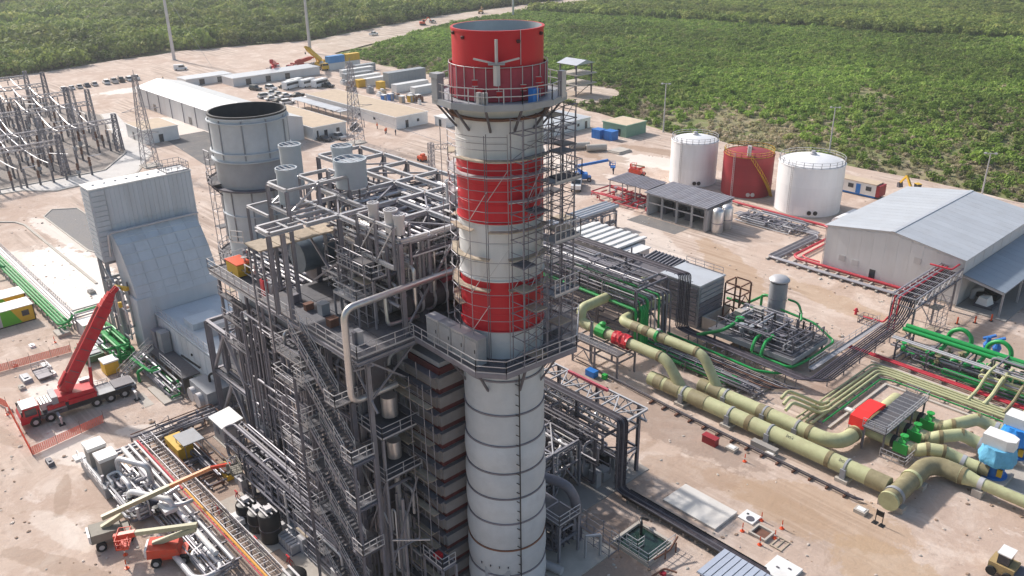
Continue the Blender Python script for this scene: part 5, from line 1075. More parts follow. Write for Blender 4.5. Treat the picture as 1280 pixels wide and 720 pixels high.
lp = thing('low_pipe_field', 'field of low grey and purple pipes beside the olive mains', 'pipes', (-12,48.5,0))
for i in range(13):
    y = 47.4+i*.27; MB().pipe([(-22,y,.5+.1*(i%3)),(-4.5+.3*i,y,.5+.1*(i%3)),(-3.6+.3*i,y+.7,.5)], .09, 6, bend=.4).build('pipe', [CABLE,MSTEEL,BROWN,STEEL,CABLE][i%5], lp, smooth=True)
clutter(lp, (-20,44.9,.3,-3,47.4,1.5), 26, (.05,.12), [MSTEEL,STEEL,DSTEEL], 65, .25)
for i in range(9): MB().box(-20.5+i*2.1,45,0,-20.2+i*2.1,51,.35).build('sleeper', CONCD, lp)
# ------------------------------------------------------------------ olive cooling water mains
def main_pipe(name, label, pts, r, joints=(), saddles=(), bend=None, stain=()):
    t = thing(name, label, 'pipe', pts[0][:2]+(0,))
    MB().pipe(pts, r, 28, bend=bend or 1.6*r, seg=8).build('pipe', GRP, t, smooth=True)
    for a, b, m in joints: MB().pipe([a,b], r+.05, 28).build('joint_band', m, t, smooth=True)
    for x, y, z in saddles:
        ax = 'y'; MB().box(x-.7,y-r-.35,0,x+.7,y+r+.35,.42).build('plinth', CONC, t)

        b = MB().pipe([(x-.12,y,z),(x+.12,y,z)], r+.09, 28); b.build('strap', GREYP, t, smooth=True)
        for s in (-1,1): MB().box(x-.3,y+s*(r+.02)-.14,.42,x+.3,y+s*(r+.02)+.14,z+.2).build('saddle', GREYP, t)
    return t
def band(p, q, f, l): # short segment along p-q at fraction f, length l
    p, q = Vector(p), Vector(q); d = (q-p).normalized(); c = p.lerp(q, f); return (c-d*l/2, c+d*l/2)
ZP = 1.4; RN = .93
nj = []
P0, P1 = (-14.5,38.4,ZP), (17.2,38.4,ZP)
for f, l, m in ((.05,1.2,GRPM),(.12,2.2,GRPM),(.24,2.4,GRPM),(.47,.6,GRPD),(.79,.5,GRPD),(.965,2.2,GRPM)): nj.append(band(P0,P1,f,l)+(m,))
t1 = main_pipe('water_main', 'nearest thick olive water main ending at a capped tee', [P0,P1], RN, nj, [(-9,38.4,ZP),(-2.2,38.4,ZP),(3.2,38.4,ZP),(12.6,38.4,ZP)])
hd = thing('pipe_tee', 'brown capped tee header at the end of the nearest olive main', 'pipe', (18.3,40,0))
MB().pipe([(18.3,36.2,ZP),(18.3,44.5,ZP),(19.2,45.8,ZP),(21.5,45.8,ZP)], 1.0, 28, bend=1.6, seg=6).build('pipe', GRPM, hd, smooth=True)
MB().pipe([(18.3,35.9,ZP),(18.3,36.2,ZP)], 1.06, 28).build('end_cap', GRP, hd, smooth=True)
for y in (37.2,41.2): MB().pipe([(18.3,y-.22,ZP),(18.3,y+.22,ZP)], 1.1, 28).build('flange', GRP if y > 40 else GREYP, hd, smooth=True)
MB().box(17.0,36.6,0,19.6,37.6,.7).build('plinth', CONC, hd); MB().box(17.2,42,0,19.4,43,.6).build('plinth', CONC, hd)
r2 = thing('branch_main', 'slimmer olive pipe running off to the right from the brown tee', 'pipe', (23,45.8,0))

b = MB(); 
vs_ = []; 
for k, (x, r) in enumerate(((21.5,1.0),(23.4,.62),(62,.62))):
    for i in range(24): a = 2*math.pi*i/24; vs_.append((x,45.8+r*math.cos(a),ZP+r*math.sin(a)))
b.add(vs_, [(k*24+i,k*24+(i+1)%24,(k+1)*24+(i+1)%24,(k+1)*24+i) for k in range(2) for i in range(24)]); b.build('pipe', GRP, r2, smooth=True)
MB().pipe([(21.55,45.8,ZP),(22.0,45.8,ZP)],.99,24).build('joint_band', GRPD, r2, smooth=True); MB().pipe([(23.4,45.8,ZP),(23.9,45.8,ZP)],.68,24).build('strap', LSTEEL, r2, smooth=True)
for x in (23.6,31,39): MB().box(x-.5,45,0,x+.5,46.6,.85).build('plinth', CONC, r2)
Q0 = (-9.0,41.6,ZP)
qj = [band(Q0,(8,41.6,ZP),f,l)+(m,) for f, l, m in ((.04,1.2,GRPM),(.14,1.6,GRPM),(.55,1.6,GRPM),(.9,.5,GRPD))]+[((9.9,44.6,ZP),(9.9,45.1,ZP),GRPD)]
main_pipe('water_main', 'far thick olive water main bending toward the pumps', [Q0,(9.9,41.6,ZP),(9.9,56,ZP)], .86, qj, [(-5,41.6,ZP),(0.5,41.6,ZP),(4.8,41.6,ZP)], bend=2.6)
# elevated connections coming from the rack
for (y, lab, x0, zz, rr, xj) in ((38.9,'lower',-27.6,4.7,.7,-9.6),(42.3,'upper',-23.2,5.3,.64,-6.4)):
    pts = [(x0,53,zz+2.0),(x0,y+.3,zz+2.0),(x0+.2,y,zz+.2),(x0+1.6,y,zz),(xj-3.0,y,zz),(xj,38.6 if y < 40 else 41.8,ZP+.2)]
    if lab == 'upper': pts = [(x0,53,zz),(x0,y,zz),(xj-3.0,y,zz),(xj,41.8,ZP+.2)]
    t = thing('riser_main', f'{lab} raised olive pipe with {"red cover and green valve" if lab=="lower" else "green ring"} sloping down to the mains', 'pipe', (xj,y,0))
    MB().pipe(pts, rr, 22, bend=1.3, seg=6).build('pipe', GRP, t, smooth=True)
    for x, l, m in ((x0+2.3,1.1,GRPM),(x0+4.2,.9,GRPD),(x0+6.6,1.4,GRPM),(xj-4.2,.4,GRPD)): MB().pipe([(x,y,zz),(x+l,y,zz)], rr+.05, 22).build('joint_band', m, t, smooth=True)
    if lab == 'lower':
        MB().pipe([(x0+3.4,y,zz),(x0+5.0,y,zz)], rr+.22, 12).build('valve', GRNB, t); MB().lathe([(.3,zz+.8),(.45,zz+1.3),(.1,zz+1.5)], x0+4.2, y, 10).build('valve_actuator', GRNB, t)
        rgc = random.Random(3); vsx = []; fx = []
        for i in range(9):
            for k in range(12):
                a = 2*math.pi*k/12; q = rr+.18+rgc.uniform(-.06,.16); vsx.append((x0+6.4+i*.33,y+q*math.cos(a),zz+q*math.sin(a)))
        fx = [(i*12+k,i*12+(k+1)%12,(i+1)*12+(k+1)%12,(i+1)*12+k) for i in range(8) for k in range(12)]
        MB().add(vsx, fx).build('red_cover', RED, t)
    else:
        MB().pipe([(x0+6.4,y,zz),(x0+6.8,y,zz)], rr+.2, 20).build('valve_ring', GRN, t, smooth=True); MB().lathe([(.2,zz+.6),(.3,zz+1.0),(.05,zz+1.1)], x0+6.6, y, 10).build('valve_actuator', LSTEEL, t)
sfm = thing('valve_platform', 'grey steel platform under the raised olive pipes', 'platform', (-22,38,0))
frame(sfm, [-26.5,-22.5,-18.5], [36.4,40], [2.6,3.6], STEEL, .22, .2, brace=[('x',0,36.4,0)])
MB().box(-26.6,36.2,3.7,-18.4,37.8,3.8).build('deck', GRATE, sfm); MB().rail([(-26.6,36.2,3.8),(-18.4,36.2,3.8)]).build('handrail', LSTEEL, sfm)
for x in (-28.4,-24.2): bar(sfm,'column',(x,37.6,0),(x,37.6,6.4),.3,STEEL)
bar(sfm,'beam',(-28.4,37.6,6.4),(-28.4,41.6,6.4),.25,STEEL,.3)
MB().box(-22.5,34.6,.05,-21,35.6,.9).build('tool_chest', BLUE, sfm); MB().box(-20.3,35.4,.05,-19.7,36,.7).build('green_bin', GRNB, sfm)
# text on main
for x in (5.8,12.2):
    cv = bpy.data.curves.new('lettering','FONT'); cv.body = 'bok'; cv.size = .62; cv.align_x = 'CENTER'; cv.extrude = .004
    tmp = bpy.data.objects.new('lettering', cv); COL.objects.link(tmp); dg = bpy.context.evaluated_depsgraph_get(); me = bpy.data.meshes.new_from_object(tmp.evaluated_get(dg)); COL.objects.unlink(tmp)
    me.materials.clear(); me.materials.append(BLACK)
    for v_ in me.vertices:
        a = R_(68)+(-v_.co.y+.3)/RN*1.0; yy = v_.co.y; ang = R_(52)+yy/RN; rr = RN+.012+v_.co.z
        v_.co = Vector((x+v_.co.x, 38.4-rr*math.cos(ang), ZP+rr*math.sin(ang)))
    o = bpy.data.objects.new('lettering', me); COL.objects.link(o); o.parent = t1; o.location = -off(t1)
# black drain line alongside the near main
dl = thing('drain_line', 'pair of thin dark pipes lying in front of the nearest olive main', 'pipes', (4,35.6,0))
for i in range(2): MB().pipe([(-26,36.6,.35),(-15,35.9+.3*i,.35),(-6,35.6+.3*i,.35),(15.2,35.3+.3*i,.35),(15.9,35.8,.3)], .09, 6, bend=.6).build('pipe', DSTEEL if i else CABLE, dl, smooth=True)
for i in range(14): MB().box(-12+i*2,35,0,-11.8+i*2,36,.26).build('support', BROWN, dl)
MB().box(2.0,36.2,0,5.2,37.0,.8).build('step_platform', CONCD, dl)
# ------------------------------------------------------------------ pump station at right
gpf = thing('valve_walkway', 'grey grating walkway over the pump suction header', 'walkway', (12.3,50,0))
gd_ = MB().box(10.9,44.6,3.0,13.6,55.6,3.12).build('deck', GRATE, gpf)
for k in range(11): bar(gd_,'grating_bar',(10.9,44.9+k,3.14),(13.6,44.9+k,3.14),.06,LSTEEL,kind='box')
MB().rail([(10.9,44.6,3.12),(13.6,44.6,3.12),(13.6,55.6,3.12),(10.9,55.6,3.12)], step=1.3).build('handrail', LSTEEL, gd_)
for y in (44.9,48.4,52,55.3):
    for x in (11.1,13.4): bar(gpf,'leg',(x,y,0),(x,y,3.0),.18,STEEL)
MB().rail([(13.7,43.6,.9),(16.5,43.6,.9),(16.5,46,.9)], step=.7).build('guard_cage', LSTEEL, gpf)
cvr = thing('covered_rack', 'grey covered pipe rack between chimney scaffold and pump shelter', 'pipe rack', (-60,74,0))
frame(cvr, [-62,-58.2], [66,70,74,78,82], [3.6], STEEL, .3, .3)
for k in range(4): MB().pipe([(-61.6+k*.95,65,4.0),(-61.6+k*.95,83,4.0)], .4, 12).build('lagged_pipe', LSTEEL if k%2 else SILVER, cvr, smooth=True)
clutter(cvr, (-62,66,.4,-58,82,3.4), 22, (.07,.18), [STEEL,MSTEEL,LSTEEL], 74, .3)
rc_ = thing('red_sheet', 'bright red sheet hood standing over the bent olive main', 'cover', (9.9,47.6,0))
MB().extr([(45.4,2.1),(45.6,3.3),(47.2,3.55),(50.0,3.5),(50.6,3.3),(50.8,2.3),(50.65,2.3),(50.4,3.2),(47.2,3.4),(45.75,3.15),(45.5,2.1)], 'x', 8.9, 10.8).build('sheet', mat('bright red sheet',(.75,.03,.025),.5,0,.08,1), rc_)
for x in (9.0,10.7):
    for y in (45.5,50.6): bar(rc_,'prop',(x,y,0),(x,y,2.2),.08,STEEL,kind='box')
for i, (ys_, ye) in enumerate(((46.6,48.2),(50.0,53.0),(53.4,57.6))):
    nm = ('nearest','middle','farthest')[i]
    t = thing('pump_suction_pipe', f'{nm} of three curved olive pipes with a green valve leading to the pumps', 'pipe', (16,ys_,0), 'pump suction pipes')
    MB().pipe([(10.6,ys_,1.6),(16.4,ys_,1.5),(17.3,ys_+.3,2.1),(18.9,ye-.6,2.2),(20.0,ye-.1,1.7),(21.2,ye,1.5),(22.4,ye+.1,1.5)], .72, 20, bend=.9, seg=6).build('pipe', GRP, t, smooth=True)
    for x, l, m in ((13.7,.5,BLACK),(16.1,.4,GRPM)): MB().pipe([(x,ys_,1.6),(x+l,ys_,1.6)], .76, 20).build('flange', m, t, smooth=True)
    MB().pipe([(17.25,ys_+.3,2.05),(17.6,ys_+.5,2.12)], .78, 18).build('joint_band', GRPD, t, smooth=True); MB().pipe([(18.7,ye-.7,2.2),(19.0,ye-.55,2.17)], .78, 18).build('joint_band', GRPD, t, smooth=True); MB().pipe([(14.5,ys_,1.6),(15.3,ys_,1.6)], .8, 12).build('valve', GRNB, t); MB().lathe([(.25,2.3),(.2,2.7),(.45,2.75),(.45,2.85),(.1,2.9)], 14.9, ys_, 12).build('valve_wheel', GRNB, t)
    MB().box(14.2,ys_-1.0,1.0,15.8,ys_-.8,2.2).build('gearbox', GRNB, t)
    p = Vector((20.6,ye-.05,1.55)); q = Vector((21.0,ye,1.5)); MB().pipe([p,q], .82, 18).build('strap', LSTEEL, t, smooth=True); MB().pipe([(21.9,ye,1.58),(23.4,ye+.2,1.5)], .6, 16).build('reducer', GRPM, t, smooth=True)
    MB().box(20.8,ye-.6,0,21.6,ye+.6,.9).build('plinth', CONC, t)
def pump(x, y, label, mid, cap):
    t = thing('vertical_pump', label, 'pump', (x,y,0), 'blue vertical pumps')
    MB().box(x-1.6,y-1.6,0,x+1.6,y+1.6,.8).build('plinth', CONC, t)
    MB().lathe([(1.35,.8),(1.35,1.0),(1.0,1.05),(1.0,2.5),(1.4,2.55),(1.4,2.8)], x, y, 20).build('pump_head', BLUE, t, smooth=True)
    vsx = []; rgp = random.Random(int(x*10+y)); n_ = 40; prof_ = [(1.75,2.6),(1.85,3.0),(1.7,3.6),(1.55,4.2),(1.5,4.5)]
    for r, z in prof_:
        for i in range(n_): a = 2*math.pi*i/n_; q = r+.1*math.sin(a*7+x)*(5-z)/2+.07*math.sin(a*13+z*2)+rgp.uniform(-.02,.03); vsx.append((x+q*math.cos(a),y+q*math.sin(a),z))
    MB().add(vsx, [(k*n_+i,k*n_+(i+1)%n_,(k+1)*n_+(i+1)%n_,(k+1)*n_+i) for k in range(len(prof_)-1) for i in range(n_)]+[tuple(range(n_*4,n_*5))]).build('motor_wrap', mid, t, smooth=True)
    if cap: MB().box(x-1.6,y-1.0,4.52,x+.8,y+1.0,5.7).prism([(x+.8,y-1.0),(x+1.5,y-.55),(x+1.5,y+.55),(x+.8,y+1.0)],4.52,5.7).build('motor_cover', WHITE, t)
    MB().box(x+.55,y-1.05,1.3,x+1.05,y-.8,2.2).build('name_plate', YEL, t)
    MB().box(x-1.3,y+.5,.8,x-.8,y+1.4,1.8).build('terminal_box', LSTEEL, t)
pump(23.6,49.4,'blue vertical pump with pale blue wrap and white cover, nearest',LBLUE,True)
pump(23.8,55.0,'blue vertical pump draped in bright blue tarpaulin behind the nearest pump',TARP,True)
pump(24.6,60.4,'blue vertical pump with white cover farthest from the tee',TARP,True)
struct(MB().box(21.4,47.3,-.1,40,63,.35).build('pump_slab', CONC))
tc = thing('trench_cover', 'dark steel ladder tray between the brown tee and the pumps', 'tray', (20.5,47.3,0))
for k in range(12): bar(tc,'rung',(18.6+k*.36,46.6,.8),(18.6+k*.36,48.0,.8),.1,DSTEEL,kind='box')
for y in (46.6,48): bar(tc,'side_rail',(18.4,y,.8),(22.8,y,.8),.12,DSTEEL,.3,kind='box')
MB().rail([(25.8,46.9,.35),(32,46.9,.35)], step=1.2).build('handrail', LSTEEL, tc)
# ------------------------------------------------------------------ yellow lines, kerb wall, green rack at far right
yp = thing('yellow_pipe_run', 'three thin olive pipes with green line turning round the pump yard', 'pipes', (4,60,0))
for i in range(4):
    o = i*.62; MB().pipe([(4.9-o,44.5,.65+(.6 if i < 3 else 0)*0),(4.9-o,62.0+o,.65),(6,62.3+o,.65),(46,62.3+o,.65)], .17 if i < 3 else .13, 8, bend=.8).build('pipe', GRP if i < 3 else GRP, yp, smooth=True)
MB().pipe([(5.6,46,.5),(5.6,61,.5),(6.6,61.6,.5),(46,61.6,.5)], .1, 6, bend=.6).build('pipe', GRN, yp, smooth=True)
for k in range(8): bar(yp,'support',(2.9,46+k*2.2,.4),(5.8,46+k*2.2,.4),.16,STEEL,kind='box')
for k in range(12): bar(yp,'support',(7+k*3,61.4,.4),(7+k*3,64.3,.4),.16,STEEL,kind='box')
for i, y in enumerate((45.6,46.6,47.6)): MB().pipe([(4.9-i*.5,y+3,.7),(4.6-i*.5,y+1.6,.8),(3.2-i*.9,y-.6,2.2),(2.6-i*.9,y-1.8,2.9),(2.6-i*.9,y-3.2,2.4)], .22, 8, bend=.5).build('pipe', GRP, yp, smooth=True)
struct(MB().box(2.2,65.2,0,46,65.5,.25).box(6.3,46,0,6.6,60.9,.25).box(6.6,60.6,0,46,60.9,.25).build('yard_kerb', CONC))
rpl = thing('red_pipe_run', 'red pipe pair along the kerb beside the green pipe rack', 'pipes', (20,66,0))
for i in range(2): MB().pipe([(-2,66.2+i*.45,.6),(46,66.2+i*.45,.6)], .16, 8).build('pipe', REDPIPE, rpl, smooth=True)
for k in range(12): MB().box(-1+k*4,66,0,-.7+k*4,67,.42).build('sleeper', CONC, rpl)
gr = thing('green_pipe_rack', 'low steel rack with thick green pipes and loops at right', 'pipe rack', (18,71,0))
for k in range(10):
    x = 4+k*4.2
    for y in (68.2,73.8): bar(gr,'post',(x,y,0),(x,y,2.6),.2,MSTEEL)
    bar(gr,'beam',(x,68.2,1.5),(x,73.8,1.5),.16,MSTEEL,.22); bar(gr,'beam',(x,68.2,2.6),(x,73.8,2.6),.16,MSTEEL,.22)
for y, z, r, m in ((73.2,3.1,.38,GRN),(72.2,3.0,.3,GRN),(68.8,2.9,.14,LSTEEL),(69.3,2.9,.14,LSTEEL),(68.9,1.75,.14,STEEL),(69.6,1.75,.12,MSTEEL),(70.6,1.75,.2,GRP),(71.4,1.75,.16,MSTEEL)):
    MB().pipe([(3,y,z),(46,y,z)], r, 10).build('pipe', m, gr, smooth=True)
for x in (9.2,14.2): MB().pipe([(x-1,72.2,1.4),(x-1,74.6,1.6),(x-1,74.8,3.6),(x+.6,74.9,4.5),(x+2,74.8,3.6),(x+2,74.4,1.6),(x+2,72.4,1.4)], .3, 10, bend=1.0, seg=6).build('loop_pipe', GRN, gr, smooth=True)
MB().pipe([(4,70.2,.8),(10,70.0,.7),(10.8,70.6,1.8),(12.4,71,1.8)], .34, 10, bend=.7).build('pipe', GRN, gr, smooth=True)
for x, y in ((8,69.6),(9.2,70.4),(12.6,69.8),(14,70.2),(18.4,69.6),(19.6,70.2),(24,70)): MB().lathe([(.3,.2),(.7,.4),(.75,1.2),(.4,1.5),(.25,2.0),(.6,2.05),(.6,2.2),(.1,2.25)], x, y, 12).build('green_pump', GRN, gr); MB().pipe([(x-.9,y,.8),(x+.9,y,.8)], .4, 10).build('green_pump', GRN, gr)
for i, x in enumerate((15.6,17.4,19.8,21.6,24.4)): MB().pipe([(x,63.2+.3*(i%2),.7),(x,66.4,1.0),(x+.3,67.8,2.9),(x+.4,70.6,3.0)], .26 if i%2 else .2, 8, bend=.9).build('branch_pipe', GRP if i != 2 else GRPM, gr, smooth=True)
clutter(gr, (15,67.6,1.0,40,73.6,3.4), 40, (.07,.2), [GRP,GRPM,GRP,MSTEEL,STEEL,SILVER], 71, .35); clutter(gr, (4,67.6,.4,40,73.6,1.4), 34, (.07,.18), [MSTEEL,STEEL,DSTEEL,GRN], 72, .3)
valves(gr, (5,68,1.0,38,73,2.6), 30, [GRN,DSTEEL,MSTEEL,GRPM], 73, .35)
bv = thing('blue_valve', 'bright blue valve actuators behind the green pipe rack', 'valve', (12.6,79,0))
for x in (12.0,13.2): MB().lathe([(.3,0),(.45,.8),(.6,1.4),(.35,1.9),(.3,2.6)], x, 79, 10).build('actuator', BLUE, bv); MB().pipe([(x-.7,79,2.1),(x+.7,79.4,2.9)], .22, 8).build('handle', BLUE, bv)
MB().box(11.2,78.4,0,14,79.8,.3).build('base', CONC, bv)
gvv = thing('green_valve', 'dark green valve stand beyond the green pipes at right', 'valve', (19.4,76.8,0))
MB().lathe([(.3,0),(.4,.8),(.2,1.2),(.2,2.2),(.7,2.3),(.7,2.6),(.1,2.8)], 19.4, 76.8, 12).build('body', GRN, gvv); MB().box(19.0,76.0,1.2,19.8,76.5,2).build('gearbox', GRN, gvv)
for i, (x, y) in enumerate(((5.5,85.6),(7.2,87.8),(8.6,90.2))): 
    t = thing('red_bollard', f'{("left","middle","right")[i]} of the red posts in front of the grey hall', 'post', (x,y,0)); MB().lathe([(.12,0),(.12,1.1),(.05,1.15)], x, y, 8).build('post', ORANGE, t); MB().box(x-.25,y-.25,0,x+.25,y+.25,.08).build('foot', BLACK, t)
t = thing('red_hydrant', 'small red hydrant left of the dark cable run', 'hydrant', (-6.5,78,0)); MB().lathe([(.2,0),(.2,.7),(.28,.75),(.2,1.0),(.05,1.1)], -6.5, 78, 10).build('body', REDPIPE, t); MB().pipe([(-6.9,78,.6),(-6.1,78,.6)], .1, 8).build('outlet', REDPIPE, t)
hs = thing('hose_cage', 'small grey hydrant cage with red pipe near the bridge', 'cage', (-4,76.4,0)); MB().rail([(-5,75.6,0),(-2.9,75.6,0),(-2.9,77.4,0),(-5,77.4,0)], closed=True, step=.7).build('cage', STEEL, hs); MB().pipe([(-4.6,76.4,.8),(-1.6,76.6,.9),(-1.0,76.6,2)], .15, 8, bend=.4).build('pipe', REDPIPE, hs, smooth=True)
# ------------------------------------------------------------------ vehicles
def car(label, loc, rz, m, kind='sedan', group='parked vehicles'):
    L, W, Hh = {'sedan':(4.6,1.8,1.45),'suv':(4.8,1.95,1.8),'pickup':(5.4,1.95,1.85),'van':(5.2,2.0,2.2),'minibus':(7.0,2.2,2.8)}[kind]
    t = thing({'sedan':'parked_car','suv':'parked_car','pickup':'pickup_truck','van':'van','minibus':'minibus'}[kind], label, {'pickup':'pickup'}.get(kind, 'car' if kind in('sedan','suv') else kind), (0,0,0), group)
    b = L/2; w_ = W/2; z0 = .3; zb = Hh*.55
    if kind == 'minibus':
        body = [(-b,z0),(b,z0),(b,1.2),(b-.35,Hh-.15),(b-.6,Hh),(-b+.1,Hh),(-b,Hh-.2)]; gl = [(-b+.4,1.45),(b-.25,1.45),(b-.45,2.3),(-b+.4,2.3)]
    elif kind == 'van':
        body = [(-b,z0),(b,z0),(b,.95),(b-.9,1.15),(b-1.6,Hh),(-b+.05,Hh),(-b,Hh-.3)]; gl = [(-b+1.9,1.2),(b-1.0,1.2),(b-1.5,1.9),(-b+1.9,1.9)]
    else:
        body = [(-b,z0),(b,z0),(b,zb*.8),(b-.25,zb),(-b+.1,zb),(-b,zb*.85)]; gl = None
    bd_ = MB().extr(body, 'y', -w_, w_).build('body', m, t)
    if gl: 
        for s in (-1,1): MB().extr(gl, 'y', s*w_, s*(w_+.012)).build('side_window', GLASS, bd_)
        x = b-.28 if kind == 'minibus' else b-1.25
        bar(bd_,'windscreen',(x+.02,-w_*.85,(gl[1][1]+gl[2][1])/2+.05),(x+.02,w_*.85,(gl[1][1]+gl[2][1])/2+.05),.45,GLASS,gl[2][1]-gl[1][1],kind='box')
    else:
        c0, c1 = {'sedan':(-1.5,1.0),'suv':(-2.2,1.0),'pickup':(-.9,1.2)}[kind]; k = .78
        f0 = .55 if kind == 'sedan' else .2
        lo = [(c0,-w_*.95,zb),(c1,-w_*.95,zb),(c1,w_*.95,zb),(c0,w_*.95,zb)]; hi = [(c0+f0,-w_*k,Hh-.06),(c1-.7,-w_*k,Hh-.06),(c1-.7,w_*k,Hh-.06),(c0+f0,w_*k,Hh-.06)]
        MB().hexa(lo, hi).build('window_band', GLASS, bd_)
        MB().box(c0+f0-.05,-w_*k-.02,Hh-.06,c1-.66,w_*k+.02,Hh).build('roof', m, t)
        if kind == 'pickup': MB().box(-b+.15,-w_+.12,zb,-1.0,w_-.12,zb+.02).build('load_bed', BLACK, t); MB().box(-b,-w_,zb,-1.0,-w_+.1,zb+.22).box(-b,w_-.1,zb,-1.0,w_,zb+.22).box(-b,-w_,zb,-b+.1,w_,zb+.22).build('bed_side', m, t)
    for x in (-b+.85,b-.85):
        for s in (-1,1): MB().pipe([(x,s*(w_-.2),.33),(x,s*(w_+.02),.33)], .33, 12).build('wheel', RUBBER, t)
    for s in (-1,1): MB().box(b,s*w_*.55-.15,zb*.72,b+.015,s*w_*.55+.15,zb*.9).build('headlight', LSTEEL, bd_)
    t.location = loc; t.rotation_euler = (0,0,rz); return t
SILV = mat('silver car paint',(.45,.46,.48),.3,.4,.05,1); DGREY = mat('dark grey car paint',(.05,.05,.055),.3,.2,.1,1); CWH = mat('white car paint',(.75,.75,.75),.3,0,.04,1); CBL = mat('dark blue car paint',(.03,.045,.09),.3,.2,.1,1)
rowv = [(CWH,'sedan'),(CWH,'sedan'),(SILV,'sedan'),(CBL,'sedan'),(SILV,'sedan'),(CWH,'suv'),(SILV,'pickup'),(DGREY,'pickup'),(CWH,'suv'),(CWH,'pickup')]
ordn = ['first','second','third','fourth','fifth','sixth','seventh','eighth','ninth','tenth']; cn_ = {CWH.name:'white',SILV.name:'silver',DGREY.name:'dark grey',CBL.name:'dark blue'}
for i, (m, k) in enumerate(rowv):
    car(f'{cn_[m.name]} {"pickup" if k=="pickup" else "car"}, {ordn[i]} from the left in the far roadside row', (-294.2-.35*i+random.uniform(-.4,.4),51.5+i*2.85+(1.5 if i > 4 else 0),0), math.pi+random.uniform(-.05,.05)-.1, m, k, 'row of vehicles parked by the far road')
spots = [(-243,100.5,DGREY,'suv',.3),(-240,105,CWH,'suv',.2),(-238,109,DGREY,'sedan',.1),(-229,121.5,DGREY,'pickup',.2),(-232,101,CWH,'sedan',1.4),(-228,101.5,SILV,'sedan',1.5),(-224,102,CWH,'sedan',1.5),(-228,96.2,SILV,'suv',1.6),(-223,96,CWH,'sedan',1.5),(-218,96.2,DGREY,'sedan',1.6),(-213,96.5,CWH,'suv',1.5),(-222,105.5,DGREY,'sedan',1.5),(-216,107,CWH,'sedan',1.6)]
for i, (x, y, m, k, a) in enumerate(spots): car(f'{cn_[m.name]} {"pickup" if k=="pickup" else "car"} {["nearest the minibuses","behind the bypass stack","by the beige roof"][i%3]}, {ordn[i] if i<10 else ["eleventh","twelfth","thirteenth"][i-10]} in the crowded car park', (x,y,0), a, m, k, 'vehicles in the office car park')
for i, (x, y) in enumerate(((-239,114),(-235.5,117.2),(-232,120.2),(-236.5,111))): car(f'white minibus, {ordn[i]} from the left of four beside the car park', (x,y,0), 1.9, CWH, 'minibus', 'minibuses by the car park')
car('black pickup parked beside the lattice mast', (-166.5,92.2,0), 2.4, DGREY, 'pickup'); car('dark grey car at the end door of the left beige roofed office', (-160.5,78.5,0), .2, DGREY, 'sedan'); car('silver pickup at the end of the left beige roofed office', (-159.5,82.3,0), .1, SILV, 'pickup')
car('white van on the dirt road left of the pole', (-306,100,0), 1.2, CWH, 'van'); car('white pickup far along the dirt road', (-337,215,0), 1.9, CWH, 'pickup'); car('silver car far up the dirt road near the digger', (-356,268,0), 2.0, SILV, 'suv')
# ------------------------------------------------------------------ background buildings
def gable_hall(name, label, x0,x1,y0,y1,e,rz, wm, rm, nb):
    t = thing(name, label, 'building', ((x0+x1)/2,(y0+y1)/2,0)); ym = (y0+y1)/2
    MB().extr([(y0,0),(y1,0),(y1,e),(ym,rz),(y0,e)], 'x', x0, x1).build('wall', wm, t)
    for i in range(nb):
        a = x0-.2+(x1-x0+.4)*i/nb; b = x0-.2+(x1-x0+.4)*(i+1)/nb-.06
        for ya, yb in ((y0-.3,ym),(y1+.3,ym)):
            za, zb = e-.02, rz+.05; P = [(a,ya,za),(b,ya,za),(b,yb,zb),(a,yb,zb)]; P = P if ya < yb else P[::-1]
            MB().hexa(P, [(p[0],p[1],p[2]+.12) for p in P]).build('roof_panel', rm, t)
        if i: bar(t,'wall_post',(a,y0-.06,0),(a,y0-.06,e-.1),.25,MSTEEL,.12,kind='box')
        MB().box((a+b)/2-1,y0-.08,.2,(a+b)/2+1,y0-.01,2.4).build('door', GLASS, t) if i % 3 == 1 else None
    return t
gable_hall('warehouse', 'long white warehouse with bright metal roof behind the switchyard', -246,-166,60.5,75.5,6.1,7.9, CLADW, mat('pale metal roof',(.56,.57,.58),.45,.05,.06,.3,dirt=(.45,.43,.41),damt=.4), 9)
def flat_block(name, label, x0,x1,y0,y1,h, wm, rm, doors=(), wins=(), over=.25):
    t = thing(name, label, 'building', ((x0+x1)/2,(y0+y1)/2,0))
    wl_ = MB().box(x0,y0,0,x1,y1,h).build('wall', wm, t); rf_ = MB().box(x0-over,y0-over,h,x1+over,y1+over,h+.18).build('roof', wm, t); MB().box(x0+.05,y0+.05,h+.18,x1-.05,y1-.05,h+.22).build('roof_membrane', rm, rf_)
    for f, s, wd, z0, z1 in doors:
        b = MB()
        b.box(x1+.003,s-wd/2,z0,x1+.08,s+wd/2,z1) if f == 'x' else b.box(s-wd/2,y0-.08,z0,s+wd/2,y0-.003,z1)
        b.build('door' if z0 < .3 else 'window', GLASS, wl_)
    return t
flat_block('site_office', 'long white office block with beige flat roof, right of the lattice mast', -207,-157,100.2,111.6,3.4, WHITE, BEIGE, [('x',104,1.0,.05,2.2),('y',-196,1.2,.05,2.2),('y',-192,1.2,.05,2.2),('y',-186,1.0,1.0,2.0),('y',-176,1.0,1.2,2.0),('y',-168,1.0,1.2,2.0),('x',108,.8,1.2,2.0),('y',-201,1.0,.05,2.2)])
flat_block('site_office', 'white office block with beige roof half hidden by the bypass stack', -196,-163,76.6,87.2,3.4, WHITE, BEIGE, [('x',80.6,1.0,.05,2.3),('x',84.5,1.0,.05,2.3),('y',-170,1,1,2),('x',78,.5,.05,2.5)])
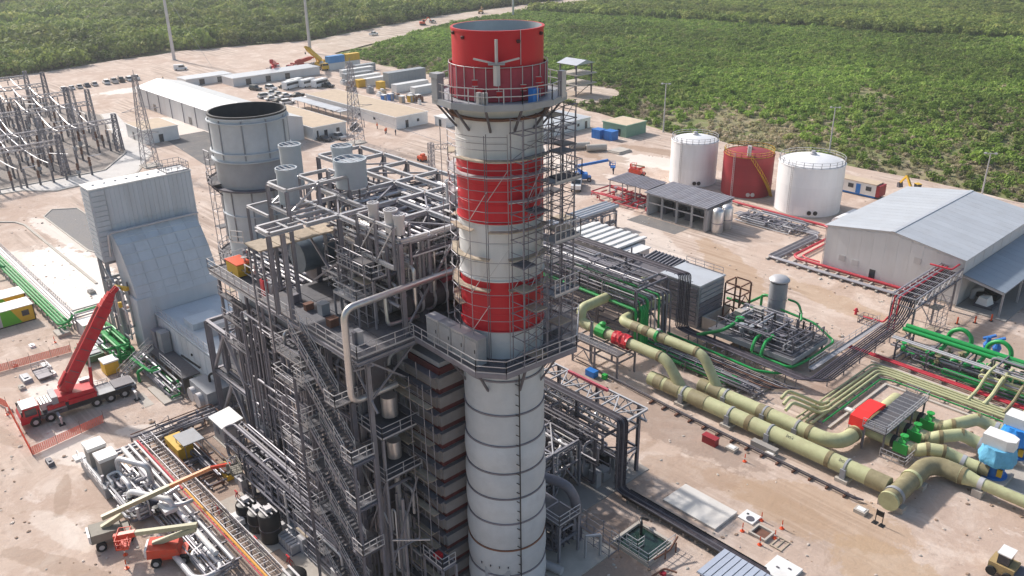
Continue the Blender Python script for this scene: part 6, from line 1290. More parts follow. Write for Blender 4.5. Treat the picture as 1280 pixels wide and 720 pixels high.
flat_block('control_house', 'small white switchyard house with beige roof', -205,-192,41.5,51,3.8, WHITE, BEIGE, [('y',-200,1.2,.05,2.2),('y',-196,1,1.4,2.2),('x',46,1.2,.05,2.2)])
flat_block('low_shed', 'long low pale shed behind the minibuses', -264,-255,98,134,2.8, CLADW, ROOFG, [('x',104,2,.05,2.2),('x',112,2,.05,2.2),('x',120,2,.05,2.2)])
flat_block('low_shed', 'pale low shed on the left of the far yard', -276,-268,86,104,2.4, CLADW, ROOFG, [('x',92,2,.05,2.0),('x',99,2,.05,2)])
flat_block('camp_building', 'long white camp building right of the chimney top platform', -132,-119,112,141,2.9, WHITE, ROOFG, [('x',116,.8,1.1,1.9),('x',121,.8,1.1,1.9),('x',126,.8,1.1,1.9),('x',131,.8,1.1,1.9),('x',136,.8,1.1,1.9),('x',139.2,.9,.05,2.1)])
flat_block('green_shed', 'pale green shed with cluttered roof beside the blue containers', -112,-103.5,138.5,147,3.2, PALEGRN, BEIGE, [('y',-106,1,.05,2.1)])
flat_block('stair_hut', 'white hut with dark door near the office end', -153.5,-148.5,111.5,116,2.6, WHITE, ROOFW, [('y',-151,1,.05,2.1)])
for i in range(8): # walkway canopy posts in front of the offices
    pass
wc = thing('covered_walkway', 'low grey covered walkway along the left side of the long office', 'canopy', (-185,96.5,0))
for i in range(11): x = -208+i*4.2; bar(wc,'post',(x,95.2,0),(x,95.2,2.6),.18,STEEL,kind='box'); MB().box(x,94.8,2.6,x+4.1,98.8,2.72).build('roof_sheet', ROOFG, wc) if i < 7 else None
ss = [(-196,97.2),(-190,96),(-184,95.4),(-178,97),(-171,95.5),(-165,96.2),(-160,94.8)]
# containers
def container(label, x0, y0, z0, lx, ly, m, hh=2.6, group='shipping containers', name='shipping_container'):
    t = thing(name, label, 'container', (x0+lx/2,y0+ly/2,z0), group)
    MB().box(x0,y0,z0,x0+lx,y0+ly,z0+hh).build('body', m, t)
    n = int(max(lx,ly)/.6)
    for i in range(n):
        if lx >= ly: a = x0+.1+i*(lx-.2)/n; MB().box(a,y0-.05,z0+.12,a+.3,y0-.002,z0+hh-.12).build('corrugation', m, t)
        else: a = y0+.1+i*(ly-.2)/n; MB().box(x0+lx+.002,a,z0+.12,x0+lx+.05,a+.3,z0+hh-.12).build('corrugation', m, t)
    MB().box(x0-.04,y0-.06,z0+hh,x0+lx+.06,y0+ly+.04,z0+hh+.06).build('roof', m, t)
    return t
GC = mat('grey container paint',(.27,.29,.31),.55,0,.08,1); WC = mat('white container paint',(.62,.62,.61),.5,0,.06,1)
container('blue shipping container on top of the stack beside the yellow one', -262,141,2.7,2.5,7.5,mat('sky blue container paint',(.06,.24,.52),.5,0,.08,1)); container('yellow shipping container on top of the stack', -262,149.2,2.7,2.5,6.5,YEL)
container('white shipping container underneath the blue one', -262,141,0,2.5,7.5,WC); container('white shipping container underneath the yellow one', -262,149.2,0,2.5,6.5,WC)
container('large grey container block at the scrub edge', -214,135.5,0,3.4,16.5,GC,5.2); container('white container in front of the large grey block', -205,132.5,0,3,14,WC)
container('yellow ended container left of the large grey block', -222,128.5,0,2.5,3,YEL); container('white long container beside the yellow ended one', -222,132,0,2.5,11,WC)
container('white container second along the yard fence', -229,131,0,2.5,12,WC); container('pale container third along the yard fence', -236,132,0,2.5,12,GC); container('white container farthest along the yard fence', -244,136,0,2.5,14,WC); container('pale grey container beside the farthest white one', -250,146,0,2.5,9,GC)
container('white container in the yard by the long office', -196,134,0,2.5,10,WC); container('small yellow container against the large grey block', -213.5,131.8,0,2.5,2.4,YEL)
container('small blue container left of two in front of the green shed', -110.5,132.2,0,3,2.6,BLUE,2.4); container('small blue container right of two in front of the green shed', -107,133.2,0,3,2.6,BLUE,2.4)
for i, (x, y, m, c) in enumerate(((-193,121,BLUE,'left blue'),(-193,123.6,BLUE,'right blue'),(-187,124,BEIGE,'beige'),(-186,126.6,YEL,'yellow'),(-185,129,BEIGE,'tan'),(-172,129.5,BLUE,'lone blue'))):
    t = thing('portable_toilet', f'{c} portable cabin in the row behind the long office', 'cabin', (x,y,0), 'portable cabins'); MB().box(x-.75,y-.75,0,x+.75,y+.75,2.1).build('body', m, t); MB().box(x-.82,y-.82,2.1,x+.82,y+.82,2.28).build('roof', WHITE, t); MB().box(x+.76,y-.4,.15,x+.8,y+.4,1.95).build('door', GREYP, t)
# culvert pipes left of the camp
for i, (x, y) in enumerate(((-104,121),(-99.5,122.5),(-95,126))):
    t = thing('concrete_block', f'{("left","middle","right")[i]} pale concrete culvert section below the green shed', 'culvert', (x,y,0), 'culvert sections')
    if i < 2: MB().pipe([(x-2,y-2.2,.9),(x+1,y+2.2,.9)], .9, 16).build('barrel', CONC, t, smooth=True); MB().pipe([(x-2.02,y-2.23,.9),(x-1.98,y-2.17,.9)], .7, 16).build('bore', BLACK, t)
    else: MB().box(x-2,y-2.5,0,x+2,y+2.5,.4).box(x-1.8,y-2.2,.4,x+1.7,y+2.3,.65).build('slab', CONC, t)
# piles of material scattered in the far yard
rgm = random.Random(77); heap_n = {}
for i in range(26):
    x = -238+i*2.3+rgm.uniform(-.8,.8); y = rgm.uniform(116,131)
    if -215 < x < -200 and y > 128: continue
    a = rgm.uniform(.8,2.2); c = rgm.uniform(.8,2.4); h = rgm.uniform(.6,1.8); m = rgm.choice([GREYP,DSTEEL,BROWN,WOOD,WHITE,MSTEEL]); mn = {GREYP.name:'grey',DSTEEL.name:'dark',BROWN.name:'rusty',WOOD.name:'wooden',WHITE.name:'white',MSTEEL.name:'grey steel'}[m.name]
    heap_n[mn] = heap_n.get(mn,0)+1
    t = thing('material_crate', f'{mn} crate heap behind the long office, {ordn[heap_n[mn]-1]} nearest the white minibuses', 'crate', (x,y,0), f'{mn} material heaps in the far yard')
    MB().box(x-a/2,y-c/2,0,x+a/2,y+c/2,h).build('crate', m, t); MB().box(x-a*.3,y-c*.35,h,x+a*.25,y+c*.2,h+.5).build('lid', rgm.choice([GREYP,WHITE,BROWN]), t)
# ------------------------------------------------------------------ telescopic mobile crane
def mobile_crane(label, loc, rz, m, boom_az, boom_el, boom_len, group, detail=True):
    """built round the origin with the cab toward -Y, then turned and moved"""
    t = thing('mobile_crane', label, 'crane', (0,0,0), group)
    MB().box(-1.3,-6.2,.75,1.3,6.2,1.35).build('chassis', DSTEEL, t)
    for y in (-6.3,): pass
    MB().box(-1.35,-4.4,1.36,1.35,6.2,1.55).build('deck', GREYP, t); MB().box(-1.42,-2.2,.95,-1.36,5.6,1.55).build('side_skirt', BLACK, t); MB().box(1.36,-2.2,.95,1.42,5.6,1.55).build('side_skirt', BLACK, t); MB().box(-1.44,-1.9,1.56,-.9,1.4,2.2).build('side_locker', m, t); MB().box(.9,-1.9,1.56,1.44,1.4,2.2).build('side_locker', m, t); MB().box(-1.2,3.6,1.56,1.2,6.0,1.8).build('outrigger_box', DSTEEL, t)
    cb_ = MB().extr([(-7.4,.7),(-5.1,.7),(-5.1,2.75),(-6.9,2.75),(-7.4,1.7)], 'x', -1.3, 1.3).build('cab', m, t)
    MB().hexa([(-1.2,-7.36,1.75),(1.2,-7.36,1.75),(1.2,-7.3,1.75),(-1.2,-7.3,1.75)],[(-1.2,-6.98,2.65),(1.2,-6.98,2.65),(1.2,-6.9,2.65),(-1.2,-6.9,2.65)]).build('windscreen', GLASS, cb_)
    for s in (-1,1): MB().box(s*1.3 if s > 0 else -1.32,-6.8,1.65,s*1.32 if s > 0 else -1.3,-5.5,2.55).build('side_window', GLASS, cb_)
    MB().box(-1.25,-7.0,2.76,1.25,-5.2,2.82).build('cab_roof', WHITE if detail else m, cb_)
    for y in (-5.9,-4.2,1.2,2.9,4.6):
        for s in (-1,1): w0 = MB().pipe([(s*.9,y,.62),(s*1.34,y,.62)], .62, 16).build('wheel', RUBBER, t, smooth=True); MB().pipe([(s*1.33,y,.62),(s*1.37,y,.62)], .3, 10).build('rim', LSTEEL, w0)
    for y, z in ((-3.4,1.2),(5.6,1.2)):
        for s in (-1,1):
            bar(t,'outrigger_beam',(s*1.2,y,.95),(s*2.9,y,.95),.28,LSTEEL,.3,kind='box'); bar(t,'outrigger_leg',(s*2.85,y,.1),(s*2.85,y,1.2),.2,LSTEEL,kind='box'); MB().box(s*2.85-.35,y-.35,0,s*2.85+.35,y+.35,.1).build('outrigger_pad', BLACK, t)
    # flank panels and engine cover
    MB().box(-1.36,-4.3,1.63,1.36,-2.3,2.15).build('side_cover', m, t); MB().box(-1.1,-4.9,1.65,.9,-2.9,2.55).build('engine_cover', LSTEEL, t)
    MB().lathe([(1.2,1.63),(1.2,1.95)], 0, 0, 20).build('slew_ring', BLACK, t)
    d = Vector((math.sin(boom_az),math.cos(boom_az),0)); s_ = Vector((d.y,-d.x,0))
    def P(f, s, z): q = d*f+s_*s; return (q.x,q.y,z)
    MB().hexa([P(-2.9,-1.25,1.96),P(1.6,-1.25,1.96),P(1.6,1.25,1.96),P(-2.9,1.25,1.96)],[P(-2.9,-1.2,2.9),P(1.2,-1.2,2.7),P(1.2,1.2,2.7),P(-2.9,1.2,2.9)]).build('superstructure', m, t)
    MB().hexa([P(-3.6,-1.3,1.9),P(-2.9,-1.3,1.9),P(-2.9,1.3,1.9),P(-3.6,1.3,1.9)],[P(-3.6,-1.3,3.1),P(-2.9,-1.3,3.1),P(-2.9,1.3,3.1),P(-3.6,1.3,3.1)]).build('counterweight', GREYP if detail else m, t)
    MB().hexa([P(.2,-2.0,1.5),P(1.9,-2.0,1.5),P(1.9,-1.26,1.5),P(.2,-1.26,1.5)],[P(.2,-2.0,3.0),P(1.5,-2.0,3.0),P(1.5,-1.26,3.0),P(.2,-1.26,3.0)]).build('operator_cab', LSTEEL, t)
    b0 = d*-1.9+up*3.0; bd = d*math.cos(boom_el)+up*math.sin(boom_el); nrm = -d*math.sin(boom_el)+up*math.cos(boom_el)
    for i, (a, c, w0) in enumerate(((0,.86,1.25),(.7,.92,1.05),(.9,.96,.88),(.94,1.0,.72))):
        bar(t,'boom_section', b0+bd*boom_len*a, b0+bd*boom_len*c, w0, m, w0*1.15, kind='box')
    tip = b0+bd*boom_len
    for s in (-.25,.25): bar(t,'boom_head', tip+s_*s-bd*.2, tip+s_*s+bd*.9-nrm*.35, .1, m, .55, kind='box')
    pv = b0+bd*boom_len*.42-nrm*.5; bar(t,'lift_cylinder', d*1.3+up*2.3, pv, .3, LSTEEL if detail else m, kind='tube'); bar(t,'lift_cylinder', d*1.3+up*2.3, (d*1.3+up*2.3).lerp(pv,.55), .42, m, kind='tube')
    rp_ = b0+nrm*.75
    MB().beam(b0+bd*.6+nrm*.75, b0+bd*2.4+nrm*.75, .7, .4).build('hoist_winch', m, t)
    bar(t,'hoist_rope', rp_+bd*1.5, tip+nrm*.4, .05, BLACK, kind='tube'); bar(t,'hoist_rope', tip+bd*.8-nrm*.3, tip+bd*.8-nrm*.3-up*2.0, .04, BLACK, kind='tube')
    q = tip+bd*.8-nrm*.3-up*2.4; MB().box(q.x-.2,q.y-.2,q.z-.3,q.x+.2,q.y+.2,q.z+.4).build('hook_block', YEL if detail else BLACK, t)
    if detail:
        for s in (-.35,0,.35): bar(t,'hydraulic_hose', b0+bd*.3+s_*s+nrm*.78, b0+bd*boom_len*.84+s_*s*.6+nrm*.76, .06, BLACK, kind='tube')
        for k in range(7): bar(t,'boom_collar', b0+bd*boom_len*(.1+.11*k)-s_*.64-nrm*.5, b0+bd*boom_len*(.1+.11*k)-s_*.64+nrm*.6, .07, DSTEEL, kind='box'); bar(t,'boom_collar', b0+bd*boom_len*(.1+.11*k)+s_*.64-nrm*.5, b0+bd*boom_len*(.1+.11*k)+s_*.64+nrm*.6, .07, DSTEEL, kind='box')
        for s in (-1,1):
            MB().box(s*1.5-.08,-7.2,2.0,s*1.5+.08,-7.05,2.6).build('mirror', BLACK, cb_); bar(cb_,'mirror_arm',(s*1.25,-7.0,2.6),(s*1.5,-7.1,2.5),.05,BLACK,kind='box')
            MB().box(s*1.31 if s > 0 else -1.33,-5.4,.9,s*1.33 if s > 0 else -1.31,-5.25,2.2).build('door_seam', BLACK, cb_); MB().box(s*.95-.2,-7.44,.85,s*.95+.2,-7.405,1.05).build('headlight', WHITE, cb_)
            for y in (-4.9,-3.2,.4,2.05,3.75,5.3): MB().box(s*1.36-.02,y-.5,1.2,s*1.36+.02,y+.35,1.34).build('mudguard', BLACK, t)
        MB().box(-1.2,-7.42,.75,1.2,-7.401,1.15).build('bumper', LSTEEL, cb_)
        for k in range(5): MB().box(-1.0,-4.7+k*.36,2.56,.8,-4.55+k*.36,2.62).build('engine_grille', BLACK, t)
        MB().rail([(-1.3,1.6,1.56),(-1.3,3.4,1.56)], h=.7, step=.6).build('deck_rail', LSTEEL, t)
    t.location = loc; t.rotation_euler = (0,0,rz); return t
mobile_crane('large red mobile crane with raised boom parked at left', (-61.4,-17.0,0), -.06, RED, .02, R_(55), 13.6, 'mobile cranes')
mobile_crane('red mobile crane with lowered boom far beyond the offices', (-272,124,0), 1.2, RED, -2.9, R_(14), 12, 'mobile cranes', False)
mobile_crane('yellow mobile crane with angled boom beside the stacked containers', (-267,141,0), 1.4, YEL, 3.9, R_(28), 15, 'mobile cranes', False)
mobile_crane('second red crane carrier between red and yellow cranes far back', (-270,134,0), .4, mat('brick red machine paint',(.38,.05,.04),.5,0,.1,1), .3, R_(8), 8, 'mobile cranes', False)
# ------------------------------------------------------------------ lattice masts, poles, gantries
def lattice(t, x, y, z0, h, wb, wt, n, m=STEEL, lw=.14, bw=.07):
    c = lambda s,u,z: Vector((x+s*(wb+(wt-wb)*(z-z0)/h)/2, y+u*(wb+(wt-wb)*(z-z0)/h)/2, z))
    for s in (-1,1):
        for u in (-1,1): bar(t,'leg',c(s,u,z0),c(s,u,z0+h),lw,m,kind='box')
    b = MB()
    for i in range(n):
        za, zb = z0+h*i/n, z0+h*(i+1)/n; cs = [(-1,-1),(1,-1),(1,1),(-1,1)]
        for k in range(4):
            p, q = cs[k], cs[(k+1)%4]; b.beam(c(*p,za),c(*q,zb),bw); b.beam(c(*q,za),c(*p,zb),bw); b.beam(c(*p,zb),c(*q,zb),bw)
    b.build('bracing', m, t)
def lattice_tower(label, x, y, h, wb, wt, n, arms=(), group='lattice masts', peak=0):
    t = thing('lattice_mast', label, 'mast', (x,y,0), group); lattice(t, x, y, 0, h, wb, wt, n)
    for z, l, ax in arms:
        v = Vector((0,l,0)) if ax == 'y' else Vector((l,0,0))
        for s in (-1,1): b = MB(); b.beam((x,y,z),Vector((x,y,z))+v*s,.1); b.beam((x,y,z+.9),Vector((x,y,z))+v*s,.1); b.beam(Vector((x,y,z+.45))+v*s*.5,Vector((x,y,z))+v*s*.5,.07); b.build('arm', STEEL, t)
    if peak: bar(t,'spike',(x,y,h),(x,y,h+peak),.1,STEEL,kind='box')
    MB().box(x-wb/2-.4,y-wb/2-.4,0,x+wb/2+.4,y+wb/2+.4,.25).build('footing', CONC, t)
    return t
lattice_tower('tall lattice mast at the corner of the switchyard', -169.5,34,22.4,3.4,.8,12,((8,3.5,'y'),(14,4.5,'y')),peak=1.2)
lattice_tower('lattice mast with arms standing before the long beige roofed office', -152.3,83.5,21.5,3.4,.9,12,((9.5,6,'y'),(20,2,'y')),peak=1)
mt = lattice_tower('short lattice mast with side arms left of the chimney', -111,77.5,8.3,1.1,1.0,8)
for z in (6.6,7.8): b = MB(); b.beam((-111,77.5,z),(-107,86.5,z),.12); b.build('arm', STEEL, mt)
b = MB()
for k in range(9): p = Vector((-111+k*.44,77.5+k,6.6)); b.beam(p,p+Vector((.22,.5,1.2)),.08); b.beam(p+Vector((.22,.5,1.2)),p+Vector((.44,1,0)),.08)
b.build('arm_lattice', STEEL, mt)
lattice_tower('second short lattice mast left of the white switchyard house', -203,28.5,16,2.2,.9,9)
# tubular poles
def pole(label, x, y, h, r, arms=0):
    t = thing('utility_pole', label, 'pole', (x,y,0), 'utility poles')
    MB().lathe([(r,0),(r*.55,h)], x, y, 10).build('shaft', LSTEEL, t, smooth=True); MB().lathe([(r*1.8,0),(r*1.8,.15)], x, y, 12).build('footing', CONC, t)
    for k in range(arms):
        z = h-1-k*2.6; bar(t,'crossarm',(x,y,z),(x+(1.6 if k%2 else -1.6),y+(2.2 if k%2 else -2.2),z+.3),.18,LSTEEL,kind='tube')
    if arms == 0: bar(t,'lamp_arm',(x-.8,y-.5,h-.1),(x+.8,y+.5,h-.1),.12,LSTEEL,kind='box'); MB().box(x-1.1,y-.8,h-.25,x-.6,y-.3,h+.05).build('lamp_head', LSTEEL, t); MB().box(x+.6,y+.3,h-.25,x+1.1,y+.8,h+.05).build('lamp_head', LSTEEL, t)
pole('tall steel transmission pole at left beside the forest road', -333.6,108.9,46,.75,3); pole('tall steel transmission pole above the yellow crane', -307.4,160.6,46,.75,3); pole('distant steel pole straight behind the chimney rim', -346,321,46,.7,3)
pole('lamp pole left of the white tank', -100.5,151,13.5,.22); pole('lamp pole behind the largest white tank', -57,163,11.5,.22); pole('lamp pole behind the grey hall roof', -16,152,9.5,.2)
# watch tower
wt = thing('watch_tower', 'three storey open watch tower at the scrub edge', 'tower', (-156,175,0))
xs_, ys_ = [-160,-152.5], [170.5,178]
for x in xs_:
    for y in ys_: bar(wt,'column',(x,y,0),(x,y,10.4),.38,DSTEEL,kind='box')
for z in (3.6,6.9): MB().box(-160.6,169.8,z,-151.2,179.4,z+.3).build('floor_slab', CONC, wt)
MB().extr([(169.6,10.4),(179,10.4),(174.3,11.7)], 'x', -160.8, -151.6).build('roof', ROOFG, wt); bar(wt,'beam',(-160,170.5,10.2),(-152.5,170.5,10.2),.3,DSTEEL,kind='box')
bar(wt,'brace',(-160,170.5,.2),(-152.5,170.5,3.5),.18,DSTEEL,kind='box'); bar(wt,'brace',(-152.5,170.5,.2),(-152.5,178,3.5),.18,DSTEEL,kind='box')
# switchyard gantries with strung conductors
gx = [-288,-268,-248,-228,-208,-190,-176]; gy = [-60,-41,-22,-3,16,34]
HG = 10.8
def jend(i): return 4 if i == 0 else 5 if i < 6 else 4
for i, x in enumerate(gx):
    t = thing('switchyard_gantry', f'steel lattice gantry, {ordn[i]} row from the back of the switchyard', 'gantry', (x,0,0), 'switchyard gantries')
    for j, y in enumerate(gy[:jend(i)+1]):
        lattice(t, x, y, 0, HG+(3.2 if (i+j)%2 else 1.2)-(2 if i > 4 else 0), 1.7, .9, 8, MSTEEL if (i+j)%3 else STEEL, .18, .095)
    y = gy[0]; ye = gy[jend(i)]; HH = HG-(2 if i > 4 else 0)
    b = MB(); n = int((ye-y)/1.5)
    for z in (HH-1.0,HH):
        for s in (-.45,.45): b.beam((x+s,y,z),(x+s,ye,z),.15)
    for k in range(n):
        a = y+(ye-y)*k/n; c = y+(ye-y)*(k+1)/n
        for s in (-.45,.45): b.beam((x+s,a,HH-1),(x+s,(a+c)/2,HH),.09); b.beam((x+s,(a+c)/2,HH),(x+s,c,HH-1),.09)
        b.beam((x-.45,a,HH),(x+.45,c,HH),.09)
    b.build('lattice_beam', STEEL, t)
    for k in range(int((ye-y)/3)): MB().lathe([(.1,HH-2.6),(.22,HH-2.4),(.1,HH-2.0),(.22,HH-1.8),(.1,HH-1.2)], x, y+1.5+k*3, 6).build('hanging_insulator', PORC, t)
def sag(p, q, s, n=10): p, q = Vector(p), Vector(q); return [p.lerp(q,i/n)-up*s*4*(i/n)*(1-i/n) for i in range(n+1)]
k_ = 0
for i, (a, b) in enumerate(zip(gx, gx[1:])):
    for j, (c, d) in enumerate(zip(gy, gy[1:])):
        if j >= min(jend(i),jend(i+1)): continue
        t = thing('conductor_span', f'sagging white conductors, {ordn[i]} span from the back, bay {ordn[j]} from the left', 'conductors', (a,c,HG), 'switchyard conductors')
        for e in range(3):
            y = c+(d-c)*(e+1)/4; MB().pipe(sag((a,y,HG-.6-(2 if i > 4 else 0)),(b,y,HG-1.0-(2 if i > 3 else 0)),1.5), .1, 5, bend=.01, seg=1).build('conductor', ALU, t, smooth=True)
for e, y in enumerate((-5,2,9)):
    t = thing('conductor_span', f'{ordn[e]} of three long white conductors sagging down to the switchyard front', 'conductors', (-186,y,HG), 'front conductors'); MB().pipe(sag((-208,y,HG),(-172,y+3,4.5),2.0), .13, 6, bend=.01, seg=1).build('conductor', ALU, t, smooth=True); MB().lathe([(.25,0),(.18,4.5)], -172, y+3, 8).build('terminal_post', PORC, t)
rge = random.Random(91); cnt = 0
def RW(k): return f'{k}'+('th' if 10 < k < 14 else {1:'st',2:'nd',3:'rd'}.get(k%10,'th'))
for x in [-171.5-5.1*k for k in range(22)]:
    for y in [38-2.9*k for k in range(34)]:
        if rge.random() < .3 or any(abs(x-q) < 1.2 for q in gx) or (y > 22 and x > -182) or (y > 28 and x > -190) or y > 38+(x+240)*-.05 or not view_ok(x,y,.03): continue
        cnt += 1
        if cnt > 290: break
        h = rge.choice((3.6,4.6,5.6)); k = rge.choice(('breaker','insulator'))
        t = thing('insulator_post', f'switchgear post, {RW(round((-171.5-x)/5.1)+1)} row from the switchyard front, {RW(round((38-y)/2.9)+1)} from its right end', 'switchgear', (x,y,0), 'switchyard insulator posts')
        bar(t,'stand',(x,y,0),(x,y,h*.5),.42,DSTEEL,kind='box')
        MB().lathe([(.24,h*.5),(.4,h*.56),(.24,h*.6),(.4,h*.68),(.24,h*.72),(.4,h*.8),(.24,h*.84),(.36,h*.92),(.15,h)], x, y, 7).build('insulator', PORC if rge.random() < .7 else BROWN, t)
        if rge.random() < .4: bar(t,'bus_arm',(x,y,h),(x+(4.6 if rge.random() < .5 else 0),y+.01+(2.9 if rge.random() < .5 else 0),h+.1),.16,ALU,kind='tube')
        elif rge.random() < .3: MB().box(x-.5,y-.4,h*.3,x+.5,y+.4,h*.5).build('drive_box', GREYP, t)
# transmission line stays and wires at left
tw = thing('guy_wire', 'thin pale wires dropping from the tall pole toward the warehouse', 'wire', (-333,108,0)); MB().pipe(sag((-333.6,108.9,30),(-303,112,0),.6), .05, 4, bend=.01, seg=1).build('wire', LSTEEL, tw)
tw = thing('guy_wire', 'pale cable from the lattice mast down past the office end', 'wire', (-152,83,0)); MB().pipe(sag((-152.3,83.5,9.5),(-118,100,.2),1.0), .06, 4, bend=.01, seg=1).build('wire', LSTEEL, tw)
# site trailer, excavator, trucks, lifts at the tank side
tr = thing('site_trailer', 'white site office trailer with blue base behind the largest tank', 'trailer', (-34.5,137,0))
MB().box(-40.5,134.2,.5,-31,137.2,3.0).build('body', WHITE, tr); MB().box(-40.6,134.1,3.0,-30.9,137.3,3.15).build('roof', BEIGE, tr); MB().box(-40.4,134.25,.15,-31.1,137.1,.49).build('base', BLUE, tr); MB().box(-30.99,134.2,.5,-30.2,137.2,2.9).build('end_wall', TANKR, tr)
for x in (-39.6,-37.2,-33.2): MB().box(x,134.12,1.5,x+1.2,134.19,2.4).build('window', GLASS, tr)
MB().box(-35.4,134.12,.55,-34.4,134.19,2.6).build('door', BLUE, tr)
def excavator(label, x, y, rz, m):
    t = thing('excavator', label, 'excavator', (0,0,0), 'excavators')
    for s in (-1,1): MB().extr([(-1.6,0),(1.6,0),(1.9,.4),(1.6,.8),(-1.6,.8),(-1.9,.4)], 'y', s*1.1-.28, s*1.1+.28).build('track', BLACK, t)
    MB().box(-1.8,-1.2,.85,1.2,1.2,1.9).build('body', m, t); MB().box(-.1,-1.15,1.9,1.1,-.2,2.9).build('cab', GLASS, t); MB().box(-.15,-1.2,2.9,1.15,-.15,3.0).build('cab_roof', m, t)
    bar(t,'boom',(1.0,.3,1.7),(3.2,.3,4.0),.35,m,.5,kind='box'); bar(t,'arm',(3.2,.3,4.0),(5.0,.3,2.0),.3,m,.4,kind='box'); MB().extr([(4.5,1.0),(5.3,.9),(5.4,1.9),(4.9,2.1)], 'y', -.2, .8).build('bucket', DSTEEL, t)
    t.location = (x,y,0); t.rotation_euler = (0,0,rz); return t
excavator('yellow excavator behind the site trailer and grey hall', -25.5,141,2.6,YEL); excavator('orange excavator far up the dirt road', -352,258,1.0,ORANGE); excavator('yellow brown excavator on the far dirt road behind the chimney', -372,318,2.2,mat('tan machine paint',(.45,.26,.10),.6,0,.1,1))
def boom_lift(label, loc, rz, m, booms, basket_dir=(1,0), group='boom lifts'):
    t = thing('boom_lift', label, 'boom lift', (0,0,0), group)
    for x in (-1.25,1.25):
        for s in (-1,1): w0 = MB().pipe([(x,s*.85,.5),(x,s*1.25,.5)], .5, 14).build('wheel', RUBBER, t, smooth=True); MB().pipe([(x,s*1.24,.5),(x,s*1.28,.5)], .26, 10).build('rim', LSTEEL, w0)
    MB().box(-1.6,-.85,.55,1.6,.85,1.0).build('chassis', m, t); MB().hexa([(-2.0,-1.1,1.05),(1.0,-1.1,1.05),(1.0,1.1,1.05),(-2.0,1.1,1.05)],[(-1.9,-1.05,2.0),(.8,-1.05,1.8),(.8,1.05,1.8),(-1.9,1.05,2.0)]).build('turntable_cover', m, t); MB().box(-2.2,-.9,1.1,-1.99,.9,1.9).build('counterweight', WHITE, t)
    for p, q, w0, mm in booms: bar(t,'boom',p,q,w0,mm,w0*1.1,kind='box')
    e = Vector(booms[-1][1]); MB().rail([e+Vector((-.2,-1,-.9)),e+Vector((.9,-1,-.9)),e+Vector((.9,1,-.9)),e+Vector((-.2,1,-.9))], closed=True, step=.6, w=.06).box(e.x-.2,e.y-1,e.z-.95,e.x+.9,e.y+1,e.z-.88).build('basket', m, t)
    MB().box(e.x-.5,e.y-.2,e.z-.6,e.x-.15,e.y+.2,e.z+.2).build('basket_mount', m, t)
    t.location = loc; t.rotation_euler = (0,0,rz); return t
LO = mat('lift orange paint',(.66,.06,.025),.4,0,.1,1,dirt=(.38,.14,.08),dscale=1.8,damt=.6)
boom_lift('orange boom lift with folded olive arms at the lower left', (-26.0,-20.4,0), 1.03, LO, [((-1.5,.1,1.9),(2.6,.1,3.0),.42,OLIVE),((2.8,.1,3.4),(-3.2,.7,3.0),.4,OLIVE),((-3.0,.7,3.0),(-4.6,.95,2.7),.5,LO)])
boom_lift('boom lift with long orange edged boom reaching toward the boiler', (-32.6,-23.6,0), 1.40, mat('dusty grey lift base',(.24,.22,.18),.6,0,.15,1.5), [((-.8,0,1.9),(1.2,0,2.6),.42,OLIVE),((-.6,0,3.0),(6.0,0,4.0),.42,OLIVE),((5.8,0,4.0),(10.2,0,4.6),.32,mat('pale orange boom',(.75,.30,.12),.5,0,.1,1)),((10.2,0,4.6),(12.2,0,4.3),.28,LO)])
boom_lift('small orange lift beside the left white tank', (-77.5,112,0), .5, LO, [((0,0,1.8),(1.6,0,2.4),.3,LO),((1.6,0,2.5),(-1.4,0,2.8),.25,OLIVE)])
boom_lift('blue boom lift behind the white truck', (-84.2,100.8,0), .75, BLUE, [((0,0,1.8),(-2.2,0,3.2),.45,BLUE),((-2.2,0,3.3),(5.5,0,4.9),.5,BLUE),((5.5,0,4.9),(6.2,0,4.2),.3,LSTEEL)])
tk = thing('flatbed_truck', 'white truck with loaded bed beside the blue lift', 'truck', (0,0,0))
MB().box(-3.2,-1.1,.7,3.2,1.1,1.0).build('chassis', DSTEEL, tk); MB().extr([(1.2,.8),(4.2,.8),(4.2,1.7),(3.2,1.9),(2.8,2.8),(1.2,2.8)], 'y', -1.1, 1.1).build('cab', WHITE, tk); MB().hexa([(3.22,-1,1.95),(3.24,1,1.95),(3.3,1,1.9),(3.3,-1,1.9)],[(2.86,-1,2.65),(2.88,1,2.65),(2.95,1,2.7),(2.95,-1,2.7)]).build('windscreen', GLASS, tk); MB().box(-3.2,-1.15,1.05,1.0,1.15,1.3).build('load_bed', LSTEEL, tk); MB().hexa([(-3,-1,1.3),(.8,-1,1.3),(.8,1,1.3),(-3,1,1.3)],[(-2.4,-.5,2.3),(.4,-.6,2.1),(.4,.6,2.2),(-2.6,.6,2.5)]).build('load', WOOD, tk); bar(tk,'crane_arm',(-1,0,2.3),(3.0,.5,4.4),.35,LSTEEL,kind='box')
for x in (-2.4,-1.3,3.0):
    for s in (-1,1): MB().pipe([(x,s*.8,.5),(x,s*1.15,.5)], .5, 14).build('wheel', RUBBER, tk)
tk.location = (-81.6,95.6,0); tk.rotation_euler = (0,0,-.85)
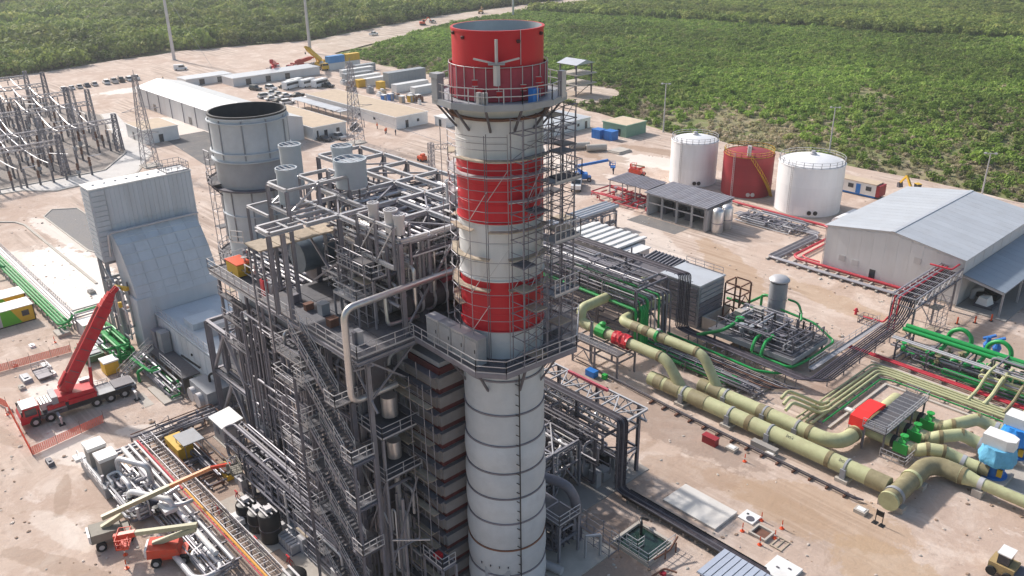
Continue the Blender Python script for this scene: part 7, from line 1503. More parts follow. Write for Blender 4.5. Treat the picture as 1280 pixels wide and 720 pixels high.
# ------------------------------------------------------------------ standing people in the far yard, tiny
def person(label, x, y, shirt, trou, a=0):
    t = thing('person', label, 'person', (x,y,0), 'people')
    b = MB(); prof = [(.05,0.0),(.15,.02),(.12,.35),(.15,.75),(.19,.95),(.16,1.1),(.22,1.35),(.21,1.45),(.08,1.52),(.07,1.56),(.11,1.64),(.115,1.72),(.08,1.8),(.01,1.83)]
    b.lathe([(r,z) for r,z in prof], x, y, 10); o = b.build('body', shirt, t, smooth=True); o.data.materials.append(trou)
    for p in o.data.polygons: 
        if p.center.z < .95: p.material_index = 1
    for s in (-1,1): MB().pipe([(x+s*.2,y,1.42),(x+s*.29,y-.03,1.12),(x+s*.25,y-.14,.85)], .055, 6, bend=.08).build('sleeve', shirt, t, smooth=True)
    MB().lathe([(.16,1.74),(.13,1.8),(.08,1.88),(.01,1.9)], x, y, 10).build('helmet', random.choice([WHITE,YEL]), t)
VEST = mat('orange vest',(.7,.14,.04),.8,0,.1,2); NAVY = mat('navy work trousers',(.03,.035,.06),.9,0,.1,2)
for i, (x, y) in enumerate(((-155.4,95.6),(-154.8,94.8),(-151.5,96),(-162,97.0),(-285.5,84.5),(-301,73.5),(-82.8,109.5))):
    person(['worker in orange vest by the long office corner, left','worker in orange vest by the long office corner, right','worker standing alone past the office end','worker by the office canopy','worker walking on the far dirt yard','worker near the far forest edge','worker standing between the truck and the white tank'][i], x, y, VEST if i in (0,1,3) else NAVY, NAVY)
t = thing('orange_machine', 'small orange machine on bare ground left of the short mast', 'machine', (-124.5,84.8,0)); MB().box(-125.6,84,.4,-123.6,85.6,1.3).box(-124.6,84.3,1.3,-123.8,85.3,1.9).build('body', ORANGE, t); 
for x in (-125.2,-124):
    for y in (84,85.6): MB().pipe([(x,y-.12,.35),(x,y+.12,.35)], .35, 10).build('wheel', RUBBER, t)
# ------------------------------------------------------------------ pipe rack and skid right of the chimney
rk = thing('truss_rack', 'open lattice pipe rack right of the chimney foot', 'pipe rack', (-12,18,0))
RX = [-22,-16,-10,-4]
for x in RX:
    for y in (19.6,22.9): bar(rk,'column',(x,y,0),(x,y,8.5),.34,MSTEEL)
    for z in (3.2,6.0): bar(rk,'cross_beam',(x,19.6,z),(x,22.9,z),.2,STEEL,.26)
for y in (19.6,22.9):
    for z in (8.5,7.0): bar(rk,'chord',(-30,y,z),(-2.9,y,z),.2,LSTEEL,.24)
    for k in range(14):
        a = -30+k*1.93; bar(rk,'lattice',(a,y,7.0),(a+.96,y,8.5),.1,LSTEEL,kind='box'); bar(rk,'lattice',(a+.96,y,8.5),(a+1.93,y,7.0),.1,LSTEEL,kind='box')
    for z in (3.2,6.0):
        for a, b in zip(RX, RX[1:]): bar(rk,'beam',(a,y,z),(b,y,z),.2,STEEL,.26)
for k in range(14):
    a = -30+k*1.93; bar(rk,'cross_beam',(a,19.6,8.5),(a,22.9,8.5),.14,LSTEEL,.18); bar(rk,'plan_brace',(a,19.6 if k%2 else 22.9,8.5),(a+1.93,22.9 if k%2 else 19.6,8.5),.12,LSTEEL,kind='box')
bar(rk,'cross_beam',(-2.9,19.6,8.5),(-2.9,22.9,8.5),.2,LSTEEL,.24); bar(rk,'brace',(-4,19.6,.2),(-4,22.9,3.1),.16,STEEL,kind='box')
MB().box(-14,22.2,8.7,-8,22.5,9.0).build('red_tray', PINK, rk)
bar(rk,'brace',(-10,22.9,.2),(-4,22.9,3.1),.14,STEEL,kind='box')
# lower frames
lf = thing('steel_framework', 'open pale steel frame with pipes between chimney and lattice rack', 'steel frame', (-9,14,0))
frame(lf, [-20,-15.5,-11,-6.6], [8.6,12.4,16.4], [3.4,5.9], STEEL, .28, .26, brace=[('x',2,16.4,0),('x',0,8.6,0),('y',1,-6.6,0)])
for a, b in ((-15.5,-11),(-11,-6.6)):
    bar(lf,'plan_brace',(a,8.6,5.95),(b,12.4,5.95),.14,LSTEEL,kind='box'); bar(lf,'plan_brace',(a,16.4,5.95),(b,12.4,5.95),.14,LSTEEL,kind='box')
for y in (10.2,10.9): MB().pipe([(-21,y,6.4),(-8.5,y,6.4),(-8.2,y,5.9),(-8.2,y,2)], .26, 10, bend=.6).build('pipe', LSTEEL, lf, smooth=True)
MB().pipe([(-10.6,15.5,2),(-10.6,15.5,5),(-8.2,15.5,5.2),(-7.6,14.6,5.0),(-7.6,11.6,4.6)], .32, 10, bend=.8).build('pipe', SILVER, lf, smooth=True)
clutter(lf, (-20,8.8,.4,-6.8,16.2,5.6), 70, (.06,.2), [MSTEEL,STEEL,DSTEEL,SILVER,LSTEEL], 81, .4); valves(lf, (-19,9,.8,-7,16,4), 26, [MSTEEL,BLACK,REDPIPE], 82, .3)
clutter(lf, (-21,17,.4,-4.5,22.6,6.8), 60, (.06,.17), [MSTEEL,STEEL,DSTEEL,SILVER], 83, .35)
MB().box(-14,10,3.5,-9,15,3.55).build('deck', PRIMER, lf); MB().box(-19.6,9,3.5,-14.4,16,3.56).build('deck', GRATE, lf)
boxes(lf, (-9,17,.02,-5,22,.02), 6, [GREYP,LSTEEL,BLACK], 84, (.5,1.4))
struct(MB().box(-23,8,-.1,-3.2,24.2,.08).build('rack_slab', CONCD))
# dark pipe bundle dropping from rack and running to lower right
cu_ = thing('dark_pipe_bundle', 'bundle of black pipes dropping down the rack and running over the sand', 'pipes', (-2.4,18.5,0))
for i in range(6):
    y = 17.9+i*.2; x = -2.6+i*.06
    MB().pipe([(-32,y,9.3),(x,y,9.3),(x,y,.9),(x+.8,y,.75),(13.4+.22*i*0,y,.75),(14.4-.0*i,y-.6,.7),(14.6,y-2.2,.6)] if i < 3 else [(-32,y,9.3),(x,y,9.3),(x,y,.9),(x+.8,y,.75),(14.6+.12*i,y,.75),(15.0+.1*i,y-.6,.75),(15.0+.1*i,16.6,.7)], .12, 8, bend=.7).build('pipe', CABLE if i%3 else DSTEEL, cu_, smooth=True)
for k in range(11): bar(cu_,'tray_rung',(-1+k*1.45,17.7,.56),(-1+k*1.45,19.2,.56),.1,BLACK,kind='box'); MB().box(-1.1+k*1.45,17.8,0,-.9+k*1.45,19.1,.5).build('sleeper', CONCD, cu_)
for k in range(9): bar(cu_,'tray_rung',(-2.75,17.75,1+k*.95),(-2.15,19.1,1+k*.95),.08,DSTEEL,kind='box')
for y in (17.72,19.1): bar(cu_,'tray_side',(-1.6,y,.72),(14.8,y,.72),.06,BLACK,.3,kind='box')
# water pit
pit = thing('water_pit', 'square concrete pit of dark water with handrail', 'pit', (4.2,14,0))
MB().box(1.9,11.9,0,6.6,12.2,.4).box(1.9,15.9,0,6.6,16.2,.4).box(1.9,12.2,0,2.2,15.9,.4).box(6.3,12.2,0,6.6,15.9,.4).build('pit_wall', CONC, pit); MB().box(2.2,12.2,0,6.3,15.9,.12).build('water', WATERM, pit)
MB().rail([(1.9,12,.4),(6.5,12,.4),(6.5,16.1,.4)], step=1.2).build('handrail', LSTEEL, pit); MB().rail([(3,13,.12),(4.4,13,.12),(4.4,14,.12)], step=.8).build('ladder', LSTEEL, pit)
MB().pipe([(2.6,16.8,.5),(2.6,15.6,1.5),(3.2,15.0,1.5),(3.2,15.0,.1)], .14, 8, bend=.4).build('suction_pipe', BLACK, pit, smooth=True)
sp2 = thing('rust_pipe_spool', 'rust brown pipe spools on stands beside the water pit', 'pipes', (8,13.2,0))
MB().pipe([(6.9,12.4,.9),(7.2,14.4,1.0),(7.0,15.8,1.7)], .1, 8, bend=.3).build('spool', BROWN, sp2, smooth=True); MB().pipe([(7.8,11.0,.3),(8.0,12.6,.4),(9.2,12.9,.5)], .1, 8, bend=.3).build('spool', BROWN, sp2, smooth=True); MB().box(7.9,12.0,0,8.4,12.4,.3).build('foot', REDPIPE, sp2)
for p in ((7.0,14,.02),(7.1,15.5,.02)): bar(sp2,'stand',p,(p[0],p[1],1.2),.1,BROWN,kind='box')
# pump skid at the chimney foot
ps = thing('drain_skid', 'grey drain pump skid with thick duct at the chimney foot', 'skid', (-.5,8,0))
struct(MB().box(-5.5,4.2,-.1,3.0,11.4,.1).build('skid_slab', CONC))
frame(ps, [-4.8,-2.2,.4], [6.2,8.8], [2.4,4.4], STEEL, .22, .2, brace=[('x',0,6.2,0)], col0=.1)
MB().pipe([(-6.6,6.0,7.2),(-5.0,7.6,7.0),(-1.4,9.2,6.6),(-.6,9.6,4.8),(-.6,9.6,.6)], .5, 14, bend=1.2, seg=6).build('duct', MSTEEL, ps, smooth=True)
clutter(ps, (-4.6,6.2,.4,.3,9.6,4.2), 40, (.06,.18), [MSTEEL,DSTEEL,STEEL], 85, .4); MB().rail([(-4.9,6.1,4.5),(.5,6.1,4.5),(.5,8.9,4.5)], w=.05).build('handrail', LSTEEL, ps); MB().box(-4.9,6.1,4.4,.5,8.9,4.47).build('deck', GRATE, ps)
bar(ps,'portal_leg',(1.6,8.6,.1),(1.6,8.6,2.6),.2,LSTEEL); bar(ps,'portal_leg',(2.4,9.8,.1),(2.4,9.8,2.6),.2,LSTEEL); bar(ps,'portal_beam',(1.6,8.6,2.6),(2.4,9.8,2.6),.2,LSTEEL)
MB().pipe([(-.5,4.6,.6),(1.8,5.2,.6)], .4, 12).build('motor', LSTEEL, ps, smooth=True); valves(ps, (-4,6.4,.6,.2,9,3), 14, [MSTEEL,BLACK], 86, .3)
scaffold(ps, [-3,-1,1.2,3.2], [10.2,11.6], 0, 3.0, 1.4, 15, .2, .2)
cs = thing('base_stand', 'small railed steel stand with red tools at the chimney foot', 'platform', (-1.2,-6,0)); frame(cs, [-3.4,-.8], [-6.6,-5.2], [6.3], STEEL, .18, .18); MB().rail([(-3.4,-6.6,6.4),(-.8,-6.6,6.4),(-.8,-5.2,6.4)], step=.8).build('handrail', LSTEEL, cs); MB().box(-3.4,-6.6,6.3,-.8,-5.2,6.38).build('deck', GRATE, cs); MB().box(-2.6,-6.2,6.4,-2.0,-5.6,6.8).build('tool_box', RED, cs)
# ------------------------------------------------------------------ slabs, hatches and cones on the near sand
struct(MB().box(1.4,20.8,-.1,7.9,24.7,.28).build('concrete_slab', mat('white concrete',(.62,.59,.55),.85,0,.06,.6,dirt=(.5,.45,.4),damt=.5)))
hc = thing('hatch_slab', 'white manhole slab with round hatch beside the long slab', 'manhole', (9.1,25,0)); MB().box(8.3,24.2,0,10.0,25.9,.2).build('slab', WHITE, hc); MB().lathe([(.42,.2),(.42,.24)], 9.4, 24.8, 16).build('hatch', DSTEEL, hc); MB().lathe([(.14,.2),(.14,.23)], 8.8, 25.3, 8).build('vent', BLACK, hc)
op = thing('open_manhole', 'open square pit with white concrete rim and cones', 'manhole', (11.3,23.8,0))
MB().box(10.4,22.9,0,12.3,23.1,.3).box(10.4,24.5,0,12.3,24.7,.3).box(10.4,23.1,0,10.6,24.5,.3).box(12.1,23.1,0,12.3,24.5,.3).build('rim', CONC, op); MB().box(10.6,23.1,.0,12.1,24.5,.04).build('shaft', BROWN, op)
ww = thing('timber_frame', 'flat timber frame lying on the sand beside the open pit', 'frame', (13.2,23.6,0)); 
for k in range(3): MB().box(12.8+k*.55,22.9,0,12.95+k*.55,24.6,.08).build('plank', WOOD, ww)
MB().box(12.8,22.9,.08,14.1,23.03,.14).build('plank', WOOD, ww); MB().box(12.8,24.5,.08,14.1,24.6,.14).build('plank', WOOD, ww)
hw = thing('hatch_slab', 'white slab with two small hatches at the bottom edge', 'manhole', (15.6,20.6,0)); MB().box(14.2,19.2,0,16.9,22.0,.3).build('slab', WHITE, hw)
for x, y in ((15,20.4),(15.9,21.0)): MB().box(x,y,.3,x+.3,y+.18,.36).build('hatch', DSTEEL, hw)
sr = thing('corrugated_shed', 'low shed with pale blue corrugated roof at the bottom edge', 'shed', (13.5,15.6,0)); MB().box(11.6,13.0,0,17.8,16.9,2.1).build('wall', GREYP, sr)
for k in range(10): MB().box(11.4+k*.65,12.8,2.1,11.95+k*.65,17.1,2.2).build('roof_sheet', mat('pale blue sheet',(.42,.46,.54),.5,.1,.05,1), sr)
MB().box(11.35,12.75,2.03,17.95,17.15,2.1).build('roof_deck', LSTEEL, sr)
def cone(label, x, y, post=True):
    t = thing('safety_post', label, 'post', (x,y,0), 'red safety posts')
    MB().lathe([(.24,0),(.24,.06),(.09,.08),(.06,.5),(.05,1.0),(.02,1.05)], x, y, 8).build('cone', ORANGE, t); MB().lathe([(.085,.35),(.085,.5)], x, y, 8).build('sleeve', WHITE, t)
for i, (x, y) in enumerate(((9.8,22.8),(10.2,25.6),(12.1,22.3),(12.6,24.2),(12.3,26.0),(3.3,33.1))):
    cone(['red safety post left of the open pit','red safety post behind the open pit by the hatch slab','red safety post in front of the open pit','red safety post right of the open pit','red safety post standing apart on the open sand','red safety post alone near the middle of the sand'][i], x, y)
for i, (x, y, l, m) in enumerate(((-1.5,33.3,'dark red box on the sand near the olive main',TANKR),)): 
    t = thing('equipment_box', l, 'box', (x,y,0)); MB().box(x-.9,y-.4,0,x+.9,y+.4,.9).build('body', m, t); MB().box(x-.95,y-.45,.9,x+.95,y+.45,1.0).build('lid', m, t)
for i, (x, y, l) in enumerate(((4.7,39.6-3.4,'flat concrete block in front of the nearest olive main'),(1.0,34.0,'small flat concrete block next to the dark red box'),(16.5,34.1,'pale concrete block left of the black sign'),(6.3,51.2,'square concrete block inside the pump yard'))):
    t = thing('concrete_block', l, 'block', (x,y,0), 'concrete blocks'); MB().box(x-.6,y-.5,0,x+.6,y+.5,.4).build('body', CONC, t); MB().box(x-.4,y-.3,.4,x+.4,y+.3,.45).build('lid', WHITE, t)
sg = thing('black_sign', 'small black sign on two legs near the olive tee', 'sign', (18.6,33.6,0)); MB().box(18.2,33.58,1.0,19.0,33.64,1.6).build('board', BLACK, sg); bar(sg,'leg',(18.25,33.6,0),(18.25,33.6,1.7),.07,BLACK,kind='box'); bar(sg,'leg',(18.95,33.6,0),(18.95,33.6,1.7),.07,BLACK,kind='box'); MB().box(18.0,33.3,0,18.5,33.9,.05).box(18.7,33.3,0,19.2,33.9,.05).build('foot', BLACK, sg)
sr_ = thing('small_loader', 'small yellow machine at the bottom right edge', 'machine', (29.6,35.4,0))
MB().box(28.6,34.4,.4,30.8,36.2,1.3).build('body', mat('dusty ochre paint',(.36,.26,.12),.7,0,.15,2), sr_); MB().box(29.2,34.6,1.3,30.2,36,2.4).build('cab', GLASS, sr_); MB().box(29.1,34.5,2.4,30.3,36.1,2.5).build('cab_roof', WHITE, sr_)
for x in (29,30.4):
    for y in (34.3,36.3): MB().pipe([(x,y-.15,.45),(x,y+.15,.45)], .45, 12).build('wheel', RUBBER, sr_)
MB().box(30.8,34.2,.2,31.6,36.4,.9).build('bucket', DSTEEL, sr_)
# ------------------------------------------------------------------ lower left: fuel skid, pipes, shelters
sk = thing('fuel_skid', 'long pipe skid with white clad pipes and grey base at lower left', 'skid', (-34,-19,0))
MB().box(-47.4,-21.9,.2,-39.5,-19.6,1.5).build('enclosure', GREYP, sk); MB().rail([(-47.4,-22,1.5),(-39.5,-22,1.5)], w=.05).build('handrail', LSTEEL, sk)
for x, y in ((-45.2,-20.6),(-42.2,-20.4)):
    MB().box(x-.9,y-.9,1.5,x+.9,y+.9,3.6).build('filter_unit', CONCD, sk); MB().box(x-1.0,y-1.0,3.6,x+1.0,y+1.0,4.0).build('filter_hood', WHITE, sk)
MB().box(-48.2,-22.4,1.2,-47.0,-21.3,1.6).build('hatch', WHITE, sk)
for i, (pts, r, m) in enumerate((([(-46,-17.6,1.4),(-22,-17.6,1.4)],.28,WHITE),([(-46.2,-16.8,1.4),(-20,-16.8,1.4)],.2,LSTEEL),([(-40.5,-19.8,1.6),(-40.5,-19.8,4.0),(-36.6,-17.9,4.0),(-36.6,-17.9,1.5)],.3,LSTEEL),([(-38.0,-20.3,1.2),(-38.0,-20.3,3.2),(-35.6,-20.3,3.2),(-35.6,-20.3,1.2)],.26,LSTEEL),([(-35.6,-20.6,1),(-35.6,-20.6,2.8),(-31,-18,2.8),(-31,-18,1.4)],.3,WHITE),([(-37,-18.6,2.0),(-31.5,-18.6,2.0),(-30,-17,2.4),(-30,-16.2,2.4)],.22,LSTEEL),([(-29,-20.4,.8),(-21,-20.4,.8),(-20.2,-19.6,.8),(-20.2,-17.8,.8),(-24,-17.9,.9)],.3,LSTEEL),([(-28.5,-17.6,.8),(-24.6,-17.6,.8),(-24.4,-19.2,.8),(-21,-19.2,.8)],.24,LSTEEL),([(-34,-19.2,1.2),(-34,-16,1.8)],.2,SILVER),([(-43,-18.4,1.0),(-33,-18.4,1.0)],.2,SILVER))):
    MB().pipe(pts, r, 10, bend=.8, seg=5).build('pipe', m, sk, smooth=True)
clutter(sk, (-41,-21.5,.5,-33,-18,2.4), 40, (.07,.2), [LSTEEL,STEEL,WHITE,MSTEEL], 91, .35); clutter(sk, (-46,-19.4,.4,-20,-16.2,1.2), 40, (.06,.14), [LSTEEL,STEEL,MSTEEL], 92, .2); valves(sk, (-41,-21,.8,-31,-18,2), 16, [STEEL,LSTEEL,BLACK], 93, .3)
MB().box(-45,-18.6,.3,-40,-17.9,.9).build('grey_base', BEIGE, sk); MB().box(-27,-19.3,.1,-22,-17.9,.5).build('yellow_tray', YEL, sk); MB().box(-34.6,-19.4,1.6,-32.6,-18.0,2.2).build('blue_cover', NAVY, sk); MB().box(-32.4,-19.0,1.7,-30.4,-17.6,2.1).build('white_cover', WHITE, sk)
for k in range(9):
    x = -45+k*3.1; bar(sk,'support',(x,-17.9,0),(x,-17.9,1.2),.16,STEEL,kind='box'); bar(sk,'support',(x,-16.4,0),(x,-16.4,1.2),.16,STEEL,kind='box'); bar(sk,'support_beam',(x,-18.2,1.1),(x,-15.9,1.1),.16,STEEL,kind='box')
tk2 = thing('cable_tray', 'long lattice cable tray with orange pipe running along the skid', 'tray', (-32,-14.8,0))
for y in (-15.4,-14.0): bar(tk2,'side_rail',(-47,y,1.5),(-14,y,1.5),.08,LSTEEL,.2,kind='box')
b = MB()
for k in range(42): b.beam((-46.8+k*.79,-15.4,1.45),(-46.8+k*.79,-14.0,1.45),.06)
tag(b.build('tray_rung', LSTEEL, tk2), kind='stuff')
for k in range(12): bar(tk2,'post',(-46+k*2.8,-14.7,0),(-46+k*2.8,-14.7,1.4),.14,STEEL,kind='box'); bar(tk2,'brace',(-46+k*2.8,-14.0,.1),(-44.6+k*2.8,-14.0,1.4),.08,LSTEEL,kind='box')
MB().pipe([(-33,-15.8,1.9),(-14,-15.8,1.9)], .12, 8).build('orange_pipe', mat('amber pipe',(.72,.33,.04),.5,0,.1,1), tk2, smooth=True); MB().pipe([(-33,-16.05,1.8),(-14,-16.05,1.8)], .07, 6).build('red_pipe', REDPIPE, tk2, smooth=True)
MB().pipe([(-46,-15.9,1.7),(-33.5,-15.9,1.7)], .12, 8).build('red_pipe', REDPIPE, tk2, smooth=True); MB().pipe([(-46,-16.2,1.7),(-33.5,-16.2,1.7)], .12, 8).build('white_pipe', WHITE, tk2, smooth=True)
for i in range(2): MB().pipe([(-46.5,-14.2-.22*i,1.6),(-15,-14.2-.22*i,1.6)], .06, 5).build('cable', CABLE, tk2)
lpn = thing('low_clad_pipe', 'low grey clad pipe crossing the sand from skid to steel frame', 'pipe', (-46.4,-8,0))
for i in range(2): MB().pipe([(-46.2-.6*i,-18.6,.9),(-46.2-.6*i,4,.9)], .22, 8).build('pipe', [LSTEEL,STEEL][i], lpn, smooth=True)
for k in range(7): MB().box(-47.1,-17+k*3.2,0,-45.9,-16.7+k*3.2,.68).build('sleeper', CONC, lpn)
clutter(lpn, (-48,-16,.2,-45.4,-4,1.6), 18, (.05,.12), [MSTEEL,STEEL,BROWN], 94, .4)
ws = thing('white_shelter', 'small pale equipment hut with white sloping roof beside the braced frame', 'hut', (-41.4,-7,0))
MB().box(-43.0,-8.1,.1,-40.0,-6.0,2.7).build('wall', GREYP, ws); MB().hexa([(-43.3,-8.4,2.7),(-39.7,-8.4,2.7),(-39.7,-5.7,3.0),(-43.3,-5.7,3.0)],[(-43.3,-8.4,2.85),(-39.7,-8.4,2.85),(-39.7,-5.7,3.15),(-43.3,-5.7,3.15)]).build('roof', WHITE, ws); MB().box(-39.99,-7.6,.2,-39.94,-6.7,2.1).build('door', LSTEEL, ws); MB().box(-42.2,-8.16,1.2,-41.4,-8.11,1.9).build('louvre', MSTEEL, ws); MB().box(-43.2,-8.3,0,-39.8,-5.8,.1).build('base', CONC, ws)
ge = thing('cooler_unit', 'grey box cooler with two round fan shrouds near the braced frame', 'cooler', (-50.8,-4.8,0))
MB().box(-53.4,-6.3,.2,-48.2,-3.2,2.9).build('housing', GREYP, ge)
for x in (-52.2,-50.2): MB().pipe([(x,-6.9,1.4),(x,-6.31,1.4)], .95, 18).build('fan_shroud', LSTEEL, ge, smooth=True)
MB().pipe([(-51,-4.6,2.9),(-51,-4.6,4.0),(-49.5,-3.2,4.4)], .16, 8, bend=.5).build('pipe', BLACK, ge, smooth=True); MB().box(-53.6,-6.5,0,-48,-3,.2).build('base', CONC, ge)
sl_ = [(-57.5,-9,4.6,3,'left'),(-50,-9.2,3,2,'right')]
struct(MB().box(-60,-9.6,-.1,-54.4,-7.2,.22).box(-59.5,-11.6,-.1,-55.6,-10.4,.03).build('plinth_slab', CONC))
yb = thing('yellow_cube', 'yellow cube with white top behind the red crane', 'container', (-68,-11.4,0)); MB().box(-69,-12.3,.15,-67.1,-10.5,1.9).build('body', YEL, yb); MB().box(-69.1,-12.4,1.9,-67,-10.4,2.1).build('lid', WHITE, yb)
tb = thing('white_tank_box', 'white box cabinet left of the yellow cube and turbine stair', 'cabinet', (-82,-9.4,0)); MB().box(-83.2,-10.6,.1,-80.4,-8.2,2.3).build('body', LSTEEL, tb); MB().box(-83.3,-10.7,2.3,-80.3,-8.1,2.45).build('lid', WHITE, tb)
gg = thing('green_skip', 'green and white machine skip beside the crane boom', 'machine', (-74.5,-12,0)); MB().hexa([(-76.4,-13.2,.2),(-72.4,-13.2,.2),(-72.4,-10.8,.2),(-76.4,-10.8,.2)],[(-76.6,-13.3,1.3),(-72,-13.3,1.3),(-72,-10.7,1.3),(-76.6,-10.7,1.3)]).build('tub', mat('dull green paint',(.08,.16,.10),.6,0,.1,1), gg)
for k in range(3): MB().box(-76+k*1.3,-13,1.3,-75+k*1.3,-11,1.45).build('lid', WHITE if k%2 else GREYP, gg)
yl = thing('yellow_generator', 'yellow generator with grey canopy by the skid end', 'generator', (-42,-12.4,0)); MB().box(-44.4,-13.4,.3,-40.6,-11.6,1.8).build('body', YEL, yl); MB().box(-42.6,-13.0,2.6,-39.6,-10.6,2.7).build('canopy', GREYP, yl)
for x in (-42.4,-39.8):
    for y in (-12.8,-10.8): bar(yl,'post',(x,y,0),(x,y,2.6),.08,STEEL,kind='box')
yt = thing('yellow_tray', 'flat yellow tray on the sand under the long lift boom', 'tray', (-35,-10.4,0)); MB().box(-36.6,-11,.1,-33.6,-9.8,.7).build('tray', YEL, yt); MB().box(-36.4,-10.8,.7,-33.8,-10,.8).build('liner', BLACK, yt)
for i, (x, y) in enumerate(((-26.6,-12.2),(-24.2,-12.1),(-21.8,-12.0))):
    t = thing('black_tank', f'{("left","middle","right")[i]} of three black round tanks near the boiler stairs', 'tank', (x,y,0), 'black round tanks')
    hh = (1.7,1.9,3.1)[i]; MB().lathe([(1.05,0),(1.05,hh),(.95,hh+.2),(.3,hh+.35),(.05,hh+.36)], x, y, 24).build('shell', BLACK, t, smooth=True); MB().lathe([(1.08,hh*.5),(1.08,hh*.5+.1)], x, y, 24).build('hoop', DSTEEL, t)
    for k in (-.5,0,.5): bar(t,'top_bar',(x-.9,y+k,hh+.45),(x+.9,y+k,hh+.45),.14,LSTEEL,.1,kind='box')
    MB().box(x-.4,y-.3,hh+.35,x+.3,y+.35,hh+.75).build('lid', LSTEEL, t)
wcx = thing('white_crate', 'white trolley on the sand in front of the black tanks', 'trolley', (-24.6,-14.8-0,0))
MB().box(-27.2,-13.9,.3,-25.4,-13.0,.9).build('body', WHITE, wcx)
for x in (-27,-25.6):
    for y in (-13.85,-13.05): MB().pipe([(x,y-.06,.2),(x,y+.06,.2)], .2, 8).build('wheel', RUBBER, wcx)
pl = thing('pallet_unit', 'grey ribbed pallet unit between black tanks and boiler stairs', 'pallet', (-19.4,-11.2,0)); 
for k in range(6): MB().box(-21+k*.5,-11.8,.1,-20.65+k*.5,-10.4,1.0).build('rib', LSTEEL, pl)
MB().box(-21.1,-11.9,0,-18,-10.3,.1).build('base', MSTEEL, pl)
bt = thing('black_tank', 'black tank with grey fittings at the bottom by the stair foot', 'tank', (-13.5,-14,0), 'black round tanks'); MB().lathe([(1.2,0),(1.2,2.4),(1.0,2.6),(.1,2.7)], -13.2, -14.2, 20).build('shell', BLACK, bt, smooth=True)
for k in (-.5,.1): bar(bt,'top_bar',(-14.2,-14.2+k,2.8),(-12.2,-14.2+k,2.8),.2,LSTEEL,.15,kind='box')
gt_ = thing('green_crate', 'small green crate next to the bottom black tank', 'crate', (-10.4,-13.2,0)); MB().box(-11,-13.8,0,-9.6,-12.6,1.2).build('body', mat('teal green paint',(.03,.22,.16),.5,0,.1,1), gt_); MB().box(-11.05,-13.85,1.2,-9.55,-12.55,1.3).build('lid', MSTEEL, gt_)
for i, (x, y) in enumerate(((-22.6,-9.8),(-19.6,-9.4),(-22,-13.6),(-17.4,-12.6),(-30.2,-11.6),(-29.2,-14.2))):
    t = thing('red_stand', f'small red pipe stand, {ordn[i]} nearest the black tanks', 'stand', (x,y,0), 'red pipe stands'); bar(t,'leg',(x-.4,y,0),(x,y,.9),.08,RED,kind='box'); bar(t,'leg',(x+.4,y,0),(x,y,.9),.08,RED,kind='box'); bar(t,'leg',(x,y+.4,0),(x,y,.9),.08,RED,kind='box'); bar(t,'head',(x-.3,y,.95),(x+.3,y,.95),.14,RED,kind='box')
mf = thing('lower_pipe_frame', 'grey pipe module frame at the foot of the boiler left face', 'steel frame', (-24,-9.5,0))
frame(mf, [-30.4,-27,-23.6], [-9.2,-7.0], [2.6,5.0], LSTEEL, .24, .22, brace=[('x',0,-9.2,0),('x',1,-9.2,1)])
clutter(mf, (-30.4,-9,.4,-23.6,-7,4.6), 36, (.08,.22), [MSTEEL,DSTEEL,STEEL], 95, .4)
clutter(mf, (-24,-10.6,.3,-9,-9.9,6), 40, (.06,.2), [MSTEEL,DSTEEL,STEEL,LSTEEL], 96, .4)
clutter(mf, (-46,-13.6,.2,-33,-9.4,1.2), 26, (.06,.14), [MSTEEL,DSTEEL,BROWN,STEEL], 97, .25)
# concrete pads in that yard
struct(MB().box(-33.6,-9.6,-.1,-28.6,-7.6,.14).box(-31,-14,-.1,-20,-10.6,.04).box(-20,-12.2,-.1,-8,-8.3,.05).build('yard_pad', CONC))
# ------------------------------------------------------------------ green pipes, offices and barriers at far left
gl = thing('green_pipe_line', 'parallel green pipes on low supports at far left', 'pipes', (-105,-11.6,0))
for i in range(4): MB().pipe([(-150,-12.6+.45*i,1.5),(-86-.5*i,-12.6+.45*i,1.5),(-85.2-.5*i,-12.4+.45*i,1.2),(-85-.5*i,-12.3+.45*i,.2)] if i%2 else [(-150,-12.6+.45*i,1.5),(-85.5,-12.6+.45*i,1.5),(-84.6-.2*i,-11.6+.3*i,1.8),(-84.4-.2*i,-10.6,2.9),(-84.4-.2*i,-6,3.0)], .17, 8, bend=.7).build('pipe', GRN, gl, smooth=True)
for k in range(22): bar(gl,'support',(-148+k*3,-12.9,1.2),(-148+k*3,-10.9,1.2),.16,GRN if k%2 else STEEL,kind='box'); bar(gl,'post',(-148+k*3,-12.7,0),(-148+k*3,-12.7,1.2),.14,STEEL,kind='box'); bar(gl,'post',(-148+k*3,-11.1,0),(-148+k*3,-11.1,1.2),.14,STEEL,kind='box')
for k in range(9): MB().pipe([(-150,-10.5+.15*k,.6+.06*(k%3)),(-86,-10.5+.15*k,.6+.06*(k%3))], .06, 5).build('grey_pipe', [STEEL,MSTEEL,LSTEEL][k%3], gl)
b = MB()
for k in range(60): b.beam((-146+k*1.0,-9.4,.1),(-146+k*1.0,-9.4,1.5),.07)
b.beam((-146,-9.4,1.5),(-86,-9.4,1.5),.06); tag(b.build('rail_post', STEEL, gl), kind='stuff')
for x in (-117,-121): MB().pipe([(x,-30,2.0),(x,-13,2.0),(x+.6,-12.2,1.6)], .22, 8, bend=.6).build('pipe', GRN, gl, smooth=True)
frame(gl, [-85.6,-83.8], [-10.6,-6], [1.8,3.0], STEEL, .2, .18)
MB().box(-86.4,-13.4,0,-84,-11.6,.5).build('plinth', CONC, gl)
g3 = thing('green_pipe_cluster', 'tangle of green pipes at the foot of the intake steelwork', 'pipes', (-72,-9,0))
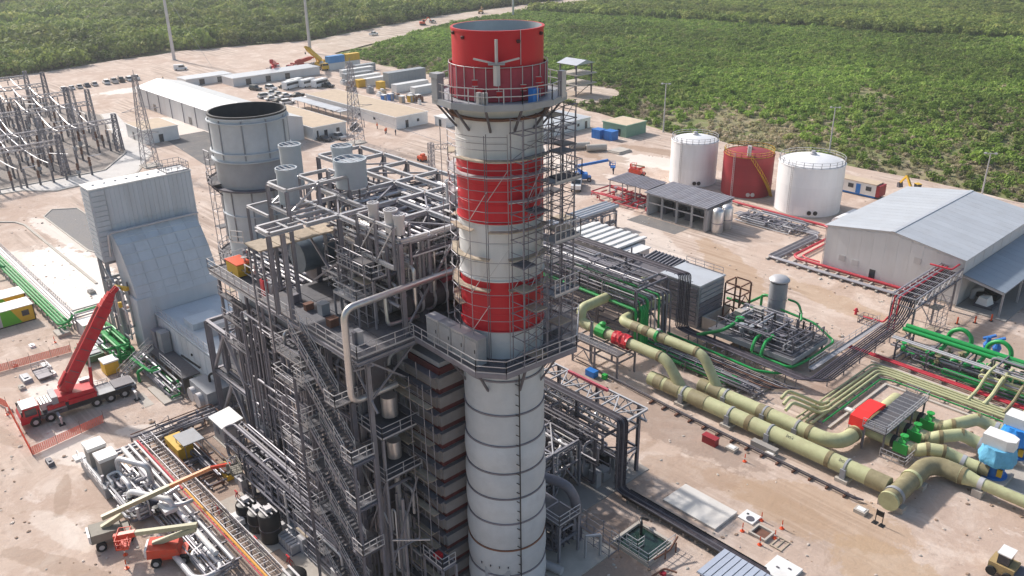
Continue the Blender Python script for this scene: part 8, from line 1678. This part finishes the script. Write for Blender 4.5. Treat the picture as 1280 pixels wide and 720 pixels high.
clutter(g3, (-79,-10.5,.4,-68,-7.6,3.4), 26, (.1,.2), [GRN,GRN,GRN,STEEL], 98, .3); MB().pipe([(-66.5,-9.0,.2),(-66.5,-9.0,2.0),(-60.5,-8.6,2.0),(-60.3,-7.4,2.0)], .2, 8, bend=.6).build('pipe', GRN, g3, smooth=True)
MB().pipe([(-62.6,-9.6,.1),(-62.6,-9.6,1.6),(-62.4,-8.6,2.0)], .2, 8, bend=.4).build('pipe', GRN, g3, smooth=True)
def yg_office(label, x0, y0, lx, ly):
    t = thing('site_cabin', label, 'cabin', (x0+lx/2,y0+ly/2,0), 'yellow and green site cabins'); h = 2.6; x1 = x0+lx; y1 = y0+ly
    MB().box(x0,y0,.15,x1,y1,h).build('body', YEL, t); MB().box(x0-.1,y0-.1,h,x1+.1,y1+.1,h+.12).build('roof', WHITE, t); MB().box(x0-.03,y0-.03,0,x1+.03,y1+.03,.15).build('base', BLACK, t)
    for y in (y0,y1): bar(t,'corner_post',(x1+.03,y,.15),(x1+.03,y,h),.12,BLACK,kind='box')
    MB().add([(x1+.012,y1-1.9,.17),(x1+.012,y0+5.6,.17),(x1+.012,y0+5.6,h-.02),(x1+.012,y1-3.1,h-.02)],[(0,1,2,3)]).build('green_panel', mat('lime green panel',(.12,.42,.03),.5,0,.06,1), t)
    MB().box(x1+.014,y1-1.7,1.1,x1+.06,y1-.7,2.0).build('window', GLASS, t); MB().box(x1+.014,y0+4.4,.2,x1+.05,y0+5.6,2.2).build('door', LSTEEL, t); MB().box(x1+.014,y0+1.2,1.1,x1+.06,y0+2.6,2.1).build('window', GLASS, t)
yg_office('front yellow and green site cabin at the left edge',-97,-24.0,3.4,10.2); yg_office('rear yellow site cabin behind the front one at the left edge',-102.4,-25,3.4,11.5)
# orange barrier netting
def barrier(label, pts, h=1.0):
    t = thing('barrier_netting', label, 'barrier', pts[0]+(0,), 'orange barrier netting')
    for a, b in zip(pts, pts[1:]):
        a, b = Vector(a+(0,)), Vector(b+(0,)); L = (b-a).length; n = max(1,int(L/2.6))
        for i in range(n+1): p = a.lerp(b,i/n); bar(t,'stake',p,p+up*1.7,.05,BROWN,kind='tube')
        m = MB(); 
        for k in range(7): z = .12+k*(h-.12)/6; m.beam(a+up*z,b+up*z,.012,.09)
        q = int(L/.22)
        for k in range(q): p = a.lerp(b,k/q); m.beam(p+up*.1,p+up*h,.012,.06)
        m.build('netting', ORNET, t)
barrier('orange barrier netting line behind the crane at the left edge', [(-79.2,-34),(-79,-24),(-78.2,-13.4)], 1.1)
barrier('orange barrier netting in front of the red crane', [(-70,-25),(-67.7,-24.4),(-54.2,-25.2),(-55.6,-16.6)], 1.1)
for i, (x, y) in enumerate(((-83,-14.2),(-78.4,-12.4),(-67,-23.0),(-66,-24.9),(-29.6,-23.6),(-27.6,-24.2))):
    cone(['red post beside the green pipe end','red post at the end of the rear netting','red post beside the crane cab','red post at the netting corner by the crane cab','red post left of the folded orange lift','red post just below the other near the folded lift'][i], x, y)
# debris on the left ground
rgd = random.Random(55)
DB = [(-84,-17,1.2,.8,.3,WHITE),(-79.6,-20.5,1.3,.7,.25,CONC),(-74,-20.5,2.6,1.2,.5,GREYP),(-76,-17.4,2.2,1.0,.35,WHITE),(-66.8,-24.4,1.0,.7,.4,CONC),(-71.8,-21.6,1.2,.8,.4,CONC),(-51,-24.2,1.6,.7,.5,DSTEEL),(-33.6,-24.2,1.3,1.0,.3,WHITE),(-98,-4,1.6,1.0,.5,CONCD),(-87,-2,1.4,.9,.4,BROWN),(-73,-17.5,1.4,.9,.4,LSTEEL)]
for i, (x, y, a, c, h, m) in enumerate(DB):
    t = thing('loose_block', f'{("white","concrete","grey")[0] if m is WHITE else "concrete" if m in (CONC,CONCD) else "dark" if m is DSTEEL else "rusty" if m is BROWN else "grey"} loose block lying on the sand, {["left of the netting","by the left edge","behind the crane","near the crane boom","at the crane cab","right of the crane cab","left of the skid","beside the boom lifts","on the pale wet ground","by the pale kerb end","under the crane boom"][i]}', 'block', (x,y,0), 'loose blocks on the sand')
    MB().hexa([(x-a/2,y-c/2,0),(x+a/2,y-c/2,0),(x+a/2,y+c/2,0),(x-a/2,y+c/2,0)],[(x-a*.45,y-c*.4,h),(x+a*.46,y-c*.45,h*.9),(x+a*.4,y+c*.45,h),(x-a*.42,y+c*.4,h*.95)]).build('block', m, t); MB().box(x-a*.3,y-c*.25,h,x+a*.2,y+c*.2,h+.1).build('top_piece', m, t)
pf = thing('mobile_platform', 'small grey platform frame on the sand behind the crane', 'frame', (-73.5,-18.4,0)); MB().box(-75,-19.4,.3,-72,-17.6,.5).build('deck', MSTEEL, pf); MB().rail([(-75,-19.4,.5),(-75,-17.6,.5),(-72,-17.6,.5)], step=.9).build('handrail', STEEL, pf)
# rebar stakes and scaffold at skid head
rbx = thing('scaffold_rods', 'cluster of thin rods at the head of the low clad pipe', 'rods', (-47,-11.8,0)); scaffold(rbx, [-48,-46.8], [-13,-11.4], 0, 2.2, 1.0, 17, .3, .3)

# ------------------------------------------------------------------ haze
HZ = bpy.data.materials.new('haze air'); HZ.use_nodes = True; n_ = HZ.node_tree.nodes; n_.remove(n_['Principled BSDF'])
pv_ = n_.new('ShaderNodeVolumePrincipled'); pv_.inputs['Color'].default_value = (.86,.90,.95,1); pv_.inputs['Density'].default_value = 0.00018; pv_.inputs['Anisotropy'].default_value = .3
HZ.node_tree.links.new(pv_.outputs[0], n_['Material Output'].inputs['Volume'])
hz = MB().box(-3050,-3050,-1.8,3050,3050,61).build('haze', HZ); tag(hz, 'thin pale haze over the whole site', 'haze', kind='stuff')
